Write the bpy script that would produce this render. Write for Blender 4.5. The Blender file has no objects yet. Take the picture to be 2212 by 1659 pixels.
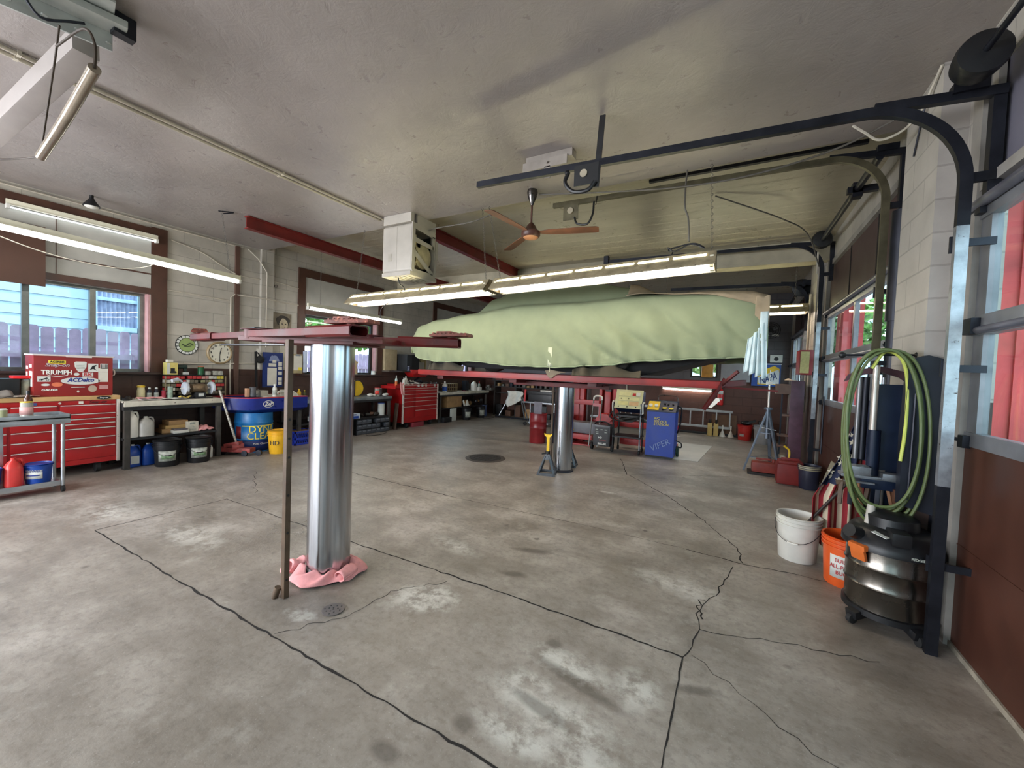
import bpy, bmesh, math, random
from mathutils import Vector, Matrix
PI=math.pi
rnd=random.Random(11)
S=bpy.context.scene
COL=S.collection

# ---------------------------------------------------------------- materials
def lin(c):
    return tuple(((v/255)/12.92 if v/255<=.04045 else ((v/255+.055)/1.055)**2.4) for v in c)
class NT:
    """small node-graph helper"""
    def __init__(s,name):
        s.m=bpy.data.materials.new(name); s.m.use_nodes=True
        s.t=s.m.node_tree; s.t.nodes.clear()
        s.out=s.t.nodes.new('ShaderNodeOutputMaterial')
        s.tc=s.t.nodes.new('ShaderNodeTexCoord')
    def n(s,typ,ins=None,**kw):
        nd=s.t.nodes.new('ShaderNode'+typ)
        for k,v in kw.items(): setattr(nd,k,v)
        for k,v in (ins or {}).items():
            if hasattr(v,'is_output') : s.t.links.new(v,nd.inputs[k])
            else: nd.inputs[k].default_value=v
        return nd
    def math(s,op,a,b=0.,c=0.,clamp=False):
        nd=s.t.nodes.new('ShaderNodeMath'); nd.operation=op; nd.use_clamp=clamp
        for i,v in enumerate((a,b,c)):
            if hasattr(v,'is_output'): s.t.links.new(v,nd.inputs[i])
            else: nd.inputs[i].default_value=v
        return nd.outputs[0]
    def noise(s,scale,det=4,rough=.55,vec=None,dist=0):
        nd=s.n('TexNoise',{'Scale':scale,'Detail':det,'Roughness':rough,'Distortion':dist})
        s.t.links.new(vec or s.tc.outputs['Object'],nd.inputs['Vector']); return nd.outputs['Fac']
    def ramp(s,f,stops):
        nd=s.t.nodes.new('ShaderNodeValToRGB'); s.t.links.new(f,nd.inputs[0])
        e=nd.color_ramp.elements
        while len(e)<len(stops): e.new(.5)
        for i,(p,c) in enumerate(stops):
            e[i].position=p; e[i].color=(c,c,c,1) if isinstance(c,(int,float)) else tuple(c)+(1,)
        return nd.outputs[0]
    def mix(s,f,a,b,blend='MIX'):
        nd=s.t.nodes.new('ShaderNodeMix'); nd.data_type='RGBA'; nd.blend_type=blend
        for k,v in ((0,f),(6,a),(7,b)):
            if hasattr(v,'is_output'): s.t.links.new(v,nd.inputs[k])
            else: nd.inputs[k].default_value=v if k==0 else tuple(v)+((1,) if len(v)==3 else ())
        return nd.outputs[2]
    def vmap(s,scale=(1,1,1),loc=(0,0,0),rot=(0,0,0),vec=None):
        nd=s.n('Mapping',{'Scale':scale,'Location':loc,'Rotation':rot})
        s.t.links.new(vec or s.tc.outputs['Object'],nd.inputs['Vector']); return nd.outputs[0]
    def bump(s,h,strength=.3,dist=.01,nrm=None):
        nd=s.n('Bump',{'Strength':strength,'Distance':dist}); s.t.links.new(h,nd.inputs['Height'])
        if nrm: s.t.links.new(nrm,nd.inputs['Normal'])
        return nd.outputs[0]
    def bsdf(s,color,rough=.5,metal=0.,normal=None,**ins):
        b=s.t.nodes.new('ShaderNodeBsdfPrincipled')
        d={'Base Color':color,'Roughness':rough,'Metallic':metal}; d.update(ins)
        if normal is not None: d['Normal']=normal
        for k,v in d.items():
            if hasattr(v,'is_output'): s.t.links.new(v,b.inputs[k])
            else: b.inputs[k].default_value=(tuple(v)+(1,)) if (k=='Base Color' and len(v)==3) else v
        s.t.links.new(b.outputs[0],s.out.inputs[0]); return b
_mc={}
def M(name,col,rough=.5,metal=0.,var=.12,scale=8,bump=.08,spec=None,coat=0,wear=None,trans=0):
    """procedural paint / plastic / metal with noise in colour, gloss and bump"""
    if name in _mc: return _mc[name]
    g=NT(name); c=lin(col); f=g.noise(scale,5)
    d=tuple(x*(1-var*1.6) for x in c); e=tuple(min(1,x*(1+var)) for x in c)
    colr=g.ramp(f,[(.3,d),(.7,e)])
    if wear:
        w=g.ramp(g.noise(scale*2.2,8,.65),[(wear[1],0.),(wear[1]+.06,1.)]); colr=g.mix(w,colr,lin(wear[0]))
    r=g.math('MULTIPLY_ADD',f,.25,rough-.12,True)
    nb=g.bump(g.noise(scale*9,3),bump,.004) if bump else None
    kw={}
    if coat: kw['Coat Weight']=coat; kw['Coat Roughness']=.08
    if trans: kw['Transmission Weight']=trans
    g.bsdf(colr,r,metal,nb,**kw); _mc[name]=g.m; return g.m
def EM(name,col,st):
    if name in _mc: return _mc[name]
    g=NT(name); e=g.n('Emission',{'Color':lin(col)+(1,),'Strength':st}); g.t.links.new(e.outputs[0],g.out.inputs[0])
    _mc[name]=g.m; return g.m
def GLASS(name,tint=(235,245,245),refl=.09,rough=.0):
    if name in _mc: return _mc[name]
    g=NT(name); t=g.n('BsdfTransparent',{'Color':lin(tint)+(1,)}); gl=g.n('BsdfGlossy',{'Roughness':rough})
    lw=g.n('LayerWeight',{'Blend':.5}); fr=g.math('MULTIPLY_ADD',g.math('POWER',lw.outputs['Facing'],4.),.4,.025); mx=g.n('MixShader'); 
    g.t.links.new(fr,mx.inputs[0]); g.t.links.new(t.outputs[0],mx.inputs[1]); g.t.links.new(gl.outputs[0],mx.inputs[2])
    g.t.links.new(mx.outputs[0],g.out.inputs[0]); _mc[name]=g.m; return g.m

# ---------------------------------------------------------------- mesh builder
class MB:
    def __init__(s): s.b=bmesh.new(); s.mi=0
    def _new(s,vs,fs):
        v=[s.b.verts.new(p) for p in vs]; out=[]
        for f in fs:
            try: x=s.b.faces.new([v[i] for i in f]); x.material_index=s.mi; out.append(x)
            except ValueError: pass
        return v
    def box(s,x0,x1,y0,y1,z0,z1,bev=0,T=None):
        if x1<x0: x0,x1=x1,x0
        if y1<y0: y0,y1=y1,y0
        if z1<z0: z0,z1=z1,z0
        vs=[(x,y,z) for x in (x0,x1) for y in (y0,y1) for z in (z0,z1)]
        v=s._new(vs,[(0,1,3,2),(4,6,7,5),(0,4,5,1),(2,3,7,6),(0,2,6,4),(1,5,7,3)])
        if bev>0:
            es={e for q in v for e in q.link_edges}
            r=bmesh.ops.bevel(s.b,geom=list(es),offset=bev,segments=2,affect='EDGES',profile=.7,clamp_overlap=True)
            for f in r['faces']: f.material_index=s.mi
            v=list({q for f in r['faces'] for q in f.verts}|{q for q in v if q.is_valid})
        if T is not None: bmesh.ops.transform(s.b,matrix=T,verts=[q for q in v if q.is_valid])
        return s
    def beam(s,p0,p1,w,h,up=(0,0,1),bev=0):
        """box of width w (sideways) and height h (along up) between two points"""
        p0,p1=Vector(p0),Vector(p1); d=p1-p0; L=d.length; x=d/L; u=Vector(up); y=u.cross(x)
        if y.length<1e-4: y=Vector((0,1,0)).cross(x)
        y.normalize(); z=x.cross(y)
        T=Matrix((x,y,z)).transposed().to_4x4(); T.translation=(p0+p1)/2
        return s.box(-L/2,L/2,-w/2,w/2,-h/2,h/2,bev,T)
    def ring_loft(s,rings,cap0=True,cap1=True,closed=False):
        R=[[s.b.verts.new(p) for p in r] for r in rings]; n=len(R[0])
        pr=list(zip(R,R[1:]))+([(R[-1],R[0])] if closed else [])
        for a,b in pr:
            for i in range(n):
                j=(i+1)%n
                try: f=s.b.faces.new((a[i],a[j],b[j],b[i])); f.material_index=s.mi
                except ValueError: pass
        if not closed:
            for r,c in ((R[0][::-1],cap0),(R[-1],cap1)):
                if c:
                    try: f=s.b.faces.new(r); f.material_index=s.mi
                    except ValueError: pass
        return s
    def _fr(s,d):
        d=d.normalized(); a=Vector((0,0,1)) if abs(d.z)<.9 else Vector((1,0,0))
        x=a.cross(d).normalized(); return x,d.cross(x)
    def cyl(s,p0,p1,r0,r1=None,n=20,cap=True):
        p0,p1=Vector(p0),Vector(p1); r1=r0 if r1 is None else r1; x,y=s._fr(p1-p0)
        return s.ring_loft([[p+(x*math.cos(2*PI*i/n)+y*math.sin(2*PI*i/n))*r for i in range(n)] for p,r in ((p0,r0),(p1,r1))],cap,cap)
    def lathe(s,c,prof,n=28,axis=(0,0,1)):
        """prof: (radius, height) pairs along the axis"""
        c=Vector(c); ax=Vector(axis).normalized(); x,y=s._fr(ax)
        return s.ring_loft([[c+ax*h+(x*math.cos(2*PI*i/n)+y*math.sin(2*PI*i/n))*max(r,.0004) for i in range(n)] for r,h in prof])
    def tube(s,pts,r,n=8,closed=False,rf=None):
        P=[Vector(p) for p in pts]; rings=[]; x=None
        for i,p in enumerate(P):
            a=P[i-1] if (i>0 or closed) else p; b=P[(i+1)%len(P)] if (i<len(P)-1 or closed) else p
            d=(b-a).normalized()
            if x is None: x,_=s._fr(d)
            x=(x-d*x.dot(d)).normalized(); y=d.cross(x); rr=rf(i/(len(P)-1))*r if rf else r
            rings.append([p+(x*math.cos(2*PI*k/n)+y*math.sin(2*PI*k/n))*rr for k in range(n)])
        return s.ring_loft(rings,closed=closed)
    def prism(s,pts,ax,a,b):
        f={'x':lambda p,t:(t,p[0],p[1]),'y':lambda p,t:(p[0],t,p[1]),'z':lambda p,t:(p[0],p[1],t)}[ax]
        return s.ring_loft([[f(p,a) for p in pts],[f(p,b) for p in pts]])
    def sph(s,c,r,seg=16,rings=10,zmin=-1,zmax=1):
        r=(r,r,r) if isinstance(r,(int,float)) else r; c=Vector(c)
        rr=[]
        for k in range(rings+1):
            t=-1+2*k/rings; ph=t*PI/2; zz=math.sin(ph)
            zz=max(zmin,min(zmax,zz)); q=max(math.cos(math.asin(zz)),.002)
            rr.append([c+Vector((math.cos(2*PI*i/seg)*q*r[0],math.sin(2*PI*i/seg)*q*r[1],zz*r[2])) for i in range(seg)])
        return s.ring_loft(rr)
    def grid(s,fn,nu,nv,u0=0.,u1=1.,v0=0.,v1=1.,thick=0):
        V=[[s.b.verts.new(fn(u0+(u1-u0)*i/nu,v0+(v1-v0)*j/nv)) for j in range(nv+1)] for i in range(nu+1)]
        for i in range(nu):
            for j in range(nv):
                f=s.b.faces.new((V[i][j],V[i+1][j],V[i+1][j+1],V[i][j+1])); f.material_index=s.mi
        return s
    def text(s,body,size,pos,right=(1,0,0),up=(0,0,1),ext=.0012,align='CENTER',shear=0,bold=0,wid=None):
        cu=bpy.data.curves.new('t','FONT'); cu.body=body; cu.size=size; cu.align_x=align; cu.align_y='CENTER'
        cu.extrude=ext; cu.shear=shear; cu.offset=bold; cu.resolution_u=3
        ob=bpy.data.objects.new('t',cu); COL.objects.link(ob); dg=bpy.context.evaluated_depsgraph_get()
        me=bpy.data.meshes.new_from_object(ob.evaluated_get(dg)); bpy.data.objects.remove(ob); bpy.data.curves.remove(cu)
        r=Vector(right).normalized(); u=Vector(up).normalized(); nn=r.cross(u)
        if wid and len(me.vertices):
            xs=[v.co.x for v in me.vertices]; k=wid/(max(xs)-min(xs)+1e-9)
        else: k=1
        T=Matrix((r*k,u,nn)).transposed().to_4x4(); T.translation=Vector(pos)
        me.transform(T); n0=len(s.b.faces); s.b.from_mesh(me); s.b.faces.ensure_lookup_table()
        for f in s.b.faces[n0:]: f.material_index=s.mi
        bpy.data.meshes.remove(me); return s
    def xf(s,T): bmesh.ops.transform(s.b,matrix=T,verts=s.b.verts[:]); return s

def wloc(o):
    v=Vector((0,0,0))
    while o is not None: v=v+o.location; o=o.parent
    return v
def obj(name,mb,mats,parent=None,smooth=40,solid=0,sub=0,label=None):
    me=bpy.data.meshes.new(name); bmesh.ops.recalc_face_normals(mb.b,faces=mb.b.faces[:]) if not solid==-1 else None
    if parent is not None:
        w=wloc(parent); bmesh.ops.translate(mb.b,vec=-w,verts=mb.b.verts[:])
    mb.b.to_mesh(me); mb.b.free()
    for m in (mats if isinstance(mats,(list,tuple)) else [mats]): me.materials.append(m)
    if smooth:
        me.shade_smooth(); me.set_sharp_from_angle(angle=math.radians(smooth))
    o=bpy.data.objects.new(name,me); COL.objects.link(o); o.parent=parent
    if solid>0: md=o.modifiers.new('s','SOLIDIFY'); md.thickness=solid; md.offset=0
    if sub: md=o.modifiers.new('u','SUBSURF'); md.levels=sub; md.render_levels=sub
    if label: o['label']=label
    return o
def tag(o,label,cat,group=None):
    o['label']=label; o['category']=cat
    if group: o['group']=group
    return o
def thing(name,label,cat,loc=(0,0,0),group=None):
    o=bpy.data.objects.new(name,None); COL.objects.link(o); o.location=loc; o.empty_display_size=.1
    return tag(o,label,cat,group)
def single(name,mb,mats,label,cat,group=None,**k):
    """a thing that is one mesh: origin at its base"""
    xs=[v.co for v in mb.b.verts]; lo=Vector([min(p[i] for p in xs) for i in range(3)]); hi=Vector([max(p[i] for p in xs) for i in range(3)])
    c=Vector(((lo.x+hi.x)/2,(lo.y+hi.y)/2,lo.z)); bmesh.ops.translate(mb.b,vec=-c,verts=mb.b.verts[:])
    o=obj(name,mb,mats,None,**k); o.location=c; return tag(o,label,cat,group)
def struct(name,mb,mats,smooth=0):
    o=obj(name,mb,mats,None,smooth=smooth); o['kind']='structure'; return o
def dup(root,loc,rz=None,label=None,group=None,scale=None):
    def cp(o,p):
        c=o.copy(); COL.objects.link(c); c.parent=p
        for ch in o.children: cp(ch,c)
        return c
    r=cp(root,root.parent); r.location=loc
    if rz is not None: r.rotation_euler=(0,0,rz)
    if scale: r.scale=scale if isinstance(scale,tuple) else (scale,)*3
    if label: r['label']=label
    if group: r['group']=group
    return r
def bez(p0,p1,p2,p3,n=12):
    P=[Vector(p) for p in (p0,p1,p2,p3)]
    return [P[0]*(1-t)**3+P[1]*3*t*(1-t)**2+P[2]*3*t*t*(1-t)+P[3]*t**3 for t in [i/n for i in range(n+1)]]
def spline(pts,n=6):
    """Catmull-Rom through points"""
    P=[Vector(p) for p in pts]; P=[P[0]*2-P[1]]+P+[P[-1]*2-P[-2]]; out=[]
    for i in range(1,len(P)-2):
        for k in range(n):
            t=k/n; a,b,c,d=P[i-1:i+3]
            out.append(.5*((2*b)+(c-a)*t+(2*a-5*b+4*c-d)*t*t+(3*b-a-3*c+d)*t**3))
    out.append(P[-2]); return out

def each(name,parent,mats,builders,**k):
    """one object per builder function, all of the same name"""
    r=[]
    for b in builders:
        m=MB(); b(m); r.append(obj(name,m,mats,parent,**k))
    return r
# ================================================================ camera
cam=bpy.data.cameras.new('camera'); camo=bpy.data.objects.new('camera',cam); COL.objects.link(camo)
RX=Vector((0.87506207,0.48254122,0.03768731)); RY=Vector((0.0493746,-0.01153685,-0.9987137)); RZ=Vector((-0.48148574,0.87579728,-0.03392074))
Rm=Matrix((RX,-RY,-RZ)).transposed().to_4x4(); Rm.translation=(0,0,1.5); camo.matrix_world=Rm
cam.sensor_width=36; cam.lens=36*873/2212; cam.clip_start=.05; cam.clip_end=200
S.camera=camo
S.view_settings.view_transform='Standard'; S.view_settings.look='None'; S.view_settings.gamma=1; S.view_settings.exposure=1.22
S.view_settings.use_curve_mapping=False

# ================================================================ setting: materials
XL,XR,YB,YF,ZC,ZC2=-7.6,1.17,11.9,-4.0,3.5,3.64
DAY=1; L_WARM=10; L_WHITE=9
def floor_mat():
    g=NT('worn_concrete'); tc=g.tc.outputs['Object']
    big=g.noise(.45,4,.6); med=g.noise(2.2,6,.62); fine=g.noise(24,8,.72); grit=g.noise(90,4,.6)
    base=g.ramp(med,[(.3,lin((116,108,101))),(.5,lin((156,148,140))),(.7,lin((190,183,175)))])
    base=g.mix(g.ramp(big,[(.3,0.),(.7,.7)]),base,lin((134,126,114)))
    base=g.mix(g.ramp(fine,[(.34,.45),(.52,0.)]),base,lin((98,92,84)))
    base=g.mix(g.ramp(grit,[(.62,0.),(.72,.5)]),base,lin((190,186,180)))
    base=g.mix(g.ramp(g.noise(3.2,7,.66,vec=g.vmap((.5,1.6,1),rot=(0,0,.35))),[(.5,0.),(.68,.45)]),base,lin((110,101,90)))
    base=g.mix(g.ramp(g.noise(5,8,.7),[(.56,0.),(.7,.35)]),base,lin((192,187,178)))
    sep=g.n('SeparateXYZ'); g.t.links.new(tc,sep.inputs[0]); X,Y=sep.outputs[0],sep.outputs[1]
    warp=g.math('MULTIPLY_ADD',g.noise(3.5,6,.7),1.5,-.75)
    def blob(cx,cy,rx,ry,rot=0,soft=.35,w=1.):
        dx=g.math('ADD',X,-cx); dy=g.math('ADD',Y,-cy); c,s_=math.cos(rot),math.sin(rot)
        u=g.math('DIVIDE',g.math('ADD',g.math('MULTIPLY',dx,c),g.math('MULTIPLY',dy,s_)),rx)
        v=g.math('DIVIDE',g.math('ADD',g.math('MULTIPLY',dx,-s_),g.math('MULTIPLY',dy,c)),ry)
        d=g.math('SQRT',g.math('ADD',g.math('MULTIPLY',u,u),g.math('MULTIPLY',v,v)))
        d=g.math('ADD',d,g.math('MULTIPLY',warp,w))
        return g.math('DIVIDE',g.math('SUBTRACT',1.,d),soft,0,True)
    # pale worn patches (old paint / salt) : world positions on the slab
    pal=None
    sp=g.ramp(g.noise(9,9,.72),[(.42,0.),(.56,1.)])
    for a in PALE:
        b=blob(*a); pal=b if pal is None else g.math('MAXIMUM',pal,b)
    base=g.mix(g.math('MULTIPLY',g.math('MULTIPLY',pal,sp),.85),base,lin((204,202,194)))
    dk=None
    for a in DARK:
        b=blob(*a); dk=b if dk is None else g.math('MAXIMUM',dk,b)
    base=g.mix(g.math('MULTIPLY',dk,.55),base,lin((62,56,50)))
    # oil drips
    vo=g.n('TexVoronoi',{'Scale':2.3,'Randomness':1.}); g.t.links.new(tc,vo.inputs['Vector'])
    dr=g.ramp(g.math('ADD',vo.outputs['Distance'],g.math('MULTIPLY',g.noise(14,3),.12)),[(.09,1.),(.13,0.)])
    base=g.mix(g.math('MULTIPLY',dr,.55),base,lin((58,52,46)))
    ro=g.math('MULTIPLY_ADD',med,.35,.26,True)
    ro=g.math('SUBTRACT',ro,g.math('MULTIPLY',blob(-3.35,2.25,.75,.55,.3,.8),.16),0,True)
    h=g.math('ADD',g.math('MULTIPLY',fine,.6),g.math('MULTIPLY',g.noise(60,5,.7),.4))
    rough_zone=blob(-3.3,2.2,.85,.6,.3,.6)
    h=g.math('ADD',h,g.math('MULTIPLY',g.math('MULTIPLY',rough_zone,g.noise(38,5,.7)),2.2))
    g.bsdf(base,ro,0.,g.bump(h,.35,.006),**{'Specular IOR Level':.5}); return g.m
PALE=[(-1.72,2.0,.3,.2,.3,.5),(-.66,1.93,.3,.13,-.2,.6),(-.6,1.62,.42,.13,-.1,.6),(-.8,1.72,.16,.12,0,.6),(-.42,1.45,.24,.22,0,.8,.8),(-.32,1.95,.16,.16,0,.8),(-2.2,1.48,.14,.06,.1,.4),(-1.32,5.05,.13,.05,0,.4,.3),(-.72,1.45,.25,.1,0,.6),(-.3,3.1,.5,.16,-.2,1.1),(-2.0,2.75,.4,.12,-.2,1.),(-5.2,1.5,.5,.3,0,1.),(-3.9,1.7,.5,.25,0,1.)]
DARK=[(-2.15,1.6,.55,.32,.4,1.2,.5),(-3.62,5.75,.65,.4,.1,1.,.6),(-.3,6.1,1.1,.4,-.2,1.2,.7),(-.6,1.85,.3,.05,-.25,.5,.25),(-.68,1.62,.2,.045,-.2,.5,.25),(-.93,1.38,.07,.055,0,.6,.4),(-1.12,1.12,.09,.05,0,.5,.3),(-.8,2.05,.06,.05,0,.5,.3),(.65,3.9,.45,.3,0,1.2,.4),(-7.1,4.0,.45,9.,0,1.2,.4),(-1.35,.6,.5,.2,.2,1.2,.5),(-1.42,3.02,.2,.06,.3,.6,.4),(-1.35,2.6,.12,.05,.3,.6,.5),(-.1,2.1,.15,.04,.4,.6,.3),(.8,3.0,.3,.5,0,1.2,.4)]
def ceil_mat(name,boards,ca=(142,135,132),cb=(166,158,154)):
    g=NT(name); tc=g.tc.outputs['Object']
    m=g.noise(.8,4,.6); f=g.noise(7,8,.68,dist=.6); fl=g.n('TexVoronoi',{'Scale':2.1,'Randomness':1.},feature='DISTANCE_TO_EDGE'); g.t.links.new(g.vmap((1,1,1)),fl.inputs['Vector'])
    c=g.ramp(m,[(.3,lin(ca)),(.7,lin(cb))])
    c=g.mix(g.ramp(g.noise(13,9,.75,dist=1.2),[(.60,0.),(.68,.35)]),c,lin((136,126,120)))
    h=g.math('MULTIPLY',f,1.)
    crack=g.ramp(g.math('ADD',fl.outputs['Distance'],g.math('MULTIPLY',g.noise(5,6,.7),.25)),[(.085,0.),(.12,1.)])
    h=g.math('ADD',h,g.math('MULTIPLY',crack,.2)); h=g.math('ADD',h,g.math('MULTIPLY',g.noise(1.6,3),2.2))
    if boards:
        wv=g.n('TexWave',{'Scale':1.15,'Distortion':.15,'Detail':2.},wave_type='BANDS',bands_direction='Y',wave_profile='SAW'); g.t.links.new(tc,wv.inputs['Vector'])
        h=g.math('ADD',h,g.math('MULTIPLY',g.ramp(wv.outputs['Fac'],[(.0,0.),(.08,1.)]),.5))
        c=g.mix(g.ramp(g.noise(1.5,5,.6,vec=g.vmap((.35,3,1))),[(.45,0.),(.75,.45)]),c,lin((150,140,118)))
    g.bsdf(c,g.math('MULTIPLY_ADD',f,.2,.2,True),0.,g.bump(h,.26,.02),**{'Specular IOR Level':.6}); return g.m
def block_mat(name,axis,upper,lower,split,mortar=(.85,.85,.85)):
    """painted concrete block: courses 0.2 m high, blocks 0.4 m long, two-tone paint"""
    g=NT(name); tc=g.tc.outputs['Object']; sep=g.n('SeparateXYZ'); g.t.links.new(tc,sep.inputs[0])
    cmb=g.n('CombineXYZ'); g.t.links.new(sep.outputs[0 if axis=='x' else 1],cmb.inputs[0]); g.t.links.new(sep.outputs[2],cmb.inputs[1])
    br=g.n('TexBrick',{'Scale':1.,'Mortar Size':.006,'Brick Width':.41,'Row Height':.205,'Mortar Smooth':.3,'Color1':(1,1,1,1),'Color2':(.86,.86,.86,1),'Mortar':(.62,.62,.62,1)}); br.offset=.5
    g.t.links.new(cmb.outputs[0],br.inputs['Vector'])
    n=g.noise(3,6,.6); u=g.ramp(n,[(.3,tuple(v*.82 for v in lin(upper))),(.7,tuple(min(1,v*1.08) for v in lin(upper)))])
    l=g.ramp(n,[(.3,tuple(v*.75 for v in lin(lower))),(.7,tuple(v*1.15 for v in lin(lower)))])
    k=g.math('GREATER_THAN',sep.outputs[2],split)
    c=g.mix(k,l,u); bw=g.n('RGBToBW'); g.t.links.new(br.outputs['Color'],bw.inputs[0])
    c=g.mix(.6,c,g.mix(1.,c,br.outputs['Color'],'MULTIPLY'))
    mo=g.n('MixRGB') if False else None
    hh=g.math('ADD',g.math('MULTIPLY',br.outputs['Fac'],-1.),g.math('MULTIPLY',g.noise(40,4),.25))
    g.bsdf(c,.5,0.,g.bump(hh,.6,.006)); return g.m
MF=floor_mat(); MC1=ceil_mat('plaster_ceiling',False); MC2=ceil_mat('board_marked_ceiling',True,(176,168,146),(198,190,168))
BROWN=(74,50,42)
ML=block_mat('left_block_paint','y',(186,180,168),BROWN,1.34)
MR=block_mat('right_block_paint','y',(182,177,168),(70,50,44),1.42)
MRx=block_mat('pier_block_paint','x',(172,166,160),(70,50,44),1.42)
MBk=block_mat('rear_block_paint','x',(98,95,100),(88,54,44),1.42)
M_groove=M('joint_dirt',(34,30,28),.9)
M_browntrim=M('brown_trim_paint',(78,48,36),.45,var=.2,scale=4)
M_grime=M('grey_trim_paint',(150,146,140),.5,var=.2,scale=4)

# ================================================================ floor
m=MB(); m.box(XL-.3,XR+.25,YF-.2,YB+.2,-.15,0)
m.mi=1
def crack(pts,w,jit=.012,step=.06):
    out=[]
    for a,b in zip(pts,pts[1:]):
        a=Vector(a+(0,)) ; b=Vector(b+(0,)); n=max(1,int((b-a).length/step)); nn=Vector((-(b-a).y,(b-a).x,0)).normalized()
        for i in range(n): out.append(a.lerp(b,i/n)+(nn*rnd.uniform(-jit,jit) if i or out else Vector()))
    out.append(Vector(pts[-1]+(0,)))
    L=[];Rr=[]
    for i,p in enumerate(out):
        q=out[min(i+1,len(out)-1)]-out[max(i-1,0)]; nn=Vector((-q.y,q.x,0)).normalized(); ww=w*rnd.uniform(.45,1.15)/2
        L.append(m.b.verts.new((p+nn*ww)+Vector((0,0,.0012)))); Rr.append(m.b.verts.new((p-nn*ww)+Vector((0,0,.0012))))
    for i in range(len(out)-1):
        f=m.b.faces.new((L[i],L[i+1],Rr[i+1],Rr[i])); f.material_index=1

crack([(-4.72,1.289),(-3.1,1.284)],.012,.006); crack([(-3.1,1.284),(-1.6,1.289)],.015,.007); crack([(-1.6,1.289),(.4,1.285)],.012,.006)
crack([(-4.72,1.29),(-4.72,2.32)],.008,.003); crack([(-4.72,2.315),(-3.9,2.318)],.006,.006); crack([(-3.9,2.318),(-2.8,2.322)],.01); crack([(-2.8,2.322),(-1.38,2.335),(-.17,2.317)],.014,.008)
crack([(-.17,2.317),(-.172,1.2)],.009,.003); crack([(-.172,1.2),(-.17,-.3)],.008,.003)
crack([(-.17,2.317),(-.146,2.44),(-.107,2.631),(-.15,2.8),(-.08,2.977),(.0,3.3),(.061,3.653)],.008,.014)
crack([(.134,3.765),(.103,4.081),(-.211,4.663),(-.678,5.382),(-1.342,6.143),(-1.7,7.2)],.011,.015)
crack([(-5.2,3.85),(-4.378,3.814),(-2.792,3.775)],.012,.01); crack([(-2.792,3.775),(-1.324,3.82)],.006,.006); crack([(-1.324,3.82),(-.3,3.8)],.005,.008); crack([(-.3,3.8),(.134,3.76),(.433,3.79),(.9,3.78)],.011,.012)
crack([(-.107,2.631),(.335,2.754),(.761,2.855)],.006,.02); crack([(-.13,2.36),(.1,2.2),(.35,2.0),(.6,1.95)],.004,.02)
crack([(-2.15,1.3),(-1.95,1.62),(-1.93,1.95),(-1.7,2.25)],.005,.02,.04)
crack([(-5.6,3.1),(-5.0,2.75),(-4.7,2.6)],.005,.03); crack([(-1.3,6.2),(.0,7.0),(1.0,7.6)],.008,.01)
crack([(-.1,2.75),(-.16,2.9),(-.1,3.0)],.01,.03,.03)
m.mi=0
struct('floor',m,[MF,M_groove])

# ================================================================ ceiling: near plaster slab, higher board-marked bay, far beam and dark bay
m=MB(); m.box(XL-.3,XR+.3,YF-.2,4.29,ZC,ZC+.4); struct('ceiling',m,MC1)
m=MB(); m.box(XL-.3,XR+.3,4.29,YB+.2,ZC2,ZC2+.3); struct('ceiling_rear',m,MC2)
m=MB(); m.box(XL,XR,7.6,7.85,3.32,ZC2); m.box(XL,XR,7.57,7.6,3.32,3.37); struct('trim_1',m,M('cream_beam_paint',(176,168,146),.5,var=.15,scale=3))

# ================================================================ left wall with three framed window bays
WB=[(-3.2,-.6,1.27,2.45),(.4,2.66,1.27,2.42),(5.1,6.98,1.27,2.47),(9.15,11.0,1.27,2.47)]   # y0,y1,z0,z1 of openings
m=MB(); ys=YF
for (a,b,z0,z1) in WB:
    m.box(XL-.22,XL,ys,a,0,ZC2); m.box(XL-.22,XL,a,b,0,z0); m.box(XL-.22,XL,a,b,z1,ZC2); ys=b
m.box(XL-.22,XL,ys,YB,0,ZC2)
struct('wall_left',m,ML)
m=MB(); m.box(XL,XL+.06,4.22,4.44,1.0,ZC2); struct('trim_pilaster',m,ML)
Mjamb=M('pink_jamb_paint',(196,150,150),.5,var=.1); Malu=M('aluminium_frame',(120,122,118),.35,.7,var=.15); Mdkalu=M('bronze_frame',(52,50,46),.4,.5)
GL=GLASS('window_glass')
Mplan=M('white_panel_board',(178,176,168),.45,var=.1,scale=3)
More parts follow.
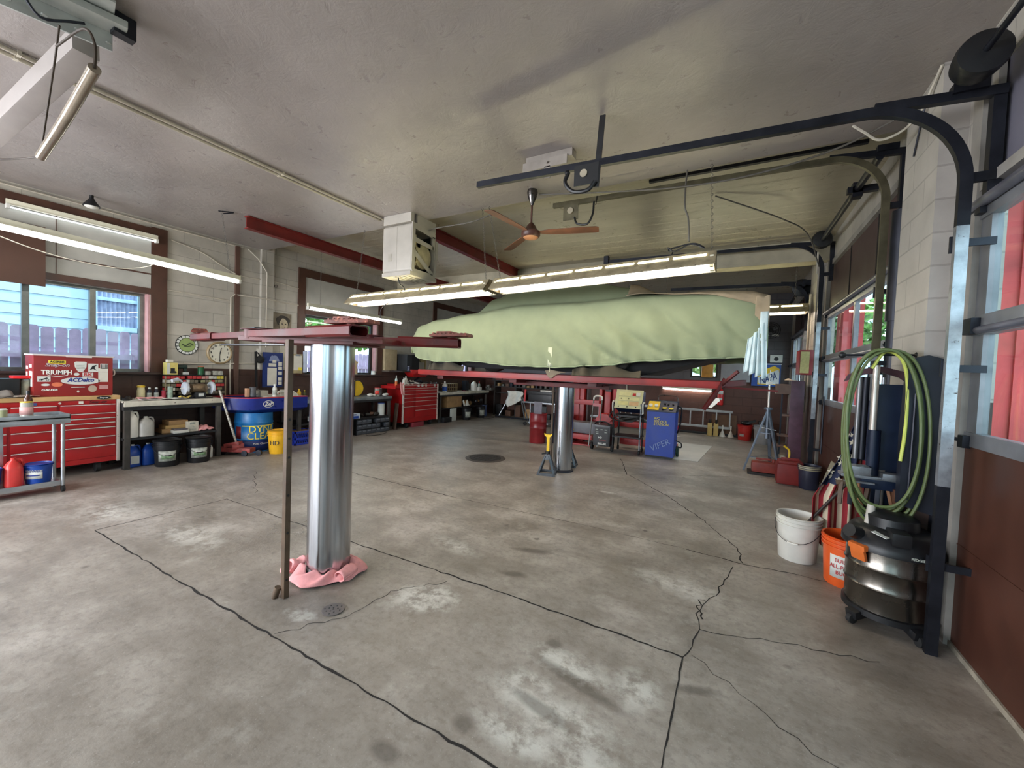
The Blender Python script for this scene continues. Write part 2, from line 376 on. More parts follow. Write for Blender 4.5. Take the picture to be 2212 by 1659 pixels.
for k,(a,b,z0,z1) in enumerate(WB):
    g=thing('window_%d'%(k+1),'','w',(XL-.1,(a+b)/2,z0)); del g['label']; del g['category']; g['kind']='structure'
    top=3.22 if k in(0,1) else 3.2
    t=MB(); x0,x1=XL,XL+.035; sw=.19 if k<2 else .15
    if k in (2,3): sw=.15
    t.box(x0,x1,b+.005,b+sw,z0-.03,top+(.18 if k<2 else .16)); t.box(x0,x1,a-sw,a-.005,z0-.03,top+.16)
    t.box(x0,x1,a-.005,b+.005,top,top+.16)
    t.box(x0,x1+.01,a-.02,b+.02,z1-.005,z1+.08); obj('brown_casing',t,M_browntrim,g)
    t=MB(); t.box(XL,XL+.02,a,b,z1+.08,top); obj('header_panel',t,Mplan,g)
    if k<2:
        t=MB(); t.box(XL+.02,XL+.03,a,b,z1+.28,z1+.30); t.box(XL+.02,XL+.026,(a*.42+b*.58)-.004,(a*.42+b*.58)+.004,z1+.08,top)
        obj('panel_seam',t,M_browntrim,g)
    t=MB(); t.box(XL-.22,XL+.09,a-.1,b+.1,z0-.03,z0); obj('sill',t,M('dark_sill',(60,42,38),.5),g)
    t=MB(); t.box(XL-.21,XL-.01,b-.02,b,z0,z1); t.box(XL-.21,XL-.01,a,a+.02,z0,z1); obj('jamb_lining',t,Mjamb,g)
    t=MB(); fx0,fx1=XL-.19,XL-.14
    t.box(fx0,fx1,a+.02,b-.02,z0,z0+.04); t.box(fx0,fx1,a+.02,b-.02,z1-.04,z1)
    for y in ([a+.02,b-.06]+([a+(b-a)*.475,a+(b-a)*.74] if k<2 else [a+(b-a)*.5])): t.box(fx0,fx1+.01,y-.015,y+.045,z0,z1)
    obj('window_frame',t,Malu if k<2 else Mdkalu,g)
    t=MB(); t.box(XL-.172,XL-.168,a+.02,b-.02,z0+.03,z1-.03); obj('glass_pane',t,GL,g,smooth=0)

# ================================================================ right wall: piers and three glazed overhead doors
D=[(.05,3.27),(4.42,7.62),(8.5,11.6)]
m=MB()
for a,b in ((YF,-.3),(3.27,4.42),(7.62,8.5),(11.6,YB)): m.box(XR,XR+.1,a,b,0,ZC2)
for a,b in [(-.3,.05)]+D: m.box(XR,XR+.1,a,b,3.25,ZC2)
struct('wall_right',m,MR)
m=MB(); m.box(1.04,XR,3.5,4.1,0,ZC2-.001); m.box(1.04,XR,7.75,8.35,0,ZC2-.001)
m.b.faces.ensure_lookup_table()
m.b.normal_update()
for f in m.b.faces:
    if abs(f.normal.y)>.5: f.material_index=1
struct('trim_2',m,[MR,MRx])
Mdoorp=M('brown_door_panel',(72,40,29),.5,var=.16,scale=3); Mdoord=M('dark_brown_board',(72,52,52),.5,var=.15,scale=3)
Mdfr=M('door_frame_grey',(128,130,136),.4,.3,var=.2,scale=5); Mlavp=M('lavender_grey_board',(112,110,122),.5,var=.12,scale=3)
for k,(a,b) in enumerate(D):
    g=thing('door_%d'%(k+1),'','w',(XR,(a+b)/2,0)); del g['label']; del g['category']; g['kind']='structure'
    x0,x1=XR+.0,XR+.045
    t=MB(); t.box(x0,x1,a,b,.03,1.17)
    for z in (.6,): t.box(x0-.004,x0,a,b,z-.004,z+.004)
    obj('lower_panel',t,Mdoorp,g)
    mull=[a+.05,(a+b)/2-.03,b-.09] if k<2 else [a+.05,a+.8,a+1.55,a+2.3,b-.09]
    t=MB()
    for z0,z1 in ((1.17,1.25),(1.79,1.9),(2.44,2.54)): t.box(x0-.01,x1,a,b,z0,z1,.006)
    for y in mull:
        t.box(x0,x1,y-.02 if y!=mull[0] else a,y+.05 if y!=mull[-1] else b,1.25,1.8); t.box(x0,x1,y-.02 if y!=mull[0] else a,y+.05 if y!=mull[-1] else b,1.9,2.45)
    obj('door_frame',t,Mdfr,g)
    t=MB(); t.box(x0+.02,x0+.024,a+.05,b-.05,1.24,1.8); t.box(x0+.02,x0+.024,a+.05,b-.05,1.88,2.46); obj('glass_pane',t,GL,g,smooth=0)
    t=MB(); t.box(x0+.02,x1+.02,a,b,2.56,3.25)
    obj('transom_board',t,Mlavp if k==0 else Mdoord,g)
    t=MB()
    for y in (a+.9,a+2.0) : t.box(x0+.012,x0+.02,y,y+.02,2.56,3.2)
    obj('board_seam',t,M_groove,g)
    t=MB(); t.box(x0-.02,x0+.03,a-.02,b+.02,3.2 if k else 2.6,3.27 if k else 2.66); t.box(x0-.03,x1,b-.005,b+.10,0,3.45); t.box(x0-.03,x1,a-.1,a+.005,0,3.45)
    if k==0: t.box(x0-.02,x0+.01,b-.12,b-.06,2.66,3.45)
    obj('jamb_trim',t,M_grime,g)
    t=MB(); t.box(x0-.012,x0+.03,a,b,0,.03); obj('bottom_seal',t,M('pale_seal',(150,142,128),.6,var=.25,scale=12),g)
    # rollers and hinges of the near side and the rail strut
    t=MB()
    for z in (1.845,):
        for yy in (b-.05,a+.05): t.box(x0-.05,x0-.005,yy-.05,yy+.05,z-.05,z+.04,.008); t.cyl((x0-.03,yy,z),(x0-.03,yy+(.12 if yy>a+1 else -.12),z),.012); t.cyl((x0-.04,yy+.1,z),(x0-.04,yy+.125,z),.03)
    for z in (1.2,2.5):
        for yy in (b-.05,a+.05): t.box(x0-.04,x0-.005,yy-.03,yy+.03,z-.04,z+.03,.006); t.cyl((x0-.03,yy,z),(x0-.03,yy+.1,z),.011)
    obj('roller_bracket',t,M('dark_steel',(44,46,54),.45,.6),g)
    t=MB(); t.cyl((x0-.03,a,2.52),(x0-.03,b,2.52),.028,n=12); t.cyl((x0-.02,a,1.815),(x0-.02,b,1.815),.02,n=10); obj('stiffening_bar',t,M('bar_grey',(112,112,124),.35,.5),g)
    if k==0:
        t=MB(); t.sph((x0-.04,2.36,.16),(.035,.05,.06)); t.box(x0-.03,x0,2.31,2.41,.06,.15,.01); obj('lock_knob',t,M('cream_plastic',(196,186,160),.4),g)

# ================================================================ rear and front walls
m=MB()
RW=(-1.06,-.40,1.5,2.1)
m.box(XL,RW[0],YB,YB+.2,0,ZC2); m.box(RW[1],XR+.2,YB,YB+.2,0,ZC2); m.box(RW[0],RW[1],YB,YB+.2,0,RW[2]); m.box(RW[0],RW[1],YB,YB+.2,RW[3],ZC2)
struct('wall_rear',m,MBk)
g=thing('window_5','','w',((RW[0]+RW[1])/2,YB,RW[2])); del g['label']; del g['category']; g['kind']='structure'
t=MB(); t.box(RW[0],RW[1],YB+.04,YB+.08,RW[2],RW[2]+.04); t.box(RW[0],RW[1],YB+.04,YB+.08,RW[3]-.04,RW[3])
for x in (RW[0],-.82,RW[1]-.05): t.box(x,x+.05,YB+.03,YB+.08,RW[2],RW[3])
obj('window_frame',t,Mdkalu,g); t=MB(); t.box(RW[0],RW[1],YB+.055,YB+.058,RW[2],RW[3]); obj('glass_pane',t,GL,g,smooth=0)
# storefront wall behind the viewer, mostly glass
m=MB(); m.box(XL,XR+.2,YF-.2,YF,0,.8); m.box(XL,XR+.2,YF-.2,YF,2.8,ZC)
for x in (XL,-5.2,-2.9,-.8,XR-.1): m.box(x,x+.25,YF-.2,YF,.8,2.8)
struct('wall_front',m,M('front_paint',(176,170,160),.6))
g=thing('window_6','','w',(-3,YF,.8)); del g['label']; del g['category']; g['kind']='structure'
t=MB()
for x in (XL+.25,-4.95,-2.65,-.55): t.box(x,x+.04,YF-.12,YF-.06,.8,2.8)
obj('window_frame',t,Malu,g); t=MB(); t.box(XL+.1,XR,YF-.1,YF-.096,.8,2.8); obj('glass_pane',t,GL,g,smooth=0)

# ================================================================ world and daylight
w=bpy.data.worlds.new('sky'); S.world=w; w.use_nodes=True; nt=w.node_tree; nt.nodes.clear()
def wn(t,**kw):
    n=nt.nodes.new(t)
    for k,v in kw.items(): setattr(n,k,v)
    return n
out=wn('ShaderNodeOutputWorld'); bg=wn('ShaderNodeBackground'); tc=wn('ShaderNodeTexCoord'); nz=wn('ShaderNodeTexNoise'); rp=wn('ShaderNodeValToRGB')
nz.inputs['Scale'].default_value=3.2; nz.inputs['Detail'].default_value=6; mp=wn('ShaderNodeMapping'); mp.inputs['Scale'].default_value=(1,1,2.6)
nt.links.new(tc.outputs['Generated'],mp.inputs[0]); nt.links.new(mp.outputs[0],nz.inputs['Vector']); nt.links.new(nz.outputs['Fac'],rp.inputs[0])
e=rp.color_ramp.elements; e[0].position=.42; e[0].color=lin((168,208,232))+(1,); e[1].position=.56; e[1].color=lin((238,244,250))+(1,)
nt.links.new(rp.outputs[0],bg.inputs[0]); bg.inputs[1].default_value=2.1; nt.links.new(bg.outputs[0],out.inputs[0])
def area(name,loc,rot,sx,sy,power,col=(1,1,1)):
    l=bpy.data.lights.new(name,'AREA'); l.shape='RECTANGLE'; l.size=sx; l.size_y=sy; l.energy=power; l.color=col
    o=bpy.data.objects.new(name,l); COL.objects.link(o); o.location=loc; o.rotation_euler=rot; return o
# added area lamps at the unseen storefront and left window, standing in for daylight
area('daylight_storefront',(-5.4,YF+.05,1.8),(math.radians(90),0,0),4.2,1.9,210,(.93,.94,1.))  # added lamp standing in for daylight
area('daylight_left_window',(XL+.06,-1.9,1.85),(0,math.radians(-90),0),1.1,2.5,130,(.92,.94,1.))  # added lamp standing in for daylight
sn=bpy.data.lights.new('sun','SUN'); sn.energy=2.6; sn.angle=.03; so=bpy.data.objects.new('sun',sn); COL.objects.link(so); so.rotation_euler=Vector((-.16,-.5,-.85)).to_track_quat('-Z','Y').to_euler(); sn.color=(1.,.96,.9)
# ================================================================ shared materials
Mred=M('lift_red_paint',(92,12,10),.55,var=.35,scale=5,bump=.25,wear=((92,40,30),.62))
Mred2=M('bright_red_paint',(142,26,20),.42,var=.2,scale=4,wear=((120,50,40),.66))
Mtool=M('toolbox_red',(166,24,26),.34,var=.1,scale=3)
Mtoold=M('chest_red',(140,36,34),.35,var=.12,scale=3)
Mchr=M('chrome_trim',(226,216,206),.3,.45,var=.05)
Mblack=M('black_plastic',(22,23,26),.42,var=.2)
Mblk2=M('black_paint',(34,34,37),.4,var=.25,bump=.1)
Mrub=M('black_rubber',(26,26,27),.75,var=.2)
Mdst=M('dark_steel',(44,46,54),.45,.6)
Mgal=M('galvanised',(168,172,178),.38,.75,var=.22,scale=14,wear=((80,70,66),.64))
Mtrk=M('track_dark_steel',(40,42,50),.42,.6,var=.3,scale=6)  # on the door tracks this dark tone is shade on galvanised metal
Mwht=M('white_plastic',(222,220,212),.4,var=.06)
Moff=M('off_white_enamel',(184,178,168),.38,var=.1,scale=3)
Mpap=M('paper',(214,210,198),.7,var=.06)
Mcard=M('cardboard',(168,132,90),.75,var=.15)
Mbrn=M('rusty_brown_steel',(88,70,54),.6,.1,var=.25,scale=7,bump=.3,wear=((84,58,44),.62))
Mwire=M('grey_cable',(96,92,86),.6)
Mwirel=M('pale_cable',(190,184,170),.5)
Myel=M('yellow_plastic',(226,186,36),.4,var=.1)
Mblu=M('blue_plastic',(24,70,160),.35,var=.15)
Mpink=M('pink_shop_cloth',(232,160,160),.85,var=.12,scale=14,bump=.3)
Mwclo=M('white_cloth',(226,224,216),.85,var=.08,scale=14,bump=.3)
Mcond=M('painted_conduit',(196,188,172),.45,var=.12,scale=6)

# ================================================================ outside: neighbour house, fence, trees, red piers, car
m=MB(); m.box(-40,40,-30,45,-.35,-.2); struct('ground',m,M('asphalt_and_gravel',(150,146,138),.9,var=.2,scale=2))
Msid=M('pale_blue_siding',(190,214,234),.6,var=.05,scale=2); Mfen=M('weathered_fence_board',(172,152,184),.8,var=.14,scale=5,bump=.4)
h=thing('neighbour_house','pale blue clapboard house seen through the left window','house',(-12.6,3,-.2))
m=MB()
for k in range(26):
    z=.0+k*.2; m.prism([(-11.52,z-.2),(-11.52+.0,z),(-11.545,z),(-11.56,z-.2)][::-1],'y',-3.5,5.2) if False else m.prism([(-11.5,z-.2),(-11.512,z-.004),(-11.8,z-.004),(-11.8,z-.2)],'y',-4.,5.)
m.box(-15,-11.6,-4,5,-.2,5.2); obj('siding',m,Msid,h)
m=MB(); m.box(-11.49,-11.42,3.05,3.9,2.0,2.1); m.box(-11.49,-11.42,3.05,3.9,3.4,3.5)
m.box(-11.49,-11.42,3.05,3.15,2.0,3.5); m.box(-11.49,-11.42,3.78,3.9,2.0,3.5); m.box(-11.48,-11.43,3.15,3.8,2.62,2.69); wf=obj('window_frame',m,M('blue_white_trim',(176,204,232),.5),h)
m=MB()
m.grid(lambda u,v:(-11.465+.012*math.sin(v*60),3.13+.68*v,2.08+1.35*u),2,60); obj('curtain',m,M('lace_curtain',(150,160,190),.8,var=.2),wf)
def fence(pts,z1,nm,label):
    f=thing(nm,label,'fence',(pts[0][0],pts[0][1],-.2)); m=MB(); r=MB()
    for (ax,ay),(bx,by) in zip(pts,pts[1:]):
        a=Vector((ax,ay,0)); b=Vector((bx,by,0)); L=(b-a).length; n=int(L/.155); d=(b-a)/n; dn=d.normalized(); nn=Vector((-dn.y,dn.x,0))
        for i in range(n):
            p=a+d*i; q=p+dn*.135; hz=z1+rnd.uniform(-.02,.02); c=.03
            o=[(0,-.2),(.135,-.2),(.135,hz-c),(.135-c,hz),(c,hz),(0,hz-c)]
            m.ring_loft([[p+dn*s_+nn*t+Vector((0,0,z)) for s_,z in o] for t in (0,.018)])
        for z in (.3,z1-.45): r.beam(a+nn*-.04+Vector((0,0,z)),b+nn*-.04+Vector((0,0,z)),.04,.09)
    obj('picket',m,Mfen,f)['kind']='stuff'; obj('rail',r,Mfen,f); return f
fence([(-9.6,-2.5),(-9.6,6.2)],1.92,'board_fence','grey dog-eared board fence in front of the pale blue house')
fence([(-11.2,7.5),(-11.2,19.5)],1.85,'board_fence','grey board fence below the trees outside the middle left window')
def leaf_mat(nm,c): return M(nm,c,.6,var=.5,scale=6)
Mlf=[leaf_mat('leaf_green',(112,158,72)),leaf_mat('leaf_dark',(64,104,52)),leaf_mat('leaf_pale',(168,196,120))]; Mbark=M('bark',(70,58,48),.9,bump=.5)
def tree(x,y,h,r,k,label,grp):
    t=thing('tree',label,'tree',(x,y,-.2),grp); m=MB()
    P=[(x,y,-.2),(x+.1,y+.05,h*.3),(x-.05,y+.1,h*.62)]; m.tube(spline(P,4),.16,8,rf=lambda t:1.2-.6*t)
    for i in range(5):
        a=i*1.26; m.tube([(x,y+.08,h*.45),(x+math.cos(a)*r*.5,y+math.sin(a)*r*.5,h*.72)],.06,6,rf=lambda t:1-.6*t)
    obj('trunk',m,Mbark,t); m=MB(); q=random.Random(int(x*7+y*3))
    for i in range(1500):
        while True:
            p=Vector((q.uniform(-1,1),q.uniform(-1,1),q.uniform(-1,1)))
            if .35<p.length<1: break
        p=Vector((x+p.x*r,y+p.y*r,h*.68+p.z*r*.62)); s_=q.uniform(.1,.2)*r/1.8; u=Vector((q.uniform(-1,1),q.uniform(-1,1),q.uniform(-1,1))).normalized(); v=u.orthogonal().normalized()
        vs=[m.b.verts.new(p+u*s_),m.b.verts.new(p+v*s_*.55),m.b.verts.new(p-u*s_),m.b.verts.new(p-v*s_*.55)]
        m.b.faces.new(vs)
    obj('foliage',m,Mlf[k],t,smooth=0); return t
tree(-13.6,10.6,4.6,1.9,0,'leafy tree right behind the fence outside the middle left window','trees beyond the left fence')
tree(-14.6,14.8,5.0,2.1,2,'paler leafy tree further along the fence outside the middle left window','trees beyond the left fence')
tree(-13.4,19.2,4.6,2.0,1,'darker tree at the far end of the fence outside the middle left window','trees beyond the left fence')
tree(6.8,22.5,6.0,2.6,0,'roadside tree seen through the middle bay door glass','trees beyond the bay doors')
tree(-1.0,19.,4.2,2.0,2,'pale tree seen through the small rear window','trees behind the building')
tree(3.8,27.,5.5,2.4,1,'dark tree beyond the third bay door','trees beyond the bay doors')
Mfin=M('faded_red_timber',(206,84,84),.7,var=.22,scale=3,bump=.4)
for i,(y,lb) in enumerate(((3.95,'faded red timber buttress outside the nearest bay door'),(8.1,'faded red timber buttress outside the middle bay door'),(12.0,'faded red timber buttress outside the third bay door'))):
    m=MB(); m.box(1.41,1.66,y-.22,y+.2,-.2,3.6); m.box(1.52,1.54,y-.235,y-.22,-.2,3.6)
    single('timber_buttress',m,Mfin,lb,'buttress','red buttresses outside the bay doors')
c=thing('parked_car','dark blue car parked outside the middle bay door','car',(3.9,13.2,-.2))
m=MB(); y0,y1=11.,15.
m.ring_loft([[(3.1,y,.1),(4.8,y,.1),(4.85,y,.55),(4.75,y,hh),(3.15,y,hh),(3.05,y,.55)] for y,hh in ((11.,.6),(11.15,.85),(12.1,.98),(14.4,1.),(15.,.8))])
obj('body',m,M('car_blue',(32,58,150),.2,.3,coat=.6),c)
m=MB(); m.ring_loft([[(3.2+d,y,.95),(4.7-d,y,.95),(4.7-d-.12,y,zz),(3.2+d+.12,y,zz)] for y,zz,d in ((12.,1.0,.0),(12.6,1.38,.05),(13.8,1.4,.05),(14.5,1.05,.0))]); obj('cabin',m,M('car_glass',(60,90,130),.15),c)
for x in (3.12,4.6):
    for y in (11.8,14.2): m=MB(); m.cyl((x,y,.1),(x+.2,y,.1),.3); obj('wheel',m,Mrub,c)

# ================================================================ fluorescent lamps
Etube=EM('tube_warm',(255,239,224),L_WARM); Etubew=EM('tube_white',(255,252,244),L_WHITE); Eslot=EM('slot_glow',(255,247,196),14.0)
Mrefl=M('dirty_reflector_enamel',(150,138,112),.45,var=.3,scale=9,wear=((90,80,66),.62)); Mrefl2=M('white_reflector_enamel',(232,228,206),.3,var=.05)
def chain(m,p0,p1,r=.004):
    a=Vector(p0); b=Vector(p1); n=max(2,int((b-a).length/.03)); d=(b-a)/n
    for i in range(n):
        p=a+d*i; q=a+d*(i+.98); s_=Vector((r*2.2,0,0)) if i%2 else Vector((0,r*2.2,0))
        m.tube([p,p+d*.25+s_,q-d*.25+s_,q,q-d*.25-s_,p+d*.25-s_],r*.55,4,closed=True)
def industrial(x0,x1,y,z0,z1,label,grp,hooks):
    """eight-foot twin-tube industrial fixture along X from (x0,z0) to (x1,z1); z = spine height"""
    t=thing('fluorescent_fixture',label,'ceiling light',((x0+x1)/2,y,(z0+z1)/2-.2),grp)
    zz=lambda x:z0+(z1-z0)*(x-x0)/(x1-x0)
    def sweep(prof,a,b,mm): mm.ring_loft([[(x,y+p,zz(x)+q) for p,q in prof] for x in (a,b)])
    m=MB(); th=.006
    prof=[(-.17,-.15),(-.165,-.15),(-.06,-.045),(-.045,-.03),(.045,-.03),(.06,-.045),(.165,-.15),(.17,-.15),(.17,-.144),(.062,-.03),(.045,0),(-.045,0),(-.062,-.03),(-.17,-.144)]
    sweep(prof,x0,x1,m); 
    for x in (x0,x1-.01):
        m.ring_loft([[(xx,y+p,zz(xx)+q) for p,q in ((-.17,-.15),(.17,-.15),(.06,-.03),(-.06,-.03))] for xx in (x,x+.01)])
    obj('reflector',m,Mrefl,t)
    m=MB(); sweep([(-.158,-.1495),(-.052,-.049),(-.05,-.052),(-.155,-.152)],x0+.01,x1-.01,m); sweep([(.158,-.1495),(.052,-.049),(.05,-.052),(.155,-.152)],x0+.01,x1-.01,m); sweep([(-.05,-.036),(.05,-.036),(.05,-.042),(-.05,-.042)],x0+.01,x1-.01,m); obj('reflector_lining',m,Mrefl2,t)
    m=MB(); n=7
    for i in range(n):
        a=x0+.06+(x1-x0-.1)*i/n; b=a+(x1-x0-.1)/n-.04
        sweep([(-.082,-.049),(-.064,-.031),(-.063,-.027),(-.085,-.047)],a,b,m)
    obj('uplight_slot',m,Eslot,t)
    for s_ in (-.075,.075):
        m=MB(); m.cyl((x0+.05,y+s_,zz(x0)-.125),(x1-.05,y+s_,zz(x1)-.125),.019,n=14); obj('tube_lamp',m,Etube,t)
        each('lamp_holder',t,Mrefl2,[(lambda m,x=x: m.box(x,x+.03,y+s_-.02,y+s_+.02,zz(x)-.155,zz(x)-.05)) for x in (x0+.03,x1-.05)])
    for hx,hz,fx in hooks: hz-=.024; m=MB(); chain(m,(fx,y,zz(fx)),(hx,y+.02,hz-.03)); m.tube([(hx,y+.02,hz-.003),(hx+.012,y+.02,hz-.02),(hx,y+.02,hz-.04),(hx-.012,y+.02,hz-.02)],.003,4,closed=True); obj('chain',m,Mwire,t)
    return t
industrial(-5.05,-2.63,4.16,2.53,2.58,'left half of the long twin-tube lamp with slotted reflector hanging over the front bay','hanging twin-tube lamps',[(-4.86,3.5,-4.98),(-2.8,3.5,-2.7)])
industrial(-2.56,-.2,4.16,2.58,2.66,'right half of the long twin-tube lamp with slotted reflector hanging over the front bay','hanging twin-tube lamps',[(-2.70,3.5,-2.5),(-.28,3.5,-.24)])
industrial(-1.4,.98,8.05,2.74,2.76,'twin-tube lamp with slotted reflector behind the covered car near the doors','hanging twin-tube lamps',[(-1.2,3.64,-1.2),(.8,3.64,.8)])
def strip(p0,p1,label,grp,chains=(),w=.045,two=False,mat=None,tr=.019):
    p0,p1=Vector(p0),Vector(p1); d=(p1-p0).normalized(); t=thing('strip_light',label,'strip light',(p0+p1)/2,grp); up=Vector((0,0,1))
    m=MB(); m.beam(p0+up*.05,p1+up*.05,w,.06,bev=.006); m.beam(p0+up*.02,p1+up*.02,w*2.2,.008); obj('housing',m,Mrefl2,t)
    sd=Vector((-d.y,d.x,0))
    for s_ in ((-.035,.035) if two else (0,)):
        m=MB(); m.cyl(p0+d*.03+sd*s_-up*.012,p1-d*.03+sd*s_-up*.012,tr,n=12); obj('tube_lamp',m,mat or Etubew,t)
    each('lamp_holder',t,Mwht,[(lambda m,p=p: m.beam(p-up*.005,p+d*.03-up*.005,.07,.05)) for p in (p0,p1-d*.03)])
    for a,b in chains: m=MB(); chain(m,a,b); obj('chain',m,Mwire,t)
    return t
strip((-6.1,.7,2.68),(-6.1,3.12,2.59),'long bare-tube strip light hanging in front of the first left window','bare-tube strip lights over the benches',[((-6.1,3.0,2.66),(-6.1,2.88,3.48)),((-6.1,.8,2.75),(-6.1,.9,3.48))])
strip((-6.7,4.55,2.48),(-6.7,6.85,2.48),'bare-tube strip light hanging in front of the middle left window','bare-tube strip lights over the benches',[((-6.7,4.8,2.55),(-6.7,4.8,3.6)),((-6.7,6.6,2.55),(-6.7,6.6,3.6))])
strip((-7.53,1.3,3.2),(-7.53,2.72,3.2),'slim glowing tube for a bright reflection on the header above the first left window','strip light',w=.02,mat=EM('tube_dim',(236,246,255),1.3),tr=.009)  # bright reflection on the header, built as a glowing tube
strip((-1.75,11.84,1.17),(-.5,11.84,1.15),'glowing tube light low on the brown rear wall beside the fire extinguisher','strip light')

# ================================================================ front in-ground lift (no car on it)
def polished_mat():
    g=NT('polished_ram_steel'); n=g.noise(1.,5,.6,vec=g.vmap((40,40,.6))); n2=g.noise(3,4)
    g.bsdf(g.ramp(n,[(.2,lin((150,152,158))),(.8,lin((208,210,214)))]),g.math('MULTIPLY_ADD',n,.22,.1,True),1.,g.bump(n,.06,.002)); return g.m
Mram=polished_mat()
L1=thing('vehicle_lift','empty red swing-arm lift on a polished steel ram in the foreground','vehicle lift',(-2.5,1.9,0))
m=MB(); m.cyl((-2.5,1.9,0),(-2.5,1.9,1.645),.145,n=64); obj('ram',m,Mram,L1)
m=MB(); m.lathe((-2.5,1.9,0),[(.15,0),(.20,0),(.2,.012),(.15,.014)],48); obj('floor_ring',m,Mblk2,L1)
def pb(p,q,w,h,z,m,bev=.008): m.beam((p[0],p[1],z),(q[0],q[1],z),w,h,bev=bev)
m=MB(); pb((-3.08,1.70),(-2.0,2.0),.32,.035,1.655,m); pb((-2.85,1.76),(-2.2,1.96),.4,.02,1.635,m,.004); pl=obj('bolster',m,Mred,L1)
def arm(p,q,z,olen,w,label,padang,pz=.0,closed=False):
    p=Vector((p[0],p[1],z)); q=Vector((q[0],q[1],z)); d=(q-p).normalized(); o=q-d*olen
    m=MB(); m.beam(p,o+d*.1,w*.82,.046,bev=.005); m.cyl(p-Vector((0,0,.035)),p+Vector((0,0,.03)),.06,n=24); m.cyl(p+Vector((0,0,.03)),p+Vector((0,0,.036)),.08,n=24)
    a=obj('swing_arm',m,Mred,L1)
    # outer sleeve as a hollow box section with an open end
    m=MB(); s_=d.cross(Vector((0,0,1))); u=Vector((0,0,1)); t=.008
    def ring(c,hw,hh): 
        r=.012; return [c+s_*x+u*y for x,y in ((-hw+r,-hh),(hw-r,-hh),(hw,-hh+r),(hw,hh-r),(hw-r,hh),(-hw+r,hh),(-hw,hh-r),(-hw,-hh+r))]
    hw=w/2; m.ring_loft([ring(o,hw-t,.033-t),ring(o,hw,.033),ring(q,hw,.033),ring(q,hw-t,.033-t),ring(o+d*.1,hw-t,.033-t)],cap0=True,cap1=True)
    obj('arm_extension',m,Mred,a)
    m=MB(); c=q-d*.06+u*(.042+pz); m.cyl(q-d*.06+u*.03,c,.03)
    dd=Vector((math.cos(padang),math.sin(padang),0)); m.beam(c-dd*.14+u*.006,c+dd*.14+u*.012,.12,.02,bev=.006)
    for i in range(9): m.beam(c-dd*.12+dd*.03*i+u*.02+s_*0,c-dd*.108+dd*.03*i+u*.021,.11,.008)
    m.beam(c-dd*.09+u*.026,c+dd*.02+u*.028,.1,.018,bev=.005)
    obj('lift_pad',m,Mpad,a,label='worn rust-brown lift pad'); return a
Mpad=M('worn_pad_rust',(128,64,50),.6,var=.35,scale=20,bump=.5,wear=((196,120,92),.58))
arm((-3.0,1.72),(-4.42,1.9),1.695,.5,.12,'',2.7)
arm((-2.98,1.62),(-1.84,1.56),1.685,.42,.13,'',.25)
arm((-2.25,2.02),(-1.68,2.28),1.672,.42,.12,'',.2)
m=MB(); pb((-3.1,1.95),(-4.1,1.98),.07,.015,1.635,m,.003); m.beam((-3.2,1.75,1.735),(-3.0,1.70,1.735),.12,.01); obj('stop_plate',m,Mblk2,L1)
m=MB(); x,y=-2.44,1.545
N=20
m.box(x-.018,x+.018,y-.022,y+.014,.0,1.64,.006)
obj('locking_leg',m,Mbrn,L1)
m=MB()
for z in (.12,.42,.66,.9,1.02,1.14): m.cyl((x+.0178,y-.005,z),(x+.0186,y-.005,z),.0085,n=12)
obj('lock_hole',m,Mblack,L1); m=MB(); m.cyl((x-.05,y-.04,0.0),(x-.03,y-.03,.07),.02,n=10); obj('foot_pin',m,Mbrn,L1)
# pink shop towel wrapped around the foot of the ram
def towel(u,v):
    a=-2.35+u*3.9; r=.156+v*.085+.012*math.sin(a*7+v*3)+.02*math.sin(a*3.1)*v; k=.5+.5*math.sin(a*2.3+.6)
    z=.052*(1-v)**1.2+.016+.016*math.sin(a*9+v*5)*(1-v*.6)+.035*k*math.sin(PI*v); return (-2.5+r*math.cos(a),1.9+r*math.sin(a),max(z,.01))
m=MB(); m.grid(towel,70,12)
m.grid(lambda u,v:(-2.68+.05*math.cos(u*2*PI)*(1-.3*v)+.02*v,1.74+.1*v-.04+.03*math.sin(u*2*PI),.06+.035*math.sin(u*2*PI)+.01*math.sin(v*9)),14,8)
m.grid(lambda u,v:(-2.28-.03*v+.045*math.cos(u*2*PI),1.82+.14*v,.055+.03*math.sin(u*2*PI)),14,8)
single('shop_towel',m,Mpink,'pink shop towel wrapped around the foot of the steel ram','towel',solid=.006)
m=MB(); m.cyl((-2.07,1.615,0.001),(-2.07,1.615,.006),.065,n=36); dc=thing('drain_cover','small round perforated metal drain cover in front of the steel ram','drain cover',(-2.07,1.615,0)); obj('plate',m,M('drain_plate',(112,106,104),.4,.5),dc)
m=MB()
for i in range(13):
    a=i*2.399; r=.013*math.sqrt(i)*1.15; m.cyl((-2.07+r*math.cos(a),1.615+r*math.sin(a),.006),(-2.07+r*math.cos(a),1.615+r*math.sin(a),.0068),.0048,n=8)
obj('hole',m,Mblack,dc)
mh=thing('manhole_cover','round cast-iron manhole cover set in the middle of the floor','manhole cover',(-3.62,5.75,0))
m=MB(); m.lathe((-3.62,5.75,0),[(.2,0),(.34,.001),(.33,.006),(.27,.007),(.265,.002)],40); obj('rim',m,M('cast_iron',(78,72,68),.6,.4,bump=.3),mh)
m=MB(); m.cyl((-3.62,5.75,.001),(-3.62,5.75,.007),.26,n=40)
for i in range(5):
    for j in range(5):
        dx,dy=(i-2)*.09,(j-2)*.09
        if math.hypot(dx,dy)<.23: m.box(-3.62+dx-.025,-3.62+dx+.025,5.75+dy-.025,5.75+dy+.025,.007,.011)
obj('lid',m,M('cast_iron_dark',(50,46,44),.6,.4,bump=.3),mh)

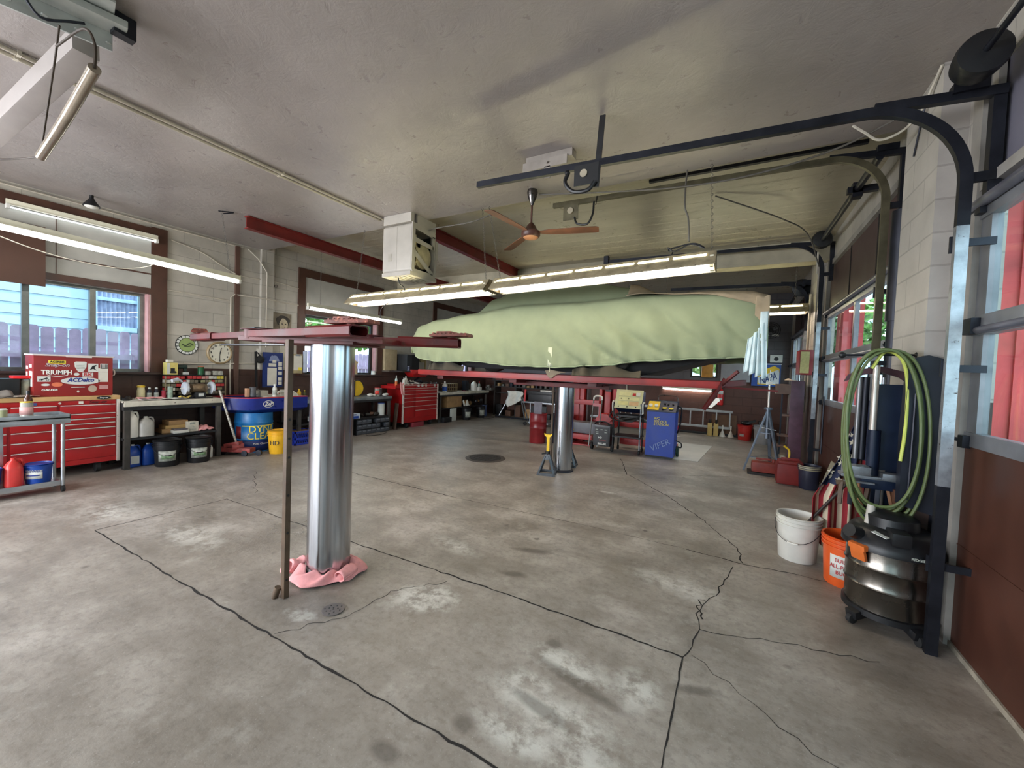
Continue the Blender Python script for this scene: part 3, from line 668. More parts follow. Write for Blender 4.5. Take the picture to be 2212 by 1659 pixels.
# ================================================================ rear in-ground lift with rails
L2=thing('vehicle_lift','red drive-on rail lift on a steel ram holding up the covered car','vehicle lift',(-2.25,5.78,0))
m=MB(); m.cyl((-2.25,5.78,0),(-2.25,5.78,1.34),.145,n=56); obj('ram',m,Mram,L2)
m=MB(); m.lathe((-2.25,5.78,0),[(.15,0),(.175,.0),(.17,.02),(.148,.03)],40); obj('floor_ring',m,Mdst,L2)
for yy in (5.05,6.45):
    m=MB(); m.box(-4.52,-.12,yy-.02,yy+.03,1.385,1.46,.006); m.box(-4.5,-.15,yy+.0,yy+.34,1.378,1.40); obj('rail',m,Mred2,L2)
each('cross_member',L2,Mred,[(lambda m,x=x: m.box(x-.06,x+.06,5.2,6.75,1.32,1.376,.004)) for x in (-4.2,-2.85,-1.65)])
m=MB(); m.box(-3.0,-1.5,5.5,6.1,1.28,1.345,.01); obj('head_plate',m,Mred,L2)
m=MB(); m.beam((-.13,5.08,1.42),(-.29,5.02,1.14),.05,.035,bev=.004); m.beam((-.13,5.08,1.42),(.03,5.0,1.58),.04,.03,bev=.003); m.beam((-.2,5.06,1.42),(.1,5.3,1.46),.06,.06); m.beam((-.1,5.0,1.5),(-.17,4.98,1.34),.02,.02); m.beam((-.1,5.12,1.4),(.42,5.3,1.38),.03,.02)
rp=obj('ramp_arm',m,Mred,L2); m=MB(); m.prism([(-.24,1.17),(-.21,1.165),(-.13,1.25),(-.14,1.28),(-.17,1.28)],'y',4.97,4.99); obj('tag',m,Mwht,rp)
m=MB(); m.cyl((-2.375,5.62,0),(-2.375,5.62,1.32),.016,n=10) ; obj('locking_leg',m,Mbrn,L2)

# the covered car
car=thing('covered_car','car hidden under a sage green cloth cover, raised on the rear lift','car',(-2.2,5.8,1.46))
def tab(t,x):
    if x<=t[0][0]: return t[0][1]
    for (a,p),(b,q) in zip(t,t[1:]):
        if x<=b: s_=(x-a)/(b-a); s_=s_*s_*(3-2*s_); return p+(q-p)*s_
    return t[-1][1]
HEM=[(-4.66,1.72),(-4.45,1.62),(-4.0,1.585),(-3.4,1.60),(-2.7,1.555),(-2.1,1.55),(-1.5,1.59),(-.9,1.66),(-.3,1.70),(.05,1.72),(.24,1.70)]
SHO=[(-4.68,2.0),(-4.5,2.13),(-4.1,2.20),(-3.5,2.27),(-2.6,2.36),(-1.8,2.36),(-1.,2.40),(-.3,2.39),(.1,2.37),(.26,2.33)]
TOP=[(-4.68,2.02),(-4.4,2.2),(-3.9,2.29),(-3.55,2.36),(-3.2,2.58),(-2.9,2.68),(-2.3,2.72),(-1.7,2.71),(-1.2,2.62),(-.8,2.5),(-.3,2.44),(.1,2.42),(.26,2.38)]
def coverpt(u,v,off=0.):
    x=-4.68+4.94*u; e=min(1,max(0,u*1.0)); 
    plan=1-.16*max(0,1-u/.14)**2-.02*max(0,(u-.95)/.05)**2
    hw=.9*plan; hem,sh,tp=tab(HEM,x),tab(SHO,x),tab(TOP,x); s=abs(v*2-1); sg=-1 if v<.5 else 1
    cab=max(0,tp-sh)
    # s:1 hem -> 0 centre line
    if s>.52: k=(1-s)/.48; yy=hw*(1+.03*math.sin(PI*k)); z=hem+(sh-hem)*k
    elif s>.40: k=(.52-s)/.12; yy=hw*(1-.13*k); z=sh+(.06+.02*cab)*math.sin(k*PI/2)*.8
    elif s>.22: k=(.40-s)/.18; yy=hw*(.87-.22*k-.0*k); z=sh+.05+(tp-sh-.07)*(.5-.5*math.cos(PI*k))
    else: k=s/.22; yy=hw*.65*k; z=tp-.03*k*k
    z=max(z,hem)
    # folds
    low=max(0,(s-.5)/.5); ph=x*9+z*7
    f=.012*math.sin(ph*1.6+2*math.sin(x*2.1))*low**.7+.034*math.sin(13*x+13*z+1.5*math.sin(5*z))*low*max(0,min(1,(x+2.2)/1.))+.014*math.sin(34*x+3*z)*low**4
    q_=abs(math.sin(5.5*x+7.5*z+.8*math.sin(4*z)+.4*math.sin(3*x))); f+=-.05*(1-q_)**3*min(1,low*1.6)*max(.12,min(1,(x+2.6)/1.2)); f+=.012*math.sin(20*x-16*z)*low*max(0,min(1,(-3.6-x)/.5)); f+=.004*math.sin(17*x+11*yy)
    yy+=f+off; z+=.003*math.sin(25*x)*low**3+off
    return (x,5.82+sg*yy,z)
m=MB(); m.grid(coverpt,210,90)
for u in (0,1):
    m.grid(lambda a,b,u=u:(coverpt(u,.5,0)[0]+(.02 if u else -.02)*math.sin(PI*a),5.82+(coverpt(u,b)[1]-5.82),coverpt(u,b)[2]*(a)+(tab(HEM,-4.68 if not u else .26))*(1-a)),12,40)
Mcov=M('sage_cover_cloth',(134,144,114),.9,var=.05,scale=5,bump=.25)
obj('cover',m,Mcov,car,smooth=75,solid=.004)
m=MB(); m.tube([coverpt(i/120,0.002,.004) for i in range(121)],.007,6); obj('hem',m,M('hem_cloth',(146,160,128),.8),car)
m=MB(); m.grid(lambda u,v:(-2.17+.06*u,4.9,1.57+.25*v),4,4); m.cyl((-2.14,4.905,1.6),(-2.14,4.895,1.6),.012,n=10); m.cyl((-2.14,4.9,1.6),(-2.14,4.9,1.5),.003,n=5); obj('strap',m,M('strap_cloth',(200,206,178),.8),car,solid=.004)
m=MB(); m.ring_loft([[(x,5.15,zb),(x,6.5,zb),(x,6.6,2.0),(x,5.05,2.0)] for x,zb in ((-4.4,1.75),(-3.6,1.52),(-1.0,1.5),(0,1.78))]); obj('underbody',m,M('underbody_black',(20,19,20),.8),car)
for x in (-3.98,-1.42):
    for yy in (5.02,6.42):
        m=MB(); m.lathe((x,yy-.0,1.76),[(.17,0),(.26,.0),(.3,.03),(.3,.17),(.26,.2),(.17,.2)],32,axis=(0,1,0)); obj('wheel',m,M('dusty_tyre',(40,38,34),.85,bump=.3),car)
# second cloth over the tail
def tanpt(u,v):
    x=-1.2+1.46*u; edge=.02+.26*(1-(u*.95))*0; vv=.268-.075*max(0,min(1,(u-.3)/.7))**1.3+.45*v
    p=Vector(coverpt(min(1,(x+4.68)/4.94),min(.98,vv),.02)); p.z+=.03*math.sin(u*11+v*4)*max(0,.6-u); 
    if x>.2: p.x+=.0
    return p
m=MB(); m.grid(tanpt,60,30); m.grid(lambda u,v:(-1.3+.3*u,5.3+.3*v,2.52+.10*math.sin(PI*u)*(1-.3*v)),10,6)
m.grid(lambda u,v:(.15+.13*u,4.895+.008*math.sin(v*8),2.36-(.2+.14*u)*v+.01*math.sin(9*u)),12,10)
single('canvas_sheet',m,M('tan_canvas',(160,144,118),.85,bump=.3),'tan canvas sheet laid over the tail of the covered car','sheet',solid=.005)
m=MB()
for i in range(4):
    a=i*.05; m.grid(lambda u,v,a=a,i=i:(.10+.036*i+.05*u-.02*v*(3-i)+.03*v,4.89+.012*math.sin(u*6+i)-.01*(i%2),1.92+.05*i-(.36+.07*i)*v+.03*u),5,14)
m.grid(lambda u,v:(.20+.07*u,4.885,2.2-.3*v),4,6)
single('hanging_cloth',m,M('pale_blue_cloth',(206,226,230),.8,bump=.2),'pale blue-white cloth strips hanging off the tail of the covered car','cloth',solid=.004)
# rag hanging over the near rail
m=MB(); m.grid(lambda u,v:(-2.2+.22*u+.03*math.sin(5*v)-.03*v,5.02-.01*math.sin(4*u),1.50-(.09*math.sin(PI*min(1,u*1.25))+.015)*v+.03*(1-u)),14,8)
single('rag',m,M('grey_rag',(150,134,112),.85,bump=.3),'grey rag hanging over the near red rail under the car','rag',solid=.004)

# added lamp in the unseen bay behind the viewer, to brighten the near floor
industrial(-5.4,-3.0,-1.4,2.62,2.62,'added twin-tube lamp, out of view, over the left of the bay behind the viewer','hanging twin-tube lamps',[(-5.2,3.5,-5.2),(-3.2,3.5,-3.2)])

for i,(xa,xb,mt,lb) in enumerate(((-4.25,-3.55,M('olive_blanket',(64,60,50),.9,bump=.3),'grey-olive moving blanket bundled on the near rail under the nose of the car'),(-1.85,-.98,M('khaki_blanket',(74,68,54),.9,bump=.3),'khaki moving blanket bundled on the near rail under the tail of the car'))):
    m=MB(); m.grid(lambda u,v:(xa+(xb-xa)*u,4.985+.035*math.sin(u*19+2*math.sin(5*u))-.03*v,1.462+(.13-.05*abs(2*u-1)+.02*math.sin(u*13))*(1-v)),46,8); single('moving_blanket',m,mt,lb,'blanket',solid=.01)

industrial(-4.1,-1.7,8.05,2.74,2.74,'added twin-tube lamp in the rear bay hidden behind the roof of the covered car','hanging twin-tube lamps',[(-3.9,3.64,-3.9),(-1.9,3.64,-1.9)])  # added lamp, unseen behind the car, to brighten the rear bay
# ================================================================ overhead: ceiling pipes, heater, fan, beams
CE=3.5
def straps(m,pts,r):
    for p in pts: m.box(p[0]-r,p[0]+r,p[1]-.012,p[1]+.012,p[2]-r,p[2]+r)
Mbeam=M('dark_red_beam_paint',(122,34,30),.5,var=.2,scale=3)
def ibeam(x,y0,y1,z,label):
    w,h,t=.1,.17,.012
    pr=[(-w/2,0),(w/2,0),(w/2,-t),(t/2,-t),(t/2,-h+t),(w/2,-h+t),(w/2,-h),(-w/2,-h),(-w/2,-h+t),(-t/2,-h+t),(-t/2,-t),(-w/2,-t)]
    m=MB(); m.ring_loft([[(x+a,y,z+b) for a,b in pr] for y in (y0,y1)]); single('ceiling_beam',m,Mbeam,label,'steel beam','dark red ceiling beams')
ibeam(-6.02,3.15,11.85,3.495,'dark red steel ceiling beam nearest the left wall, its end showing above the clock wall')
ibeam(-4.15,4.35,11.85,3.63,'dark red steel ceiling beam running back from behind the white heater')
for dx in (0,.075):
    m=MB(); m.cyl((-4.36+dx,YF,CE-.018),(-4.36+dx,4.02,CE-.018),.0145,n=10)
    for y in (-1.,.8,2.6): m.box(-4.38+dx,-4.34+dx,y-.01,y+.01,CE-.032,CE)
    single('ceiling_conduit',m,Mcond,'painted twin conduit line on the ceiling leading to the white heater','conduit','twin ceiling conduits')
# unit heater
h=thing('unit_heater','boxy off-white gas unit heater hanging under the ceiling above the front lift','heater',(-4.02,4.22,2.72))
hx0,hx1,hy0,hy1,hz0,hz1=-4.27,-3.76,3.99,4.46,2.74,3.38
def rrect(a0,a1,b0,b1,r,n=5):
    o=[]
    for cx,cy,s0 in ((a1-r,b1-r,0),(a0+r,b1-r,90),(a0+r,b0+r,180),(a1-r,b0+r,270)):
        for k in range(n+1): t=math.radians(s0+90*k/n); o.append((cx+r*math.cos(t),cy+r*math.sin(t)))
    return o
m=MB(); w=.012
o=rrect(hy0,hy1,hz0,hz1,.05); i=rrect(hy0+w,hy1-w,hz0+w,hz1-w,.04)
m.ring_loft([[(x,a,b) for a,b in o] for x in (hx0,hx1)],cap0=True,cap1=False)
m.ring_loft([[(x,a,b) for a,b in i] for x in (hx1,hx0+w)],cap0=False,cap1=True)
m.ring_loft([[(hx1,a,b) for a,b in o],[(hx1,a,b) for a,b in i]],False,False)
obj('casing',m,Moff,h)
m=MB(); m.box(-4.02,-4.018,hy0-.002,hy0,hz0+.04,hz1-.04); m.box(-4.17,-4.10,hy0-.003,hy0,2.9,3.0); obj('seam_and_plate',m,M('heater_shadow_grey',(168,162,150),.5),h)  # seam line and plate in a darker grey
# side plate with rounded cut-outs: bars between openings
m=MB(); X0,X1=hx1-.004,hx1+.012
def plate(poly): m.prism(poly,'x',X0,X1)
plate([(hy0,hz1),(hy0,hz0+.03),(hy0+.02,hz0),(hy0+.055,hz0),(hy0+.055,hz1)]); plate([(hy0+.05,hz1),(hy0+.05,3.31),(hy1-.02,3.28),(hy1-.02,hz1)])
plate([(hy0+.05,3.20),(hy0+.05,3.14),(hy1-.05,3.12),(hy1-.05,3.17)]); plate([(hy1-.07,3.3),(hy1-.07,3.12),(hy1-.02,3.12),(hy1-.02,3.3)])
plate([(hy0+.05,3.04),(hy0+.05,2.97),(hy1-.10,2.77),(hy1-.05,2.77),(hy1-.05,2.81)]); plate([(hy0+.05,hz0),(hy0+.05,hz0+.045),(hy1-.04,hz0+.045),(hy1-.04,hz0)])
plate([(hy1-.045,hz0),(hy1-.005,hz0),(hy1+.045,3.08),(hy1+.03,3.26),(hy1,3.26),(hy1+.005,3.06)])
obj('side_bracket',m,Moff,h)
m=MB(); m.cyl((-4.2,4.25,3.0),(-3.80,4.25,3.0),.17,n=28); m.box(-4.2,-3.80,4.05,4.12,2.85,3.25); obj('blower',m,M('cream_blower',(196,184,150),.4,var=.2),h)
m=MB(); m.box(-4.2,-3.82,hy1-.04,hy1-.03,2.8,3.3); m.cyl((-3.82,4.12,3.0),(-3.80,4.12,3.0),.05); m.box(-3.86,-3.8,4.14,4.2,3.1,3.2); obj('motor',m,Mblack,h)
m=MB(); m.box(hx0+.02,hx1+.02,hy0-.03,hy1+.02,hz0-.05,hz0-.0)
for k in range(4): m.box(hx0+.2+k*.07,hx0+.24+k*.07,hy0+.0,hy1-.1,hz0-.06,hz0-.05)
obj('louver_base',m,Moff,h)
m=MB(); m.box(hx0+.02,hx1,hy0-.02,hy0+.04,hz1,CE-.001); m.box(hx1-.03,hx1,hy0+.1,hy1,hz1-.02,CE-.001); m.box(hx0+.02,hx0+.06,hy0+.1,hy1-.1,hz1-.02,CE-.001); obj('mounting_bracket',m,Moff,h)
m=MB(); m.tube(spline([(-4.0,4.0,2.72),(-3.98,4.02,2.6),(-3.95,4.06,2.56),(-3.93,4.1,2.45)],4),.008,6); m.cyl((-3.93,4.1,2.47),(-3.92,4.1,2.4),.014); m.sph((-4.03,4.0,2.71),.02,8,6); obj('pull_cord',m,Mblack,h)
m=MB(); m.tube(spline([(-3.74,4.3,3.36),(-3.5,4.2,3.33),(-3.0,4.2,3.33),(-2.75,4.28,3.41)],6),.008,6); m.sph((-2.74,4.28,3.42),.025,10,6); single('heater_pipe',m,Mwire,'thin grey pipe running from the white heater toward the fan','pipe')
# ceiling fan
f=thing('ceiling_fan','three-blade brown ceiling fan on a short rod above the hanging lamps','ceiling fan',(-2.06,4.05,2.98))
m=MB(); m.lathe((-2.06,4.05,3.5),[(.055,-.001),(.06,-.03),(.05,-.08),(.02,-.15),(.012,-.17)],20); obj('canopy',m,M('chrome_dark',(90,86,84),.15,.9),f)
m=MB(); m.cyl((-2.06,4.05,3.12),(-2.06,4.05,3.36),.011,n=10); obj('rod',m,M('fan_brown',(78,44,34),.4),f)
m=MB(); m.lathe((-2.06,4.05,2.98),[(.0,0),(.09,.0),(.105,.02),(.105,.06),(.07,.085),(.045,.13),(.02,.16)],28); obj('motor_housing',m,M('fan_brown',(78,44,34),.4),f)
m=MB(); m.lathe((-2.06,4.05,2.97),[(.0,0),(.07,0),(.085,.012)],24); obj('bottom_cap',m,M('fan_tan',(176,120,88),.4),f)
Mbl=M('fan_blade_brown',(112,70,52),.55,var=.25)
for a in (14,140,262):
    a=math.radians(a); d=Vector((math.cos(a),math.sin(a),0)); s_=Vector((-d.y,d.x,-.16)); c=Vector((-2.06,4.05,3.03)); m=MB(); R=.74
    m.ring_loft([[c+d*r+s_*w_*k+Vector((0,0,q)) for k,q in ((-1,0),(1,0),(1,.006),(-1,.006))] for r,w_ in ((.1,.025),(.2,.05),(.5,.06),(R-.03,.062),(R,.045))]); obj('blade',m,Mbl,f)
# small ceiling box with T stem
b=thing('ceiling_junction_box','pale rectangular ceiling box with a drop stem next to the long dark-shaded track','ceiling box',(-1.58,3.45,3.4))
m=MB(); m.box(-1.82,-1.36,3.42,3.52,3.43,3.499,.004); m.box(-1.84,-1.4,3.4,3.42,3.36,3.44); m.box(-1.62,-1.56,3.4,3.42,3.26,3.37); m.cyl((-1.59,3.38,3.4),(-1.59,3.40,3.4),.01); obj('body',m,M('ceiling_grey_enamel',(150,142,134),.45),b)
# cone lamp near left windows
b=thing('cone_lamp','small dark cone-shaped lamp on the ceiling above the first left window','ceiling light',(-7.2,1.93,3.38))
m=MB(); m.lathe((-7.2,1.93,3.36),[(.085,0),(.075,.02),(.03,.085),(.02,.11),(.02,.1399)],20); obj('shade',m,Mblack,b); m=MB(); m.sph((-7.2,1.93,3.365),(.07,.07,.03),12,6); obj('bulb',m,Mwht,b)
# upper-left bracketed opener rail and hanging tube
o=thing('hoist_bracket','pale perforated steel channel bracket with a slanting arm in the top left of the ceiling','bracket',(-3.6,.9,3.3))
m=MB(); m.beam((-3.42,.3,3.42),(-3.25,1.02,3.42),.13,.04,bev=.006); m.beam((-3.50,.34,3.36),(-3.33,.98,3.36),.012,.12); m.beam((-3.36,.3,3.455),(-3.20,.95,3.455),.2,.012)
for k in range(4): m.cyl((-3.41+.03*k,.6+.12*k,3.33),(-3.41+.03*k,.6+.12*k,3.335),.012)
obj('channel',m,M('channel_pale_grey',(176,180,176),.45,.1,var=.15),o)
m=MB(); m.box(-3.3,-3.24,.96,1.06,3.38,3.499); m.tube(spline([(-3.33,.62,3.38),(-3.36,.7,3.3),(-3.33,.8,3.34),(-3.32,.86,3.37)],4),.007,6); obj('bolt_clip',m,Mdst,o)
m=MB(); m.beam((-3.45,.9,3.33),(-5.6,.80,3.14),.12,.13,bev=.01); obj('slanting_arm',m,M('white_pvc_duct',(158,151,147),.5,var=.05),o)
t=thing('hanging_tube','long pale cylindrical tube hanging by a dark cord under the slanting bracket arm','tube light',(-3.7,.85,2.85))
a=Vector((-2.920,.793,2.95)); bb=Vector((-3.947,.825,2.75))
m=MB(); P=spline([a,(a+bb)/2+Vector((.0,.0,-.015)),bb],8); m.tube(P,.026,16); obj('tube',m,M('pearl_tube',(158,148,132),.18,.5,var=.08),t)
m=MB(); m.tube(spline([a,a+Vector((0,0,.12)),Vector((-3.072,.791,3.2)),Vector((-3.424,.775,3.22))],6),.0065,6); m.tube([Vector((-3.346,.768,3.3)),Vector((-3.492,.787,3.2)),Vector((-3.935,.826,2.8))],.005,6); m.tube(spline([bb,Vector((-4.303,.799,2.8)),Vector((-4.544,.701,2.8))],4),.005,6); obj('cord',m,M('dark_cord',(58,46,34),.7),t)
# conduits on the left wall, cable at ceiling
Wx=XL+.02
def pipe(pts,r,label,cat='conduit',mat=None,grp=None): m=MB(); m.tube(pts,r,8); return single('wall_conduit' if cat=='conduit' else 'cable',m,mat or Mcond,label,cat,grp)
pipe([(Wx,-1,3.45),(Wx,3.92,3.45)],.011,'pale conduit along the very top of the left wall above the first window')
pipe(spline([(Wx,2.9,3.28),(Wx,3.3,3.2),(Wx,3.6,3.06),(Wx,3.9,2.96),(Wx,4.5,2.98),(Wx,4.95,2.94)],5),.009,'pale sagging cable across the blocks between the first and middle left windows','cable')
pipe([(Wx,2.87,2.52),(Wx,3.70,2.50)],.011,'short level conduit right of the first left window casing')
pipe([(Wx+.0,3.74,.9),(Wx,3.74,2.56),(Wx,3.80,2.62),(Wx+.07,4.2,2.62),(Wx+.07,4.46,2.62),(Wx,4.6,2.62),(Wx,5.05,2.62)],.012,'conduit that climbs past the round clock and turns toward the middle left window')
pipe([(Wx+.065,4.3,1.75),(Wx+.065,4.3,3.1),(Wx+.065,4.15,3.3),(Wx,4.0,3.45)],.011,'vertical conduit on the narrow pilaster left of the middle window')
pipe([(Wx,2.9,1.40),(Wx,4.15,1.45)],.01,'level conduit passing in front of the round clock')
m=MB(); m.box(XL,XL+.035,3.80,3.87,.8,3.45); single('wall_channel',m,M('brown_channel',(96,70,60),.5),'dusky brown upright channel just behind the clock conduit','channel')
# red valve ball
m=MB(); m.sph((XL+.03,4.5,2.9),.03,10,8); m.cyl((XL,4.5,2.9),(XL+.03,4.5,2.9),.012); single('wall_sensor',m,M('grey_knob',(120,112,104),.5),'small round grey sensor on the block wall left of the middle window','sensor')
# brown board hanging at far left
m=MB(); m.box(-7.50,-7.47,.2,1.6,2.31,3.03,.004); single('hanging_board',m,M('brown_board',(84,56,44),.5,var=.15,scale=2),'brown board covering the upper part of the first left window at the picture edge','board')

# ================================================================ overhead door tracks
def track(Y,zc,zend,xend,rad,label,dark,split=2.37,low=0.):
    """curved C-channel track: vertical at X=1.03, curve of radius rad, horizontal back to xend"""
    t=thing('door_track',label,'door track',(1.03,Y,low),'overhead door tracks'); xv=1.035
    def chan(P,mat,nm):
        m=MB(); rings=[]
        for i,p in enumerate(P):
            a=P[max(i-1,0)]; b=P[min(i+1,len(P)-1)]; d=(b-a).normalized(); n_=Vector((-d.z,0,d.x)); 
            rings.append([p+n_*q+Vector((0,yy,0)) for q,yy in ((-.026,-.018),(.026,-.018),(.026,.018),(.021,.018),(.021,-.012),(-.021,-.012),(-.021,.018),(-.026,.018))])
        m.ring_loft(rings); return obj(nm,m,mat,t)
    V=Vector; zs=zc-rad
    arc=[V((xv-rad+rad*math.cos(a),Y,zs+rad*math.sin(a))) for a in [PI/2*k/14 for k in range(15)]]
    gz=split; chan([V((xv,Y,.95)),V((xv,Y,gz))],Mgal,'vertical_track'); chan([V((xv,Y,low)),V((xv,Y,.95))],Mtrk,'lower_track')  # one galvanised metal; glare and shade put into its bright and dark stretches
    hz=[V((xv-rad-.02,Y,zc)),V((xend,Y,zend))]
    chan([V((xv,Y,gz))]+arc+hz,Mtrk if dark!=2 else Mbrn2,'curved_track')
    for z in (.5,1.6,2.28):
        m=MB(); m.box(xv+.02,XR-.0,Y-.006,Y+.01,z-.02,z+.02); m.box(xv-.035,xv+.03,Y+.022,Y+.035,z-.045,z+.045); obj('track_bracket',m,Mdst,t)
    m=MB(); m.box(XR-.05,XR+.0,Y-.0,Y+.05,zc-.55,zc+.0); m.box(xv,XR,Y-.005,Y+.02,zc-.48,zc-.43); m.beam((xv-.4,Y+.01,zc+.02),(XR,Y+.01,zc-.02),.04,.05); m.box(xv-.08,xv+.06,Y-.03,Y+.03,zc,zc+.05); 
    obj('end_bearing_plate',m,Mtrk,t); return t
Mbrn2=M('bronze_track',(104,98,78),.4,.6,var=.2)
T1=track(3.1,3.08,3.175,-2.14,.47,'long dark-shaded curved door track reaching over the front bay, nearest the viewer',1)
m=MB(); m.box(-1.2,-1.0,3.08,3.09,2.98,3.14); obj('end_plate',m,Mblack,T1); 
m=MB(); m.beam((-1.02,3.09,2.95),(-.99,3.09,3.49),.012,.045,up=(1,0,0)); obj('hanger_strap',m,Mblack,T1)
m=MB(); m.cyl((-1.12,3.07,3.07),(-1.12,3.079,3.07),.03,n=18); obj('plate_hole',m,M('pale_hole',(170,160,140),.8),T1)
m=MB(); m.tube(spline([(-1.25,3.08,3.1),(-1.27,3.07,3.02),(-1.2,3.07,2.94),(-1.08,3.07,2.93),(-1.02,3.07,2.99)],6),.016,8); m.sph((-1.26,3.08,3.1),.022,8,6); obj('bumper_spring',m,Mblack,T1)
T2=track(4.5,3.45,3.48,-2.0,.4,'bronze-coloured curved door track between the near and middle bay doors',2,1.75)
m=MB(); m.box(-1.86,-1.68,4.48,4.49,3.28,3.46); obj('end_plate',m,Mbrn2,T2); m=MB(); m.cyl((-1.77,4.46,3.38),(-1.77,4.479,3.38),.035,n=18); obj('plate_hole',m,M('pale_hole',(170,160,140),.8),T2)
m=MB(); m.tube(spline([(-1.72,4.48,3.3),(-1.68,4.47,3.22),(-1.56,4.47,3.2),(-1.5,4.47,3.3),(-1.49,4.47,3.44)],6),.012,8); m.tube([(-1.47,4.48,3.4),(-1.46,4.48,3.5)],.006,5); obj('bumper_spring',m,Mblack,T2)
m=MB(); m.box(-.9,.9,4.49,4.53,3.55,3.58); obj('angle_brace',m,Mtrk,T2)
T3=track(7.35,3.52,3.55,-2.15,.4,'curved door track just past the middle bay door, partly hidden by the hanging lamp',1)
m=MB(); m.box(-1.5,-1.25,7.33,7.34,3.36,3.5); obj('end_plate',m,Mtrk,T3); m=MB(); m.cyl((-1.38,7.31,3.43),(-1.38,7.329,3.43),.035,n=18); obj('plate_hole',m,M('pale_hole',(170,160,140),.8),T3)
m=MB(); m.tube([(-1.1,7.34,3.35),(-1.02,7.34,3.62)],.008,6); m.box(-2.2,-2.12,7.3,7.4,3.5,3.64); obj('hanger_strap',m,Mtrk,T3)
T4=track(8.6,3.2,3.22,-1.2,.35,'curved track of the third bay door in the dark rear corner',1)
# torsion shafts and drums
s_=thing('torsion_shaft','black torsion shaft with a big ribbed cable drum above the nearest bay door','torsion shaft',(.97,1.5,3.1))
m=MB(); m.cyl((.99,-1.,3.16),(.99,3.02,3.14),.014,n=12); obj('shaft',m,Mtrk,s_)
m=MB(); m.lathe((.99,2.88,3.14),[(.05,-.04),(.1,-.03),(.105,0),(.098,.015),(.102,.03),(.095,.045),(.098,.06),(.09,.075),(.092,.09),(.05,.12),(.03,.13)],30,axis=(0,1,0)); obj('cable_drum',m,Mblack,s_)
m=MB(); m.lathe((.99,2.2,3.15),[(.03,-.05),(.06,-.04),(.06,.04),(.03,.05)],20,axis=(0,1,0)); m.box(.97,XR-.03,2.16,2.22,3.1,3.22); obj('centre_bearing',m,Mtrk,s_)
s_=thing('torsion_shaft','black torsion shaft with a spoked drum above the middle bay door','torsion shaft',(.98,5.8,3.45))
m=MB(); m.cyl((.98,4.5,3.42),(.98,7.3,3.50),.03,n=14); obj('shaft',m,Mtrk,s_)
m=MB(); m.lathe((.98,7.1,3.5),[(.04,-.04),(.11,-.03),(.125,0),(.11,.03),(.12,.05),(.1,.08),(.04,.1)],26,axis=(0,1,0)); obj('cable_drum',m,Mblack,s_)
m=MB(); m.box(.9,XR-.03,5.2,5.26,3.4,3.46); m.box(.94,1.02,5.2,5.3,3.36,3.5); obj('centre_bearing',m,Mtrk,s_)
s_=thing('torsion_shaft','dark torsion drum in the rear right corner over the third bay door','torsion shaft',(.95,8.9,3.15))
m=MB(); m.cyl((.96,8.5,3.15),(.96,11.5,3.15),.025); obj('shaft',m,Mtrk,s_); m=MB(); m.lathe((.96,8.7,3.15),[(.05,0),(.15,.02),(.15,.08),(.05,.12)],24,axis=(0,1,0)); obj('cable_drum',m,Mblack,s_)
# loose electrical cables
def cab(pts,r,label,mat=Mwire): m=MB(); m.tube(spline(pts,8),r,6); single('cable',m,mat,label,'cable')
cab([(-2.0,4.1,3.46),(-1.3,4.1,3.36),(-.6,4.1,3.28),(.0,4.1,3.27),(.6,4.1,3.36),(1.0,4.0,3.48)],.008,'long grey cable sagging from the fan mount toward the doors')
cab([(.70,4.0,3.47),(.76,3.95,3.38),(.84,3.9,3.28),(.94,3.8,3.27),(1.0,3.7,3.33),(1.02,3.6,3.42),(1.03,3.5,3.49)],.009,'pale looped cable near the top of the pier between the doors',Mwirel)
cab([(1.035,3.75,3.4),(1.03,3.82,3.25),(1.032,3.9,3.12)],.006,'short dark cable hanging on the pier between the doors',Mdst)
cab([(-.5,4.25,3.49),(-.5,4.2,3.15),(-.46,4.18,3.0),(-.44,4.17,2.78)],.009,'power cable dropping from the ceiling to the right end of the long lamp')
cab([(-.62,4.1,2.72),(-.55,4.1,2.68),(-.42,4.1,2.73),(-.3,4.1,2.68),(-.4,4.15,2.75),(-.6,4.15,2.72),(-.6,4.1,2.68)],.007,'coiled spare cable lying on the right end of the long lamp',Mdst)
cab([(-.3,5.3,3.62),(.4,6.,3.5),(.75,6.6,3.45),(.95,7.,3.1)],.008,'thin grey cable running along the rear ceiling to the middle door drum')
cab([(.93,7.0,3.3),(.93,7.0,3.0)],.012,'white pull rope hanging by the far side of the middle bay door',Mwirel)
cab([(-6.1,.75,2.66),(-6.1,1.3,2.5),(-6.1,1.8,2.47),(-6.1,2.1,2.55),(-6.1,2.2,2.66)],.005,'thin cable sagging under the first strip light',Mwirel)
cab([(-6.1,2.9,3.45),(-6.05,3.0,3.49),(-6.12,2.85,3.47)],.008,'dark hook above the first strip light chain',Mdst)
cab([(-3.93,4.1,2.4),(-4.15,4.12,2.42),(-4.45,4.15,2.3),(-4.5,4.2,2.12)],.005,'short cord hanging below the left half of the long lamp',Mdst)
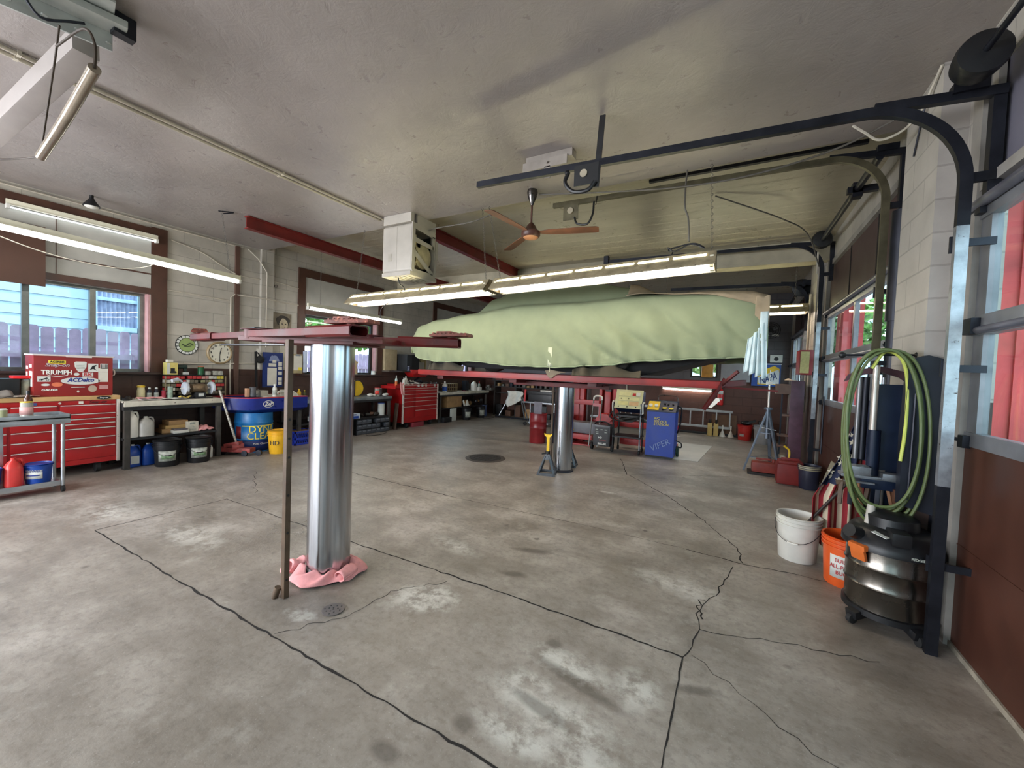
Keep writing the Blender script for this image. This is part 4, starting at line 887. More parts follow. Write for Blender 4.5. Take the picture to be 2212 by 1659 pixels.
# ================================================================ small-item builders (proto parts, each call makes a thing of its own)
def carton(x0,x1,y0,y1,z0,z1,mat,name,label,cat='box',grp=None,lid=None,rz=0):
    t=thing(name,label,cat,((x0+x1)/2,(y0+y1)/2,z0),grp); m=MB(); m.box(x0,x1,y0,y1,z0,z1,.003); obj('carton',m,mat,t)
    if lid: m=MB(); m.box(x0+.01,x1-.01,y0+.01,y1-.01,z1,z1+.004); obj('tape',m,lid,t)
    if rz: t.rotation_euler=(0,0,rz)
    return t
def bottle(x,y,z,r,h,mat,capmat,name,label,grp=None,lab=None,neck=.35,cat='bottle'):
    t=thing(name,label,cat,(x,y,z),grp); m=MB(); m.lathe((x,y,z),[(r*.92,0),(r,.01),(r,h*.62),(r*.9,h*.7),(r*neck,h*.82),(r*neck,h*.88)],18); obj('body',m,mat,t)
    m=MB(); m.lathe((x,y,z),[(r*neck*1.15,h*.86),(r*neck*1.15,h*.97),(r*neck*.9,h)],14); obj('cap',m,capmat,t)
    if lab: m=MB(); m.lathe((x,y,z),[(r*1.01,h*.12),(r*1.015,h*.13),(r*1.015,h*.52),(r*1.01,h*.53)],18); obj('sticker',m,lab,t)
    return t
def can(x,y,z,r,h,mat,name,label,grp=None,lidm=None,cat='can'):
    t=thing(name,label,cat,(x,y,z),grp); m=MB(); m.lathe((x,y,z),[(r,0),(r*1.03,.004),(r,.008),(r,h*.95),(r*1.03,h*.97)],18); obj('body',m,mat,t)
    m=MB(); m.lathe((x,y,z),[(r*1.03,h*.95),(r*1.03,h),(r*.9,h*1.01)],18); obj('lid',m,lidm or Mgal,t); return t
def jug(x,y,z,w,d,h,mat,capmat,name,label,grp=None,lab=None,cat='jug',rz=0):
    """blow-moulded handle jug"""
    t=thing(name,label,cat,(x,y,z),grp); m=MB()
    rings=[]
    for k,(s_,zz) in enumerate(((.9,0),(1,.02),(1,.62),(.9,.72),(.6,.84),(.28,.92),(.26,.95))):
        rings.append([(x+math.copysign(abs(math.cos(a))**.6,math.cos(a))*w/2*s_,y+math.copysign(abs(math.sin(a))**.6,math.sin(a))*d/2*s_,z+h*zz) for a in [2*PI*i/20 for i in range(20)]])
    m.ring_loft(rings); obj('body',m,mat,t)
    m=MB(); m.tube(spline([(x,y+d*.12,z+h*.93),(x,y+d*.40,z+h*.92),(x,y+d*.5,z+h*.75),(x,y+d*.46,z+h*.58)],5),.012,8); obj('handle',m,mat,t)
    m=MB(); m.cyl((x,y,z+h*.94),(x,y,z+h),.02,n=14); obj('cap',m,capmat,t)
    if lab: m=MB(); m.box(x+w/2*.995,x+w/2*1.01,y-d*.3,y+d*.3,z+h*.15,z+h*.5); obj('sticker',m,lab,t)
    return t
def bucket(x,y,r,h,mat,name,label,grp=None,lab=None,lip=3,open_=True,txt=None,fill=None,z=0,bail=None,ba=0,cat='bucket'):
    t=thing(name,label,cat,(x,y,z),grp); m=MB(); w=.004; rb=r*.87
    pr=[(rb*.97,0),(rb,.006)]; R=lambda q: rb+(r-rb)*q
    for k in range(lip): q=.97-.075*(lip-1-k); pr+=[(R(q),h*q-.012),(R(q)+.011,h*q-.010),(R(q)+.011,h*q-.003),(R(q),h*q-.002)]
    pr+=[(r+.008,h)]
    if open_: pr+=[(r-w,h),(rb-w,.02),(.001,.02)]
    else: pr+=[(r*.97,h+.004),(r*.95,h-.004),(.001,h-.004)]
    m.lathe((x,y,z),pr,36); b=obj('body',m,mat,t)
    if bail:
        m=MB(); a0=ba-PI/2; P=[]
        for i in range(15):
            k=i/14; a=a0+PI*k; P.append((x+(r+.012)*math.cos(a),y+(r+.012)*math.sin(a),z+h*.82-math.sin(PI*k)*h*.38))
        m.tube(P,.0025,6); obj('bail_handle',m,Mdst,t); g=P[7]; m=MB(); m.tube(P[6:9],.007,8); obj('grip',m,bail,t)
    return t,b
def arc_label(parent,x,y,z0,z1,r0,a0,a1,mat,name='sticker',r1=None):
    m=MB(); r1=r1 or r0; m.grid(lambda u,v:(x+(r0+(r1-r0)*v)*math.cos(a0+(a1-a0)*u),y+(r0+(r1-r0)*v)*math.sin(a0+(a1-a0)*u),z0+(z1-z0)*v),14,1); return obj(name,m,mat,parent,solid=.0015)
def curved_text(parent,body,size,x,y,z,r,a,mat,name='lettering',k=1.):
    """text bent around a vertical cylinder, centred on angle a"""
    m=MB(); m.text(body,size,(0,0,0),(1,0,0),(0,0,1),ext=.001)
    for v in m.b.verts:
        t=a+v.co.x*k/r; rr=r+.0025-v.co.y; v.co=Vector((x+rr*math.cos(t),y+rr*math.sin(t),z+v.co.z))
    return obj(name,m,mat,parent,smooth=0)
Mwood=M('maple_top',(206,166,112),.5,var=.1,scale=4); Mlbl=M('label_white',(214,216,210),.5,var=.04); Mlblg=M('label_grey_print',(166,170,160),.6,var=.3,scale=30); Mletb=M('letter_black',(28,28,32),.5); Mletblue=M('letter_blue',(36,56,140),.5); Mletw=M('letter_white',(232,230,222),.5,var=.02); Mlety=M('letter_yellow',(240,220,70),.5,var=.03); Mletr=M('letter_red',(196,50,50),.5)
Mclr=M('clear_plastic',(196,196,186),.2,var=.1,trans=.35)
Mbamb=M('amber_plastic',(70,36,22),.25,var=.1)

# ================================================================ big red roller cabinet with wooden top
def roller_cab(name,label,X,Y0,Y1,z0,z1,banks,rows,seam,depth,top,side,casters=True):
    t=thing(name,label,'tool cabinet',((X-depth/2),(Y0+Y1)/2,0)); m=MB(); m.box(X-depth,X-.012,Y0,Y1,z0,z1); m.box(X-.012,X-.004,Y0,Y1,z0,seam); obj('body',m,Mtool,t)
    for (a,b,rs) in banks:
        for zt,zb in zip(rs,rs[1:]):
            m=MB(); m.box(X-.012,X,a+.004,b-.004,zb+.004,zt-.012,.002); d=obj('drawer',m,Mtool,t)
            m=MB(); m.box(X-.005,X+.012,a+.006,b-.006,zt-.012,zt-.002,.002); obj('drawer_pull',m,Mchr,d)
    each('corner_trim',t,Mchr,[(lambda m,y=y: m.box(X-.03,X+.012,y-.016,y+.016,z0-.01,z1,.004)) for y in side])
    if top: m=MB(); m.box(X-depth,X+.012,Y0-.01,Y1+.01,z1,z1+top,.004); obj('worktop',m,Mwood,t)
    for y in ((Y1-.18),(Y0+.2)):
        m=MB(); m.lathe((X-.09,y,.06),[(.02,-.022),(.06,-.02),(.06,.02),(.02,.022)],20,axis=(0,1,0)); m.box(X-.12,X-.05,y-.03,y+.03,.085,z0+.01); obj('caster',m,Mrub,t)
    return t
rows=[.925,.874,.763,.70,.64,.58,.463,.346,.19]
K1=roller_cab('tool_cabinet','large red roller cabinet with a maple top under the first left window',-7.05,.1,2.15,.13,.93,[(1.62,2.12,rows[1:]),(1.24,1.6,[.874,.763,.58,.463,.346,.19]),(.4,1.22,[.874,.763,.58,.463,.346,.19])],None,.19,.5,.05,[2.145])
m=MB(); m.box(-7.062,-7.05,.4,2.12,.878,.925,.002); m.box(-7.05,-7.042,.4,2.12,.866,.876); obj('top_drawer',m,Mtool,K1)
m=MB(); m.text('Snap-on',.05,(-7.047,1.95,.902),(0,1,0),shear=.3); obj('lettering',m,Mletb,K1)
m=MB(); m.box(-7.049,-7.045,1.78,1.82,.885,.918); obj('note',m,Mpap,K1); m=MB(); m.box(-7.049,-7.046,1.33,1.44,.885,.915); obj('name_plate',m,M('plate_blue',(60,80,130),.4),K1)
m=MB(); m.cyl((-7.05,1.62,.9),(-7.04,1.62,.9),.012,n=14); obj('lock',m,Mchr,K1)
m=MB(); m.lathe((-7.034,2.0,.955),[(.001,0),(.02,0),(.02,.004),(.001,.005)],18,axis=(1,0,0)); m.xf(Matrix.Translation((0,2.0,0))@Matrix.Diagonal((1,3.4,1,1))@Matrix.Translation((0,-2.0,0))); pl=obj('name_plate',m,Mblack,K1); m=MB(); m.text('Snap-on',.024,(-7.028,2.0,.955),(0,1,0),shear=.3,bold=.0006); obj('lettering',m,Mletw,pl)
# sticker-covered top chest
K2=thing('tool_chest','dark red lidded tool chest covered in brand stickers standing on the maple top','tool chest',(-7.25,1.76,.98))
m=MB(); m.box(-7.4,-7.08,1.42,2.1,.981,1.47,.01); obj('body',m,Mtoold,K2); m=MB(); m.box(-7.41,-7.07,1.41,2.11,1.465,1.482,.004); m.box(-7.085,-7.06,1.68,1.9,1.455,1.47); obj('lid',m,M('lid_edge',(216,206,200),.4),K2)
YY=lambda x:1.42+.68*(x-375)/785
ZZ=lambda y:.985+.49*(500-y)/375
def stk(x,y,w,h,mat,kind='box',name='sticker'):
    m=MB(); a,b=YY(x-w/2),YY(x+w/2); c,d=ZZ(y+h/2),ZZ(y-h/2); cy,cz=(a+b)/2,(c+d)/2
    if kind=='box': m.box(-7.079,-7.077,a,b,c,d)
    else:
        o=[(cy+(b-a)/2*math.cos(q),cz+(d-c)/2*math.sin(q)) for q in [2*PI*i/28 for i in range(28)]]
        if kind=='shield': o=[(a,d-.01),(a+.015,d),(b-.015,d),(b,d-.01),(b-.004,cz),(b-.03,c+.01),(cy,c),(a+.03,c+.01),(a+.004,cz)]
        m.prism(o,'x',-7.079,-7.077)
    return obj(name,m,mat,K2)
def stx(body,x,y,size,mat,par=None,sh=0,wid=None,bold=.001,dx=0): m=MB(); m.text(body,size,(-7.0755-dx,YY(x),ZZ(y)),(0,1,0),shear=sh,bold=bold,wid=wid); return obj('lettering',m,mat,par or K2)
stx('ACERBIS',590,187,.034,Mletb,stk(590,187,165,28,Mlety),wid=.12); stx('Snap-on',590,215,.055,M('letter_silver',(196,190,196),.4),sh=.3,wid=.2)
stx('TRIUMPH',588,283,.072,Mletw,wid=.25,bold=.002); m=MB(); m.tube([(-7.076,YY(500+i*12),ZZ(305+14*math.sin(PI*i/16))) for i in range(17)],.003,5); obj('swoosh',m,Mletw,K2)
q=stk(818,228,125,100,Mlbl,'shield'); m=MB()
for i in range(5): m.box(-7.0765,-7.0755,YY(775),YY(860),ZZ(200+i*14),ZZ(204+i*14))
obj('print',m,Mlblg,q)
q=stk(947,235,105,80,Mlbl); m=MB(); m.prism([(YY(910),ZZ(255)),(YY(940),ZZ(215)),(YY(985),ZZ(205)),(YY(960),ZZ(235)),(YY(985),ZZ(262)),(YY(945),ZZ(245))],'x',-7.0765,-7.0755); obj('print',m,Mletb,q)
q=stk(1062,218,80,50,Mlbl); m=MB()
for i in range(5): m.box(-7.0765,-7.0755,YY(1030+i*15),YY(1037+i*15),ZZ(238),ZZ(200))
obj('print',m,Mletb,q)
stk(1053,255,105,35,Mpap); stk(1053,323,105,95,Mpap); stk(778,297,55,28,Mlbl,'oval'); stx('RK',892,300,.055,Mletr,stk(892,300,110,38,Mlbl),wid=.075)
q=stk(468,342,120,48,Mlbl); m=MB()
for x in (440,500): m.tube([(-7.076,YY(x)+.011*math.cos(a),ZZ(350)+.011*math.sin(a)) for a in [2*PI*i/12 for i in range(12)]],.002,4,closed=True)
m.beam((-7.076,YY(440),ZZ(350)),(-7.076,YY(500),ZZ(332)),.002,.012); obj('print',m,Mletb,q)
stx('ACDelco',820,352,.068,Mletblue,stk(820,360,395,72,Mlbl,'oval'),sh=.25,wid=.235,bold=.002)
stk(482,395,80,22,Mlbl,'oval'); stk(590,393,105,40,M('sticker_orange',(222,120,84),.5),'oval'); stx('GALFER',518,442,.032,Mletw,wid=.13,sh=.2); stk(793,420,135,8,Mchr,name='handle'); stk(793,460,24,22,Mchr,'oval',name='lock'); stk(940,435,90,65,M('sticker_tan',(188,170,150),.5),'oval'); stk(1060,420,95,38,M('sticker_pinkish',(200,150,146),.6))
m=MB()
for a,b,c,d in ((-7.36,-7.28,1.3,1.34),(-7.24,-7.14,1.32,1.36),(-7.36,-7.3,1.2,1.27),(-7.24,-7.12,1.1,1.28),(-7.36,-7.28,1.08,1.12)): m.box(a,b,1.418,1.4195,c,d)
obj('side_stickers',m,Mlbl,K2)
m=MB(); m.tube(spline([(-7.2,2.1,1.3),(-7.18,2.14,1.3),(-7.18,2.14,1.24),(-7.2,2.1,1.23)],4),.008,8); obj('handle',m,Mchr,K2)
# clutter on the maple top
carton(-7.45,-7.15,1.02,1.33,.981,1.19,Mblack,'black_case','flat black case on the maple top left of the sticker chest','case')
bottle(-7.2,1.30,.981,.028,.13,M('cream_bottle',(214,204,160),.4),Mblack,'small_bottle','small cream bottle in front of the black case on the maple top',lab=M('tan_label',(180,130,84),.6))
can(-7.22,1.385,.981,.035,.2,M('tin_pale_green',(178,182,160),.4,var=.3,scale=20),'spray_can','tall pale printed tin against the side of the sticker chest')
m=MB(); m.box(-7.3,-7.14,1.28,1.41,1.195,1.225,.004); single('red_tray',m,M('bright_red_plastic',(226,40,44),.4),'small bright red tray lying on the black case','tray')
for i,(x,y,a) in enumerate(((-7.12,1.2,.3),(-7.15,1.1,-.2),(-7.2,1.16,.1),(-7.1,1.36,.5))):
    m=MB(); m.grid(lambda u,v:(x+(u-.5)*.14,y+(v-.5)*.2,.984+.004*i+.005*math.sin(5*u+3*v)),6,6); o=single('paper_sheet',m,Mpap,'loose paper sheet on the left end of the maple top','paper','papers on the maple top',solid=.002)
m=MB(); m.grid(lambda u,v:(-7.25+.3*u,1.05+.2*v,1.0+.05*u*(1-u)*4+.01*math.sin(9*v)),10,8); single('shop_manual',m,M('grey_manual',(120,112,104),.7),'open grey manual at the far left of the maple top','book',solid=.02)

# ================================================================ stainless service cart
Mss=M('stainless_steel',(176,180,184),.32,.85,var=.15,scale=6)
K=thing('service_cart','stainless steel service cart with round legs in front of the large red cabinet','cart',(-6.47,1.0,0))
m=MB(); m.box(-6.66,-6.3,.1,1.53,.80,.812); m.box(-6.31,-6.3,.1,1.53,.79,.845,.002); m.box(-6.66,-6.65,.1,1.53,.79,.845,.002); m.box(-6.66,-6.3,1.52,1.53,.79,.845,.002); m.box(-6.325,-6.3,.1,1.53,.745,.79,.004); obj('top_tray',m,Mss,K)
m=MB(); m.box(-6.64,-6.33,.1,1.47,.10,.115); m.box(-6.34,-6.32,.1,1.46,.075,.13,.003); obj('lower_shelf',m,Mss,K)
for x in (-6.335,-6.63):
    m=MB(); m.cyl((x,1.48,.07),(x,1.48,.79),.017,n=16); obj('leg',m,Mss,K)
    m=MB(); m.lathe((x,1.48,.035),[(.01,-.014),(.034,-.012),(.034,.012),(.01,.014)],18,axis=(0,1,0)); m.cyl((x,1.48,.035),(x,1.48,.08),.012); obj('caster',m,Mrub,K)
m=MB(); m.box(-6.64,-6.615,1.08,1.12,.12,.79,.003); obj('rear_post',m,Mss,K)
bottle(-6.52,1.27,.813,.034,.28,Mbamb,Mblack,'spray_bottle','dark amber squeeze bottle on the service cart',neck=.4)
t=can(-6.44,1.245,.813,.047,.17,Mclr,'glass_jar','clear jar with a yellow lid and pink label on the service cart',lidm=Myel,cat='jar'); arc_label(t,-6.44,1.245,.85,.93,.049,-2.2,.9,M('pink_label',(206,160,156),.6))
t=can(-6.43,1.08,.813,.037,.1,M('greenish_glass',(160,164,128),.2,var=.2),'small_jar','small squat jar of greenish fluid nearer the picture edge on the service cart',lidm=Mchr,cat='jar')
m=MB(); m.box(-6.5,-6.38,1.33,1.46,.813,.822); single('blade_pack',m,Mblack,'flat black pack lying near the corner of the service cart','pack')
m=MB(); m.grid(lambda u,v:(-6.55+.16*u,1.22+.2*v,.816+.006*math.sin(6*u+4*v)),8,8); single('paper_towel',m,Mwclo,'crumpled white towel spread on the service cart','towel',solid=.004)
for y,lb in ((1.33,'round blue pail with a white label beside the red jug on the cart shelf'),(.98,'round blue pail with a white label at the picture edge on the cart shelf')):
    t,b=bucket(-6.47,y,.105,.2,Mblu,'blue_pail',lb,'blue pails on the cart shelf',lip=1,open_=False,z=.116,cat='pail'); arc_label(t,-6.47,y,.17,.265,.101,-1.25,.1,Mlbl); 
    m=MB(); m.box(-6.362,-6.36,y-.0,y+.001,.2,.201); curved_text(t,'MAXWELL',.034,-6.47,y,.25,.103,-.6,Mletblue); 
    bm_=b
    arc_label(t,-6.47,y,.20,.212,.1035,-1.1,-.1,Mletblue,'stripe')
jug(-6.45,1.155,.116,.15,.13,.29,M('red_plastic',(206,58,54),.35),M('red_plastic',(206,58,54),.35),'red_jug','bright red plastic jug between the blue pails on the cart shelf')

# ================================================================ bench with grinder
def bench(label,Y0,Y1,zt,topm,legs,xf=-6.95,edge=.07,shelf=.41,wf=.0):
    t=thing('workbench',label,'workbench',(-7.26,(Y0+Y1)/2,0)); m=MB(); m.box(-7.57,xf,Y0,Y1,zt-.02,zt); m.box(xf-.03,xf+.008,Y0,Y1,zt-edge,zt,.003); obj('worktop',m,topm,t)
    m=MB(); m.box(-7.57,xf-.01,Y0,Y1,zt-edge-.05,zt-.02); obj('apron',m,Mblk2,t)
    m=MB(); m.box(-7.57,xf-.02,Y0,Y1,shelf-.03,shelf); obj('shelf',m,Mblk2,t)
    each('leg',t,M('bench_leg_paint',(66,62,58),.5,var=.3),[(lambda m,y=y,x=x: (m.box(x-.03,x+.03,y-.03,y+.03,0,zt-edge-.05,.003),m.box(x-.05,x+.05,y-.04,y+.04,0,.008))) for y in legs for x in (xf-.04,-7.5)]); return t
Mpt=M('worn_white_bench_top',(206,200,184),.5,var=.15,scale=7,wear=((110,100,88),.62)); Mzinc=M('zinc_bench_top',(158,164,166),.35,.6,var=.25,scale=5)
bench('workbench with a scuffed white front edge and dark legs, carrying the bench grinder',2.17,3.33,.90,Mpt,(2.21,3.29))
bench('zinc-topped workbench below the middle left window',4.56,6.88,.80,Mzinc,(4.62,6.82),edge=.06,shelf=.36)
bench('long far workbench with a pale top running to the rear corner',8.62,11.1,.82,Mpt,(8.68,11.0),edge=.07,shelf=.38)
# grinder
g=thing('bench_grinder','twin-wheel bench grinder with white wheel guards on the bench','bench grinder',(-7.1,3.07,.90))
m=MB(); m.lathe((-7.1,2.97,1.05),[(.03,0),(.062,.005),(.066,.03),(.07,.035),(.07,.165),(.066,.17),(.062,.195),(.03,.2)],24,axis=(0,1,0)); obj('motor',m,M('grinder_bronze',(128,108,84),.35,.5,var=.4,scale=14),g)
m=MB(); m.box(-7.17,-7.03,3.0,3.14,.901,.99,.01); m.box(-7.2,-7.0,2.92,3.22,.901,.912,.004); obj('base',m,Mblk2,g)
for y in (2.9,3.24):
    m=MB(); m.lathe((-7.1,y-.02,1.05),[(.03,0),(.095,.004),(.1,.02),(.095,.04),(.03,.044)],30,axis=(0,1,0)); obj('wheel_guard',m,M('guard_white',(206,212,222),.3,.3),g)
    m=MB(); m.lathe((-7.085,y-.014,1.03),[(.02,0),(.078,.0),(.078,.03),(.02,.03)],26,axis=(0,1,0)); obj('grinding_wheel',m,M('grinding_stone',(110,104,98),.9),g)
m=MB(); m.cyl((-7.1,2.84,1.05),(-7.1,3.3,1.05),.01); obj('spindle',m,Mchr,g); m=MB(); m.box(-7.03,-7.027,3.04,3.11,.93,.975); obj('rating_plate',m,Mlbl,g)
m=MB(); m.tube(spline([(-7.1,2.86,1.15),(-7.06,2.8,1.19),(-7.02,2.74,1.185)],4),.012,8); m.cyl((-7.02,2.78,1.19),(-7.0,2.7,1.17),.024,n=12); obj('spark_shield',m,M('guard_white',(206,212,222),.3,.3),g)
# red and white cloths on the bench
m=MB(); m.grid(lambda u,v:(-7.12+.16*v,2.36+.5*u,.907+.012*abs(math.sin(9*u+3*v))*(1-abs(2*u-1)*.5)+.004*math.sin(21*v)),26,10); single('shop_cloth',m,Mwclo,'white cloth spread on the front of the grinder bench','cloth',solid=.004)
m=MB(); m.grid(lambda u,v:(-7.1+.13*v,2.33+.28*u,.922+.02*abs(math.sin(7*u+4*v))),18,8); single('shop_towel',m,Mpink,'pink shop towel rumpled over the white cloth on the grinder bench','towel',solid=.004)
m=MB(); m.grid(lambda u,v:(-7.06+.06*v,2.8+.14*u,.93+.015*math.sin(8*u)),10,5); single('work_glove',m,M('yellow_leather',(196,170,80),.7),'small yellowish glove lying by the grinder','glove',solid=.008)
bottle(-7.3,2.46,.901,.045,.19,M('cream_bottle',(214,204,160),.4),Myel,'dispenser_bottle','round bottle with a yellow dome lid at the back of the grinder bench',neck=.85)
for y,lb in ((2.545,'dark spray can with a pale cap next to the yellow-lidded bottle'),(2.625,'dark spray can nearest the small-parts rack')): bottle(-7.28,y,.901,.028,.16,Mdst,Mlbl,'spray_can',lb,'dark spray cans on the grinder bench',lab=Mlblg,neck=.5,cat='can')
can(-7.26,2.78,.901,.032,.17,M('mint_tin',(150,170,150),.4,var=.3,scale=25),'spray_can','tall greenish aerosol can left of the grinder'); can(-7.3,2.715,.901,.03,.11,M('crimson_tin',(176,50,70),.4),'tin_can','short crimson tin in front of the small-parts rack')
for i,(x,y,r) in enumerate(((-7.3,2.24,.04),(-7.2,2.28,.045),(-7.12,2.25,.035),(-7.32,2.34,.03))):
    m=MB(); m.lathe((x,y,.901),[(r,0),(r*1.2,.012),(r*.6,.03),(r*.3,.045)],14); single('machine_part',m,M('oily_metal',(60,58,60),.35,.7),'small oily round machine part on the left end of the grinder bench','machine part','oily parts on the grinder bench')
# small-parts rack
rk=thing('parts_rack','black wire rack of many small parts boxes on the grinder bench','rack',(-7.45,3.16,.9))
Mfr=Mblack
m=MB()
for z in (.94,1.0,1.06,1.12,1.18,1.24): m.box(-7.56,-7.36,2.76,3.57,z-.004,z)
obj('tier',m,Mfr,rk); each('side_post',rk,M('post_tan',(150,132,104),.6),[(lambda m,y=y:m.box(-7.37,-7.355,y,y+.012,.901,1.22)) for y in (2.755,3.56)])
cols=[(196,60,60),(206,150,140),(222,220,206),(220,200,80),(120,110,92),(196,60,60),(150,146,110)]
mats=[M('parts_box_%s'%n,c,.6,var=.15) for n,c in zip(('red','salmon','white','yellow','olive','crimson','sage'),cols)]
pr=None
for r,z in enumerate((.94,1.0,1.06,1.12,1.18)):
    y=2.775
    while y<3.53:
        w=rnd.choice((.045,.055,.07)); mt=(mats[0],mats[5],mats[0],mats[1],mats[2],mats[3])[min(5,int((y-2.77)/.135))] if r==4 else rnd.choice(mats[4:5]*2+mats[6:]*2+mats[2:3]+mats[:1])
        m=MB(); m.box(-7.5,-7.37,y,y+w-.006,z+.001,z+rnd.uniform(.036,.048)); single('parts_box',m,mt,'one of the many little boxes filling the small-parts rack','box','little boxes on the small-parts rack'); y+=w+(rnd.random()<.15)*.04
t=carton(-7.5,-7.38,2.78,2.92,1.241,1.42,M('carton_white_yellow',(222,206,120),.5,var=.1),'oil_carton','yellow and white motor-oil style carton on top of the small-parts rack','carton')
m=MB(); m.box(-7.379,-7.377,2.785,2.82,1.25,1.415); obj('side_band',m,Mlbl,t); m=MB(); m.box(-7.379,-7.376,2.83,2.88,1.27,1.34); m.prism([(2.815,1.28),(2.83,1.265),(2.89,1.265),(2.905,1.28),(2.89,1.295),(2.83,1.295)],'x',-7.379,-7.375); obj('print',m,Mletb,t)
carton(-7.47,-7.4,2.8,2.87,1.425,1.465,Mpap,'small_box','small white box standing on the yellow carton')
t=thing('cordless_drill','small dark green cordless drill on top of the small-parts rack','drill',(-7.45,3.0,1.241)); m=MB(); m.cyl((-7.45,2.94,1.36),(-7.45,3.06,1.36),.03); m.beam((-7.45,3.03,1.35),(-7.45,3.05,1.25),.03,.03); obj('body',m,M('drill_green',(30,52,46),.5),t); m=MB(); m.box(-7.47,-7.42,3.0,3.08,1.242,1.28,.005); obj('battery',m,Mlbl,t)
can(-7.45,3.25,1.241,.04,.13,M('green_tin',(36,96,60),.4),'green_tub','green tub with an orange lid on top of the small-parts rack',lidm=M('orange_lid',(206,100,60),.5),cat='tub')
for y in (3.34,3.45,3.52): carton(-7.5,-7.42,y-.035,y+.035,1.241,1.241+rnd.uniform(.05,.08),M('clear_box',(180,178,166),.4,var=.3,scale=20),'small_box','small pale box at the right end of the rack top',grp='pale boxes on the rack top')
# under the grinder bench
t=jug(-7.02,2.265,.412,.11,.14,.36,Mwht,Mwht,'white_jug','tall white rectangular jug on the shelf under the grinder bench'); jug(-7.03,2.42,.412,.16,.17,.27,M('translucent_plastic',(186,184,178),.35,trans=.2),Mwht,'clear_jug','cloudy translucent jug next to the tall white jug')
for y,l in ((2.31,Mlbl),(2.47,None)): jug(-7.1,y,.001,.15,.15,.3,Mblu,Mwht,'blue_jug','blue washer-fluid jug '+('with a white label ' if l else 'without a label, ')+'on the floor under the grinder bench','blue washer-fluid jugs',lab=l)
for i,(y0,y1,z0,z1,mt,lb) in enumerate(((2.62,2.86,.412,.47,Mcard,'lowest tan carton under the grinder bench'),(2.66,2.92,.472,.52,M('kraft_tan',(190,156,100),.7),'middle tan carton of the pile under the grinder bench'),(2.70,2.93,.522,.585,Mcard,'topmost tan carton of the pile under the grinder bench'))): carton(-7.3,-7.08,y0,y1,z0,z1,mt,'parts_carton',lb,grp='tan cartons under the grinder bench')
t=carton(-7.16,-6.97,2.72,2.9,.412,.452,Mwht,'flat_box','open grey and white flat box on the shelf edge under the grinder bench',rz=.0); m=MB(); m.box(-7.15,-6.98,2.73,2.89,.452,.475,.004); obj('tray',m,M('grey_tray',(96,92,98),.5),t)
t=carton(-7.14,-7.02,2.90,3.04,.412,.56,M('box_white_print',(214,208,192),.6,var=.08),'printed_box','white printed parts box standing under the grinder bench'); m=MB()
for i in range(4): m.box(-7.019,-7.018,2.925,3.01-.01*i,.44+.018*i,.447+.018*i)
m.box(-7.019,-7.018,2.93,3.0,.515,.55); obj('print',m,Mlblg,t)
m=MB(); m.grid(lambda u,v:(-7.2+.2*v,3.04+.2*u,.43+.05*math.sin(PI*u)*math.sin(PI*v)+.008*math.sin(17*u+5*v)),16,12); single('shop_towel',m,Mpink,'folded pink shop towel on the shelf under the grinder bench','towel',solid=.02)
for i,(x,y,lb) in enumerate(((-6.86,2.60,'black five-gallon bucket with a pale printed label, left of its twin'),(-6.80,2.95,'black five-gallon bucket with a pale printed label, right of its twin'))):
    t,b=bucket(x,y,.15,.36,Mblack,'black_bucket',lb,'black buckets in front of the grinder bench',open_=False,bail=Mblack,ba=-.3); arc_label(t,x,y,.08,.22,.139,-1.05,.35,Mlblg,r1=.1455); arc_label(t,x,y,.11,.17,.143,-.8,.2,M('label_green_print',(130,160,120),.6,var=.4,scale=40),'print',r1=.1455)
    arc_label(t,x,y,.155,.17,.1455,-.7,.15,Mletw,'stripe')
bottle(-6.95,3.17,.001,.03,.22,Mwht,Mblack,'white_bottle','slim white bottle standing right of the black buckets',neck=.5)
# old floor polisher / creeper leaning
t=thing('floor_jack','old red trolley jack with a long speckled steel handle leaning against the grinder bench','floor jack',(-6.85,3.45,0))
m=MB(); m.cyl((-6.8,3.47,.16),(-6.98,3.3,1.02),.017,n=12); obj('handle',m,M('speckled_steel',(190,184,172),.45,.5,var=.4,scale=30,wear=((110,70,56),.55)),t)
m=MB(); m.beam((-7.05,3.36,.09),(-6.6,3.6,.09),.14,.07,bev=.01); m.beam((-6.95,3.38,.15),(-6.75,3.5,.2),.1,.06,bev=.01); m.cyl((-6.8,3.4,.14),(-6.74,3.54,.14),.05); obj('frame',m,M('jack_red',(150,62,58),.5,var=.35,scale=9,wear=((70,40,38),.6)),t)
for dx,dy in ((-.02,-.08),(.08,.08),(-.4,-.2),(-.3,-.04)): m=MB(); m.lathe((-6.62+dx,3.58+dy,.045),[(.01,-.02),(.045,-.018),(.045,.018),(.01,.02)],16,axis=(.5,-.86,0)); obj('wheel',m,Mdst,t)

# ================================================================ parts washer on a drum
P=thing('parts_washer','blue parts-washer sink with a red rim standing on a blue and yellow drum','parts washer',(-7.1,3.95,0))
Mnavy=M('sink_blue',(22,40,128),.3,var=.12,coat=.3); Mteal=M('drum_blue',(30,112,176),.35,var=.1)
out=[(-7.5,3.44),(-7.05,3.40),(-6.78,3.62),(-6.75,3.72),(-6.75,4.62),(-7.5,4.62)]; inn=[(-7.46,3.5),(-7.07,3.46),(-6.84,3.65),(-6.80,3.74),(-6.80,4.57),(-7.46,4.57)]
low=[(-7.44,3.56),(-7.08,3.53),(-6.86,3.7),(-6.83,3.78),(-6.83,4.55),(-7.44,4.55)]
R_=lambda pts,z:[(x,y,z) for x,y in pts]
m=MB(); m.ring_loft([R_(low,.64),R_(out,.70),R_(out,.885),R_(inn,.885),R_(inn,.86)]); obj('sink',m,Mnavy,P)
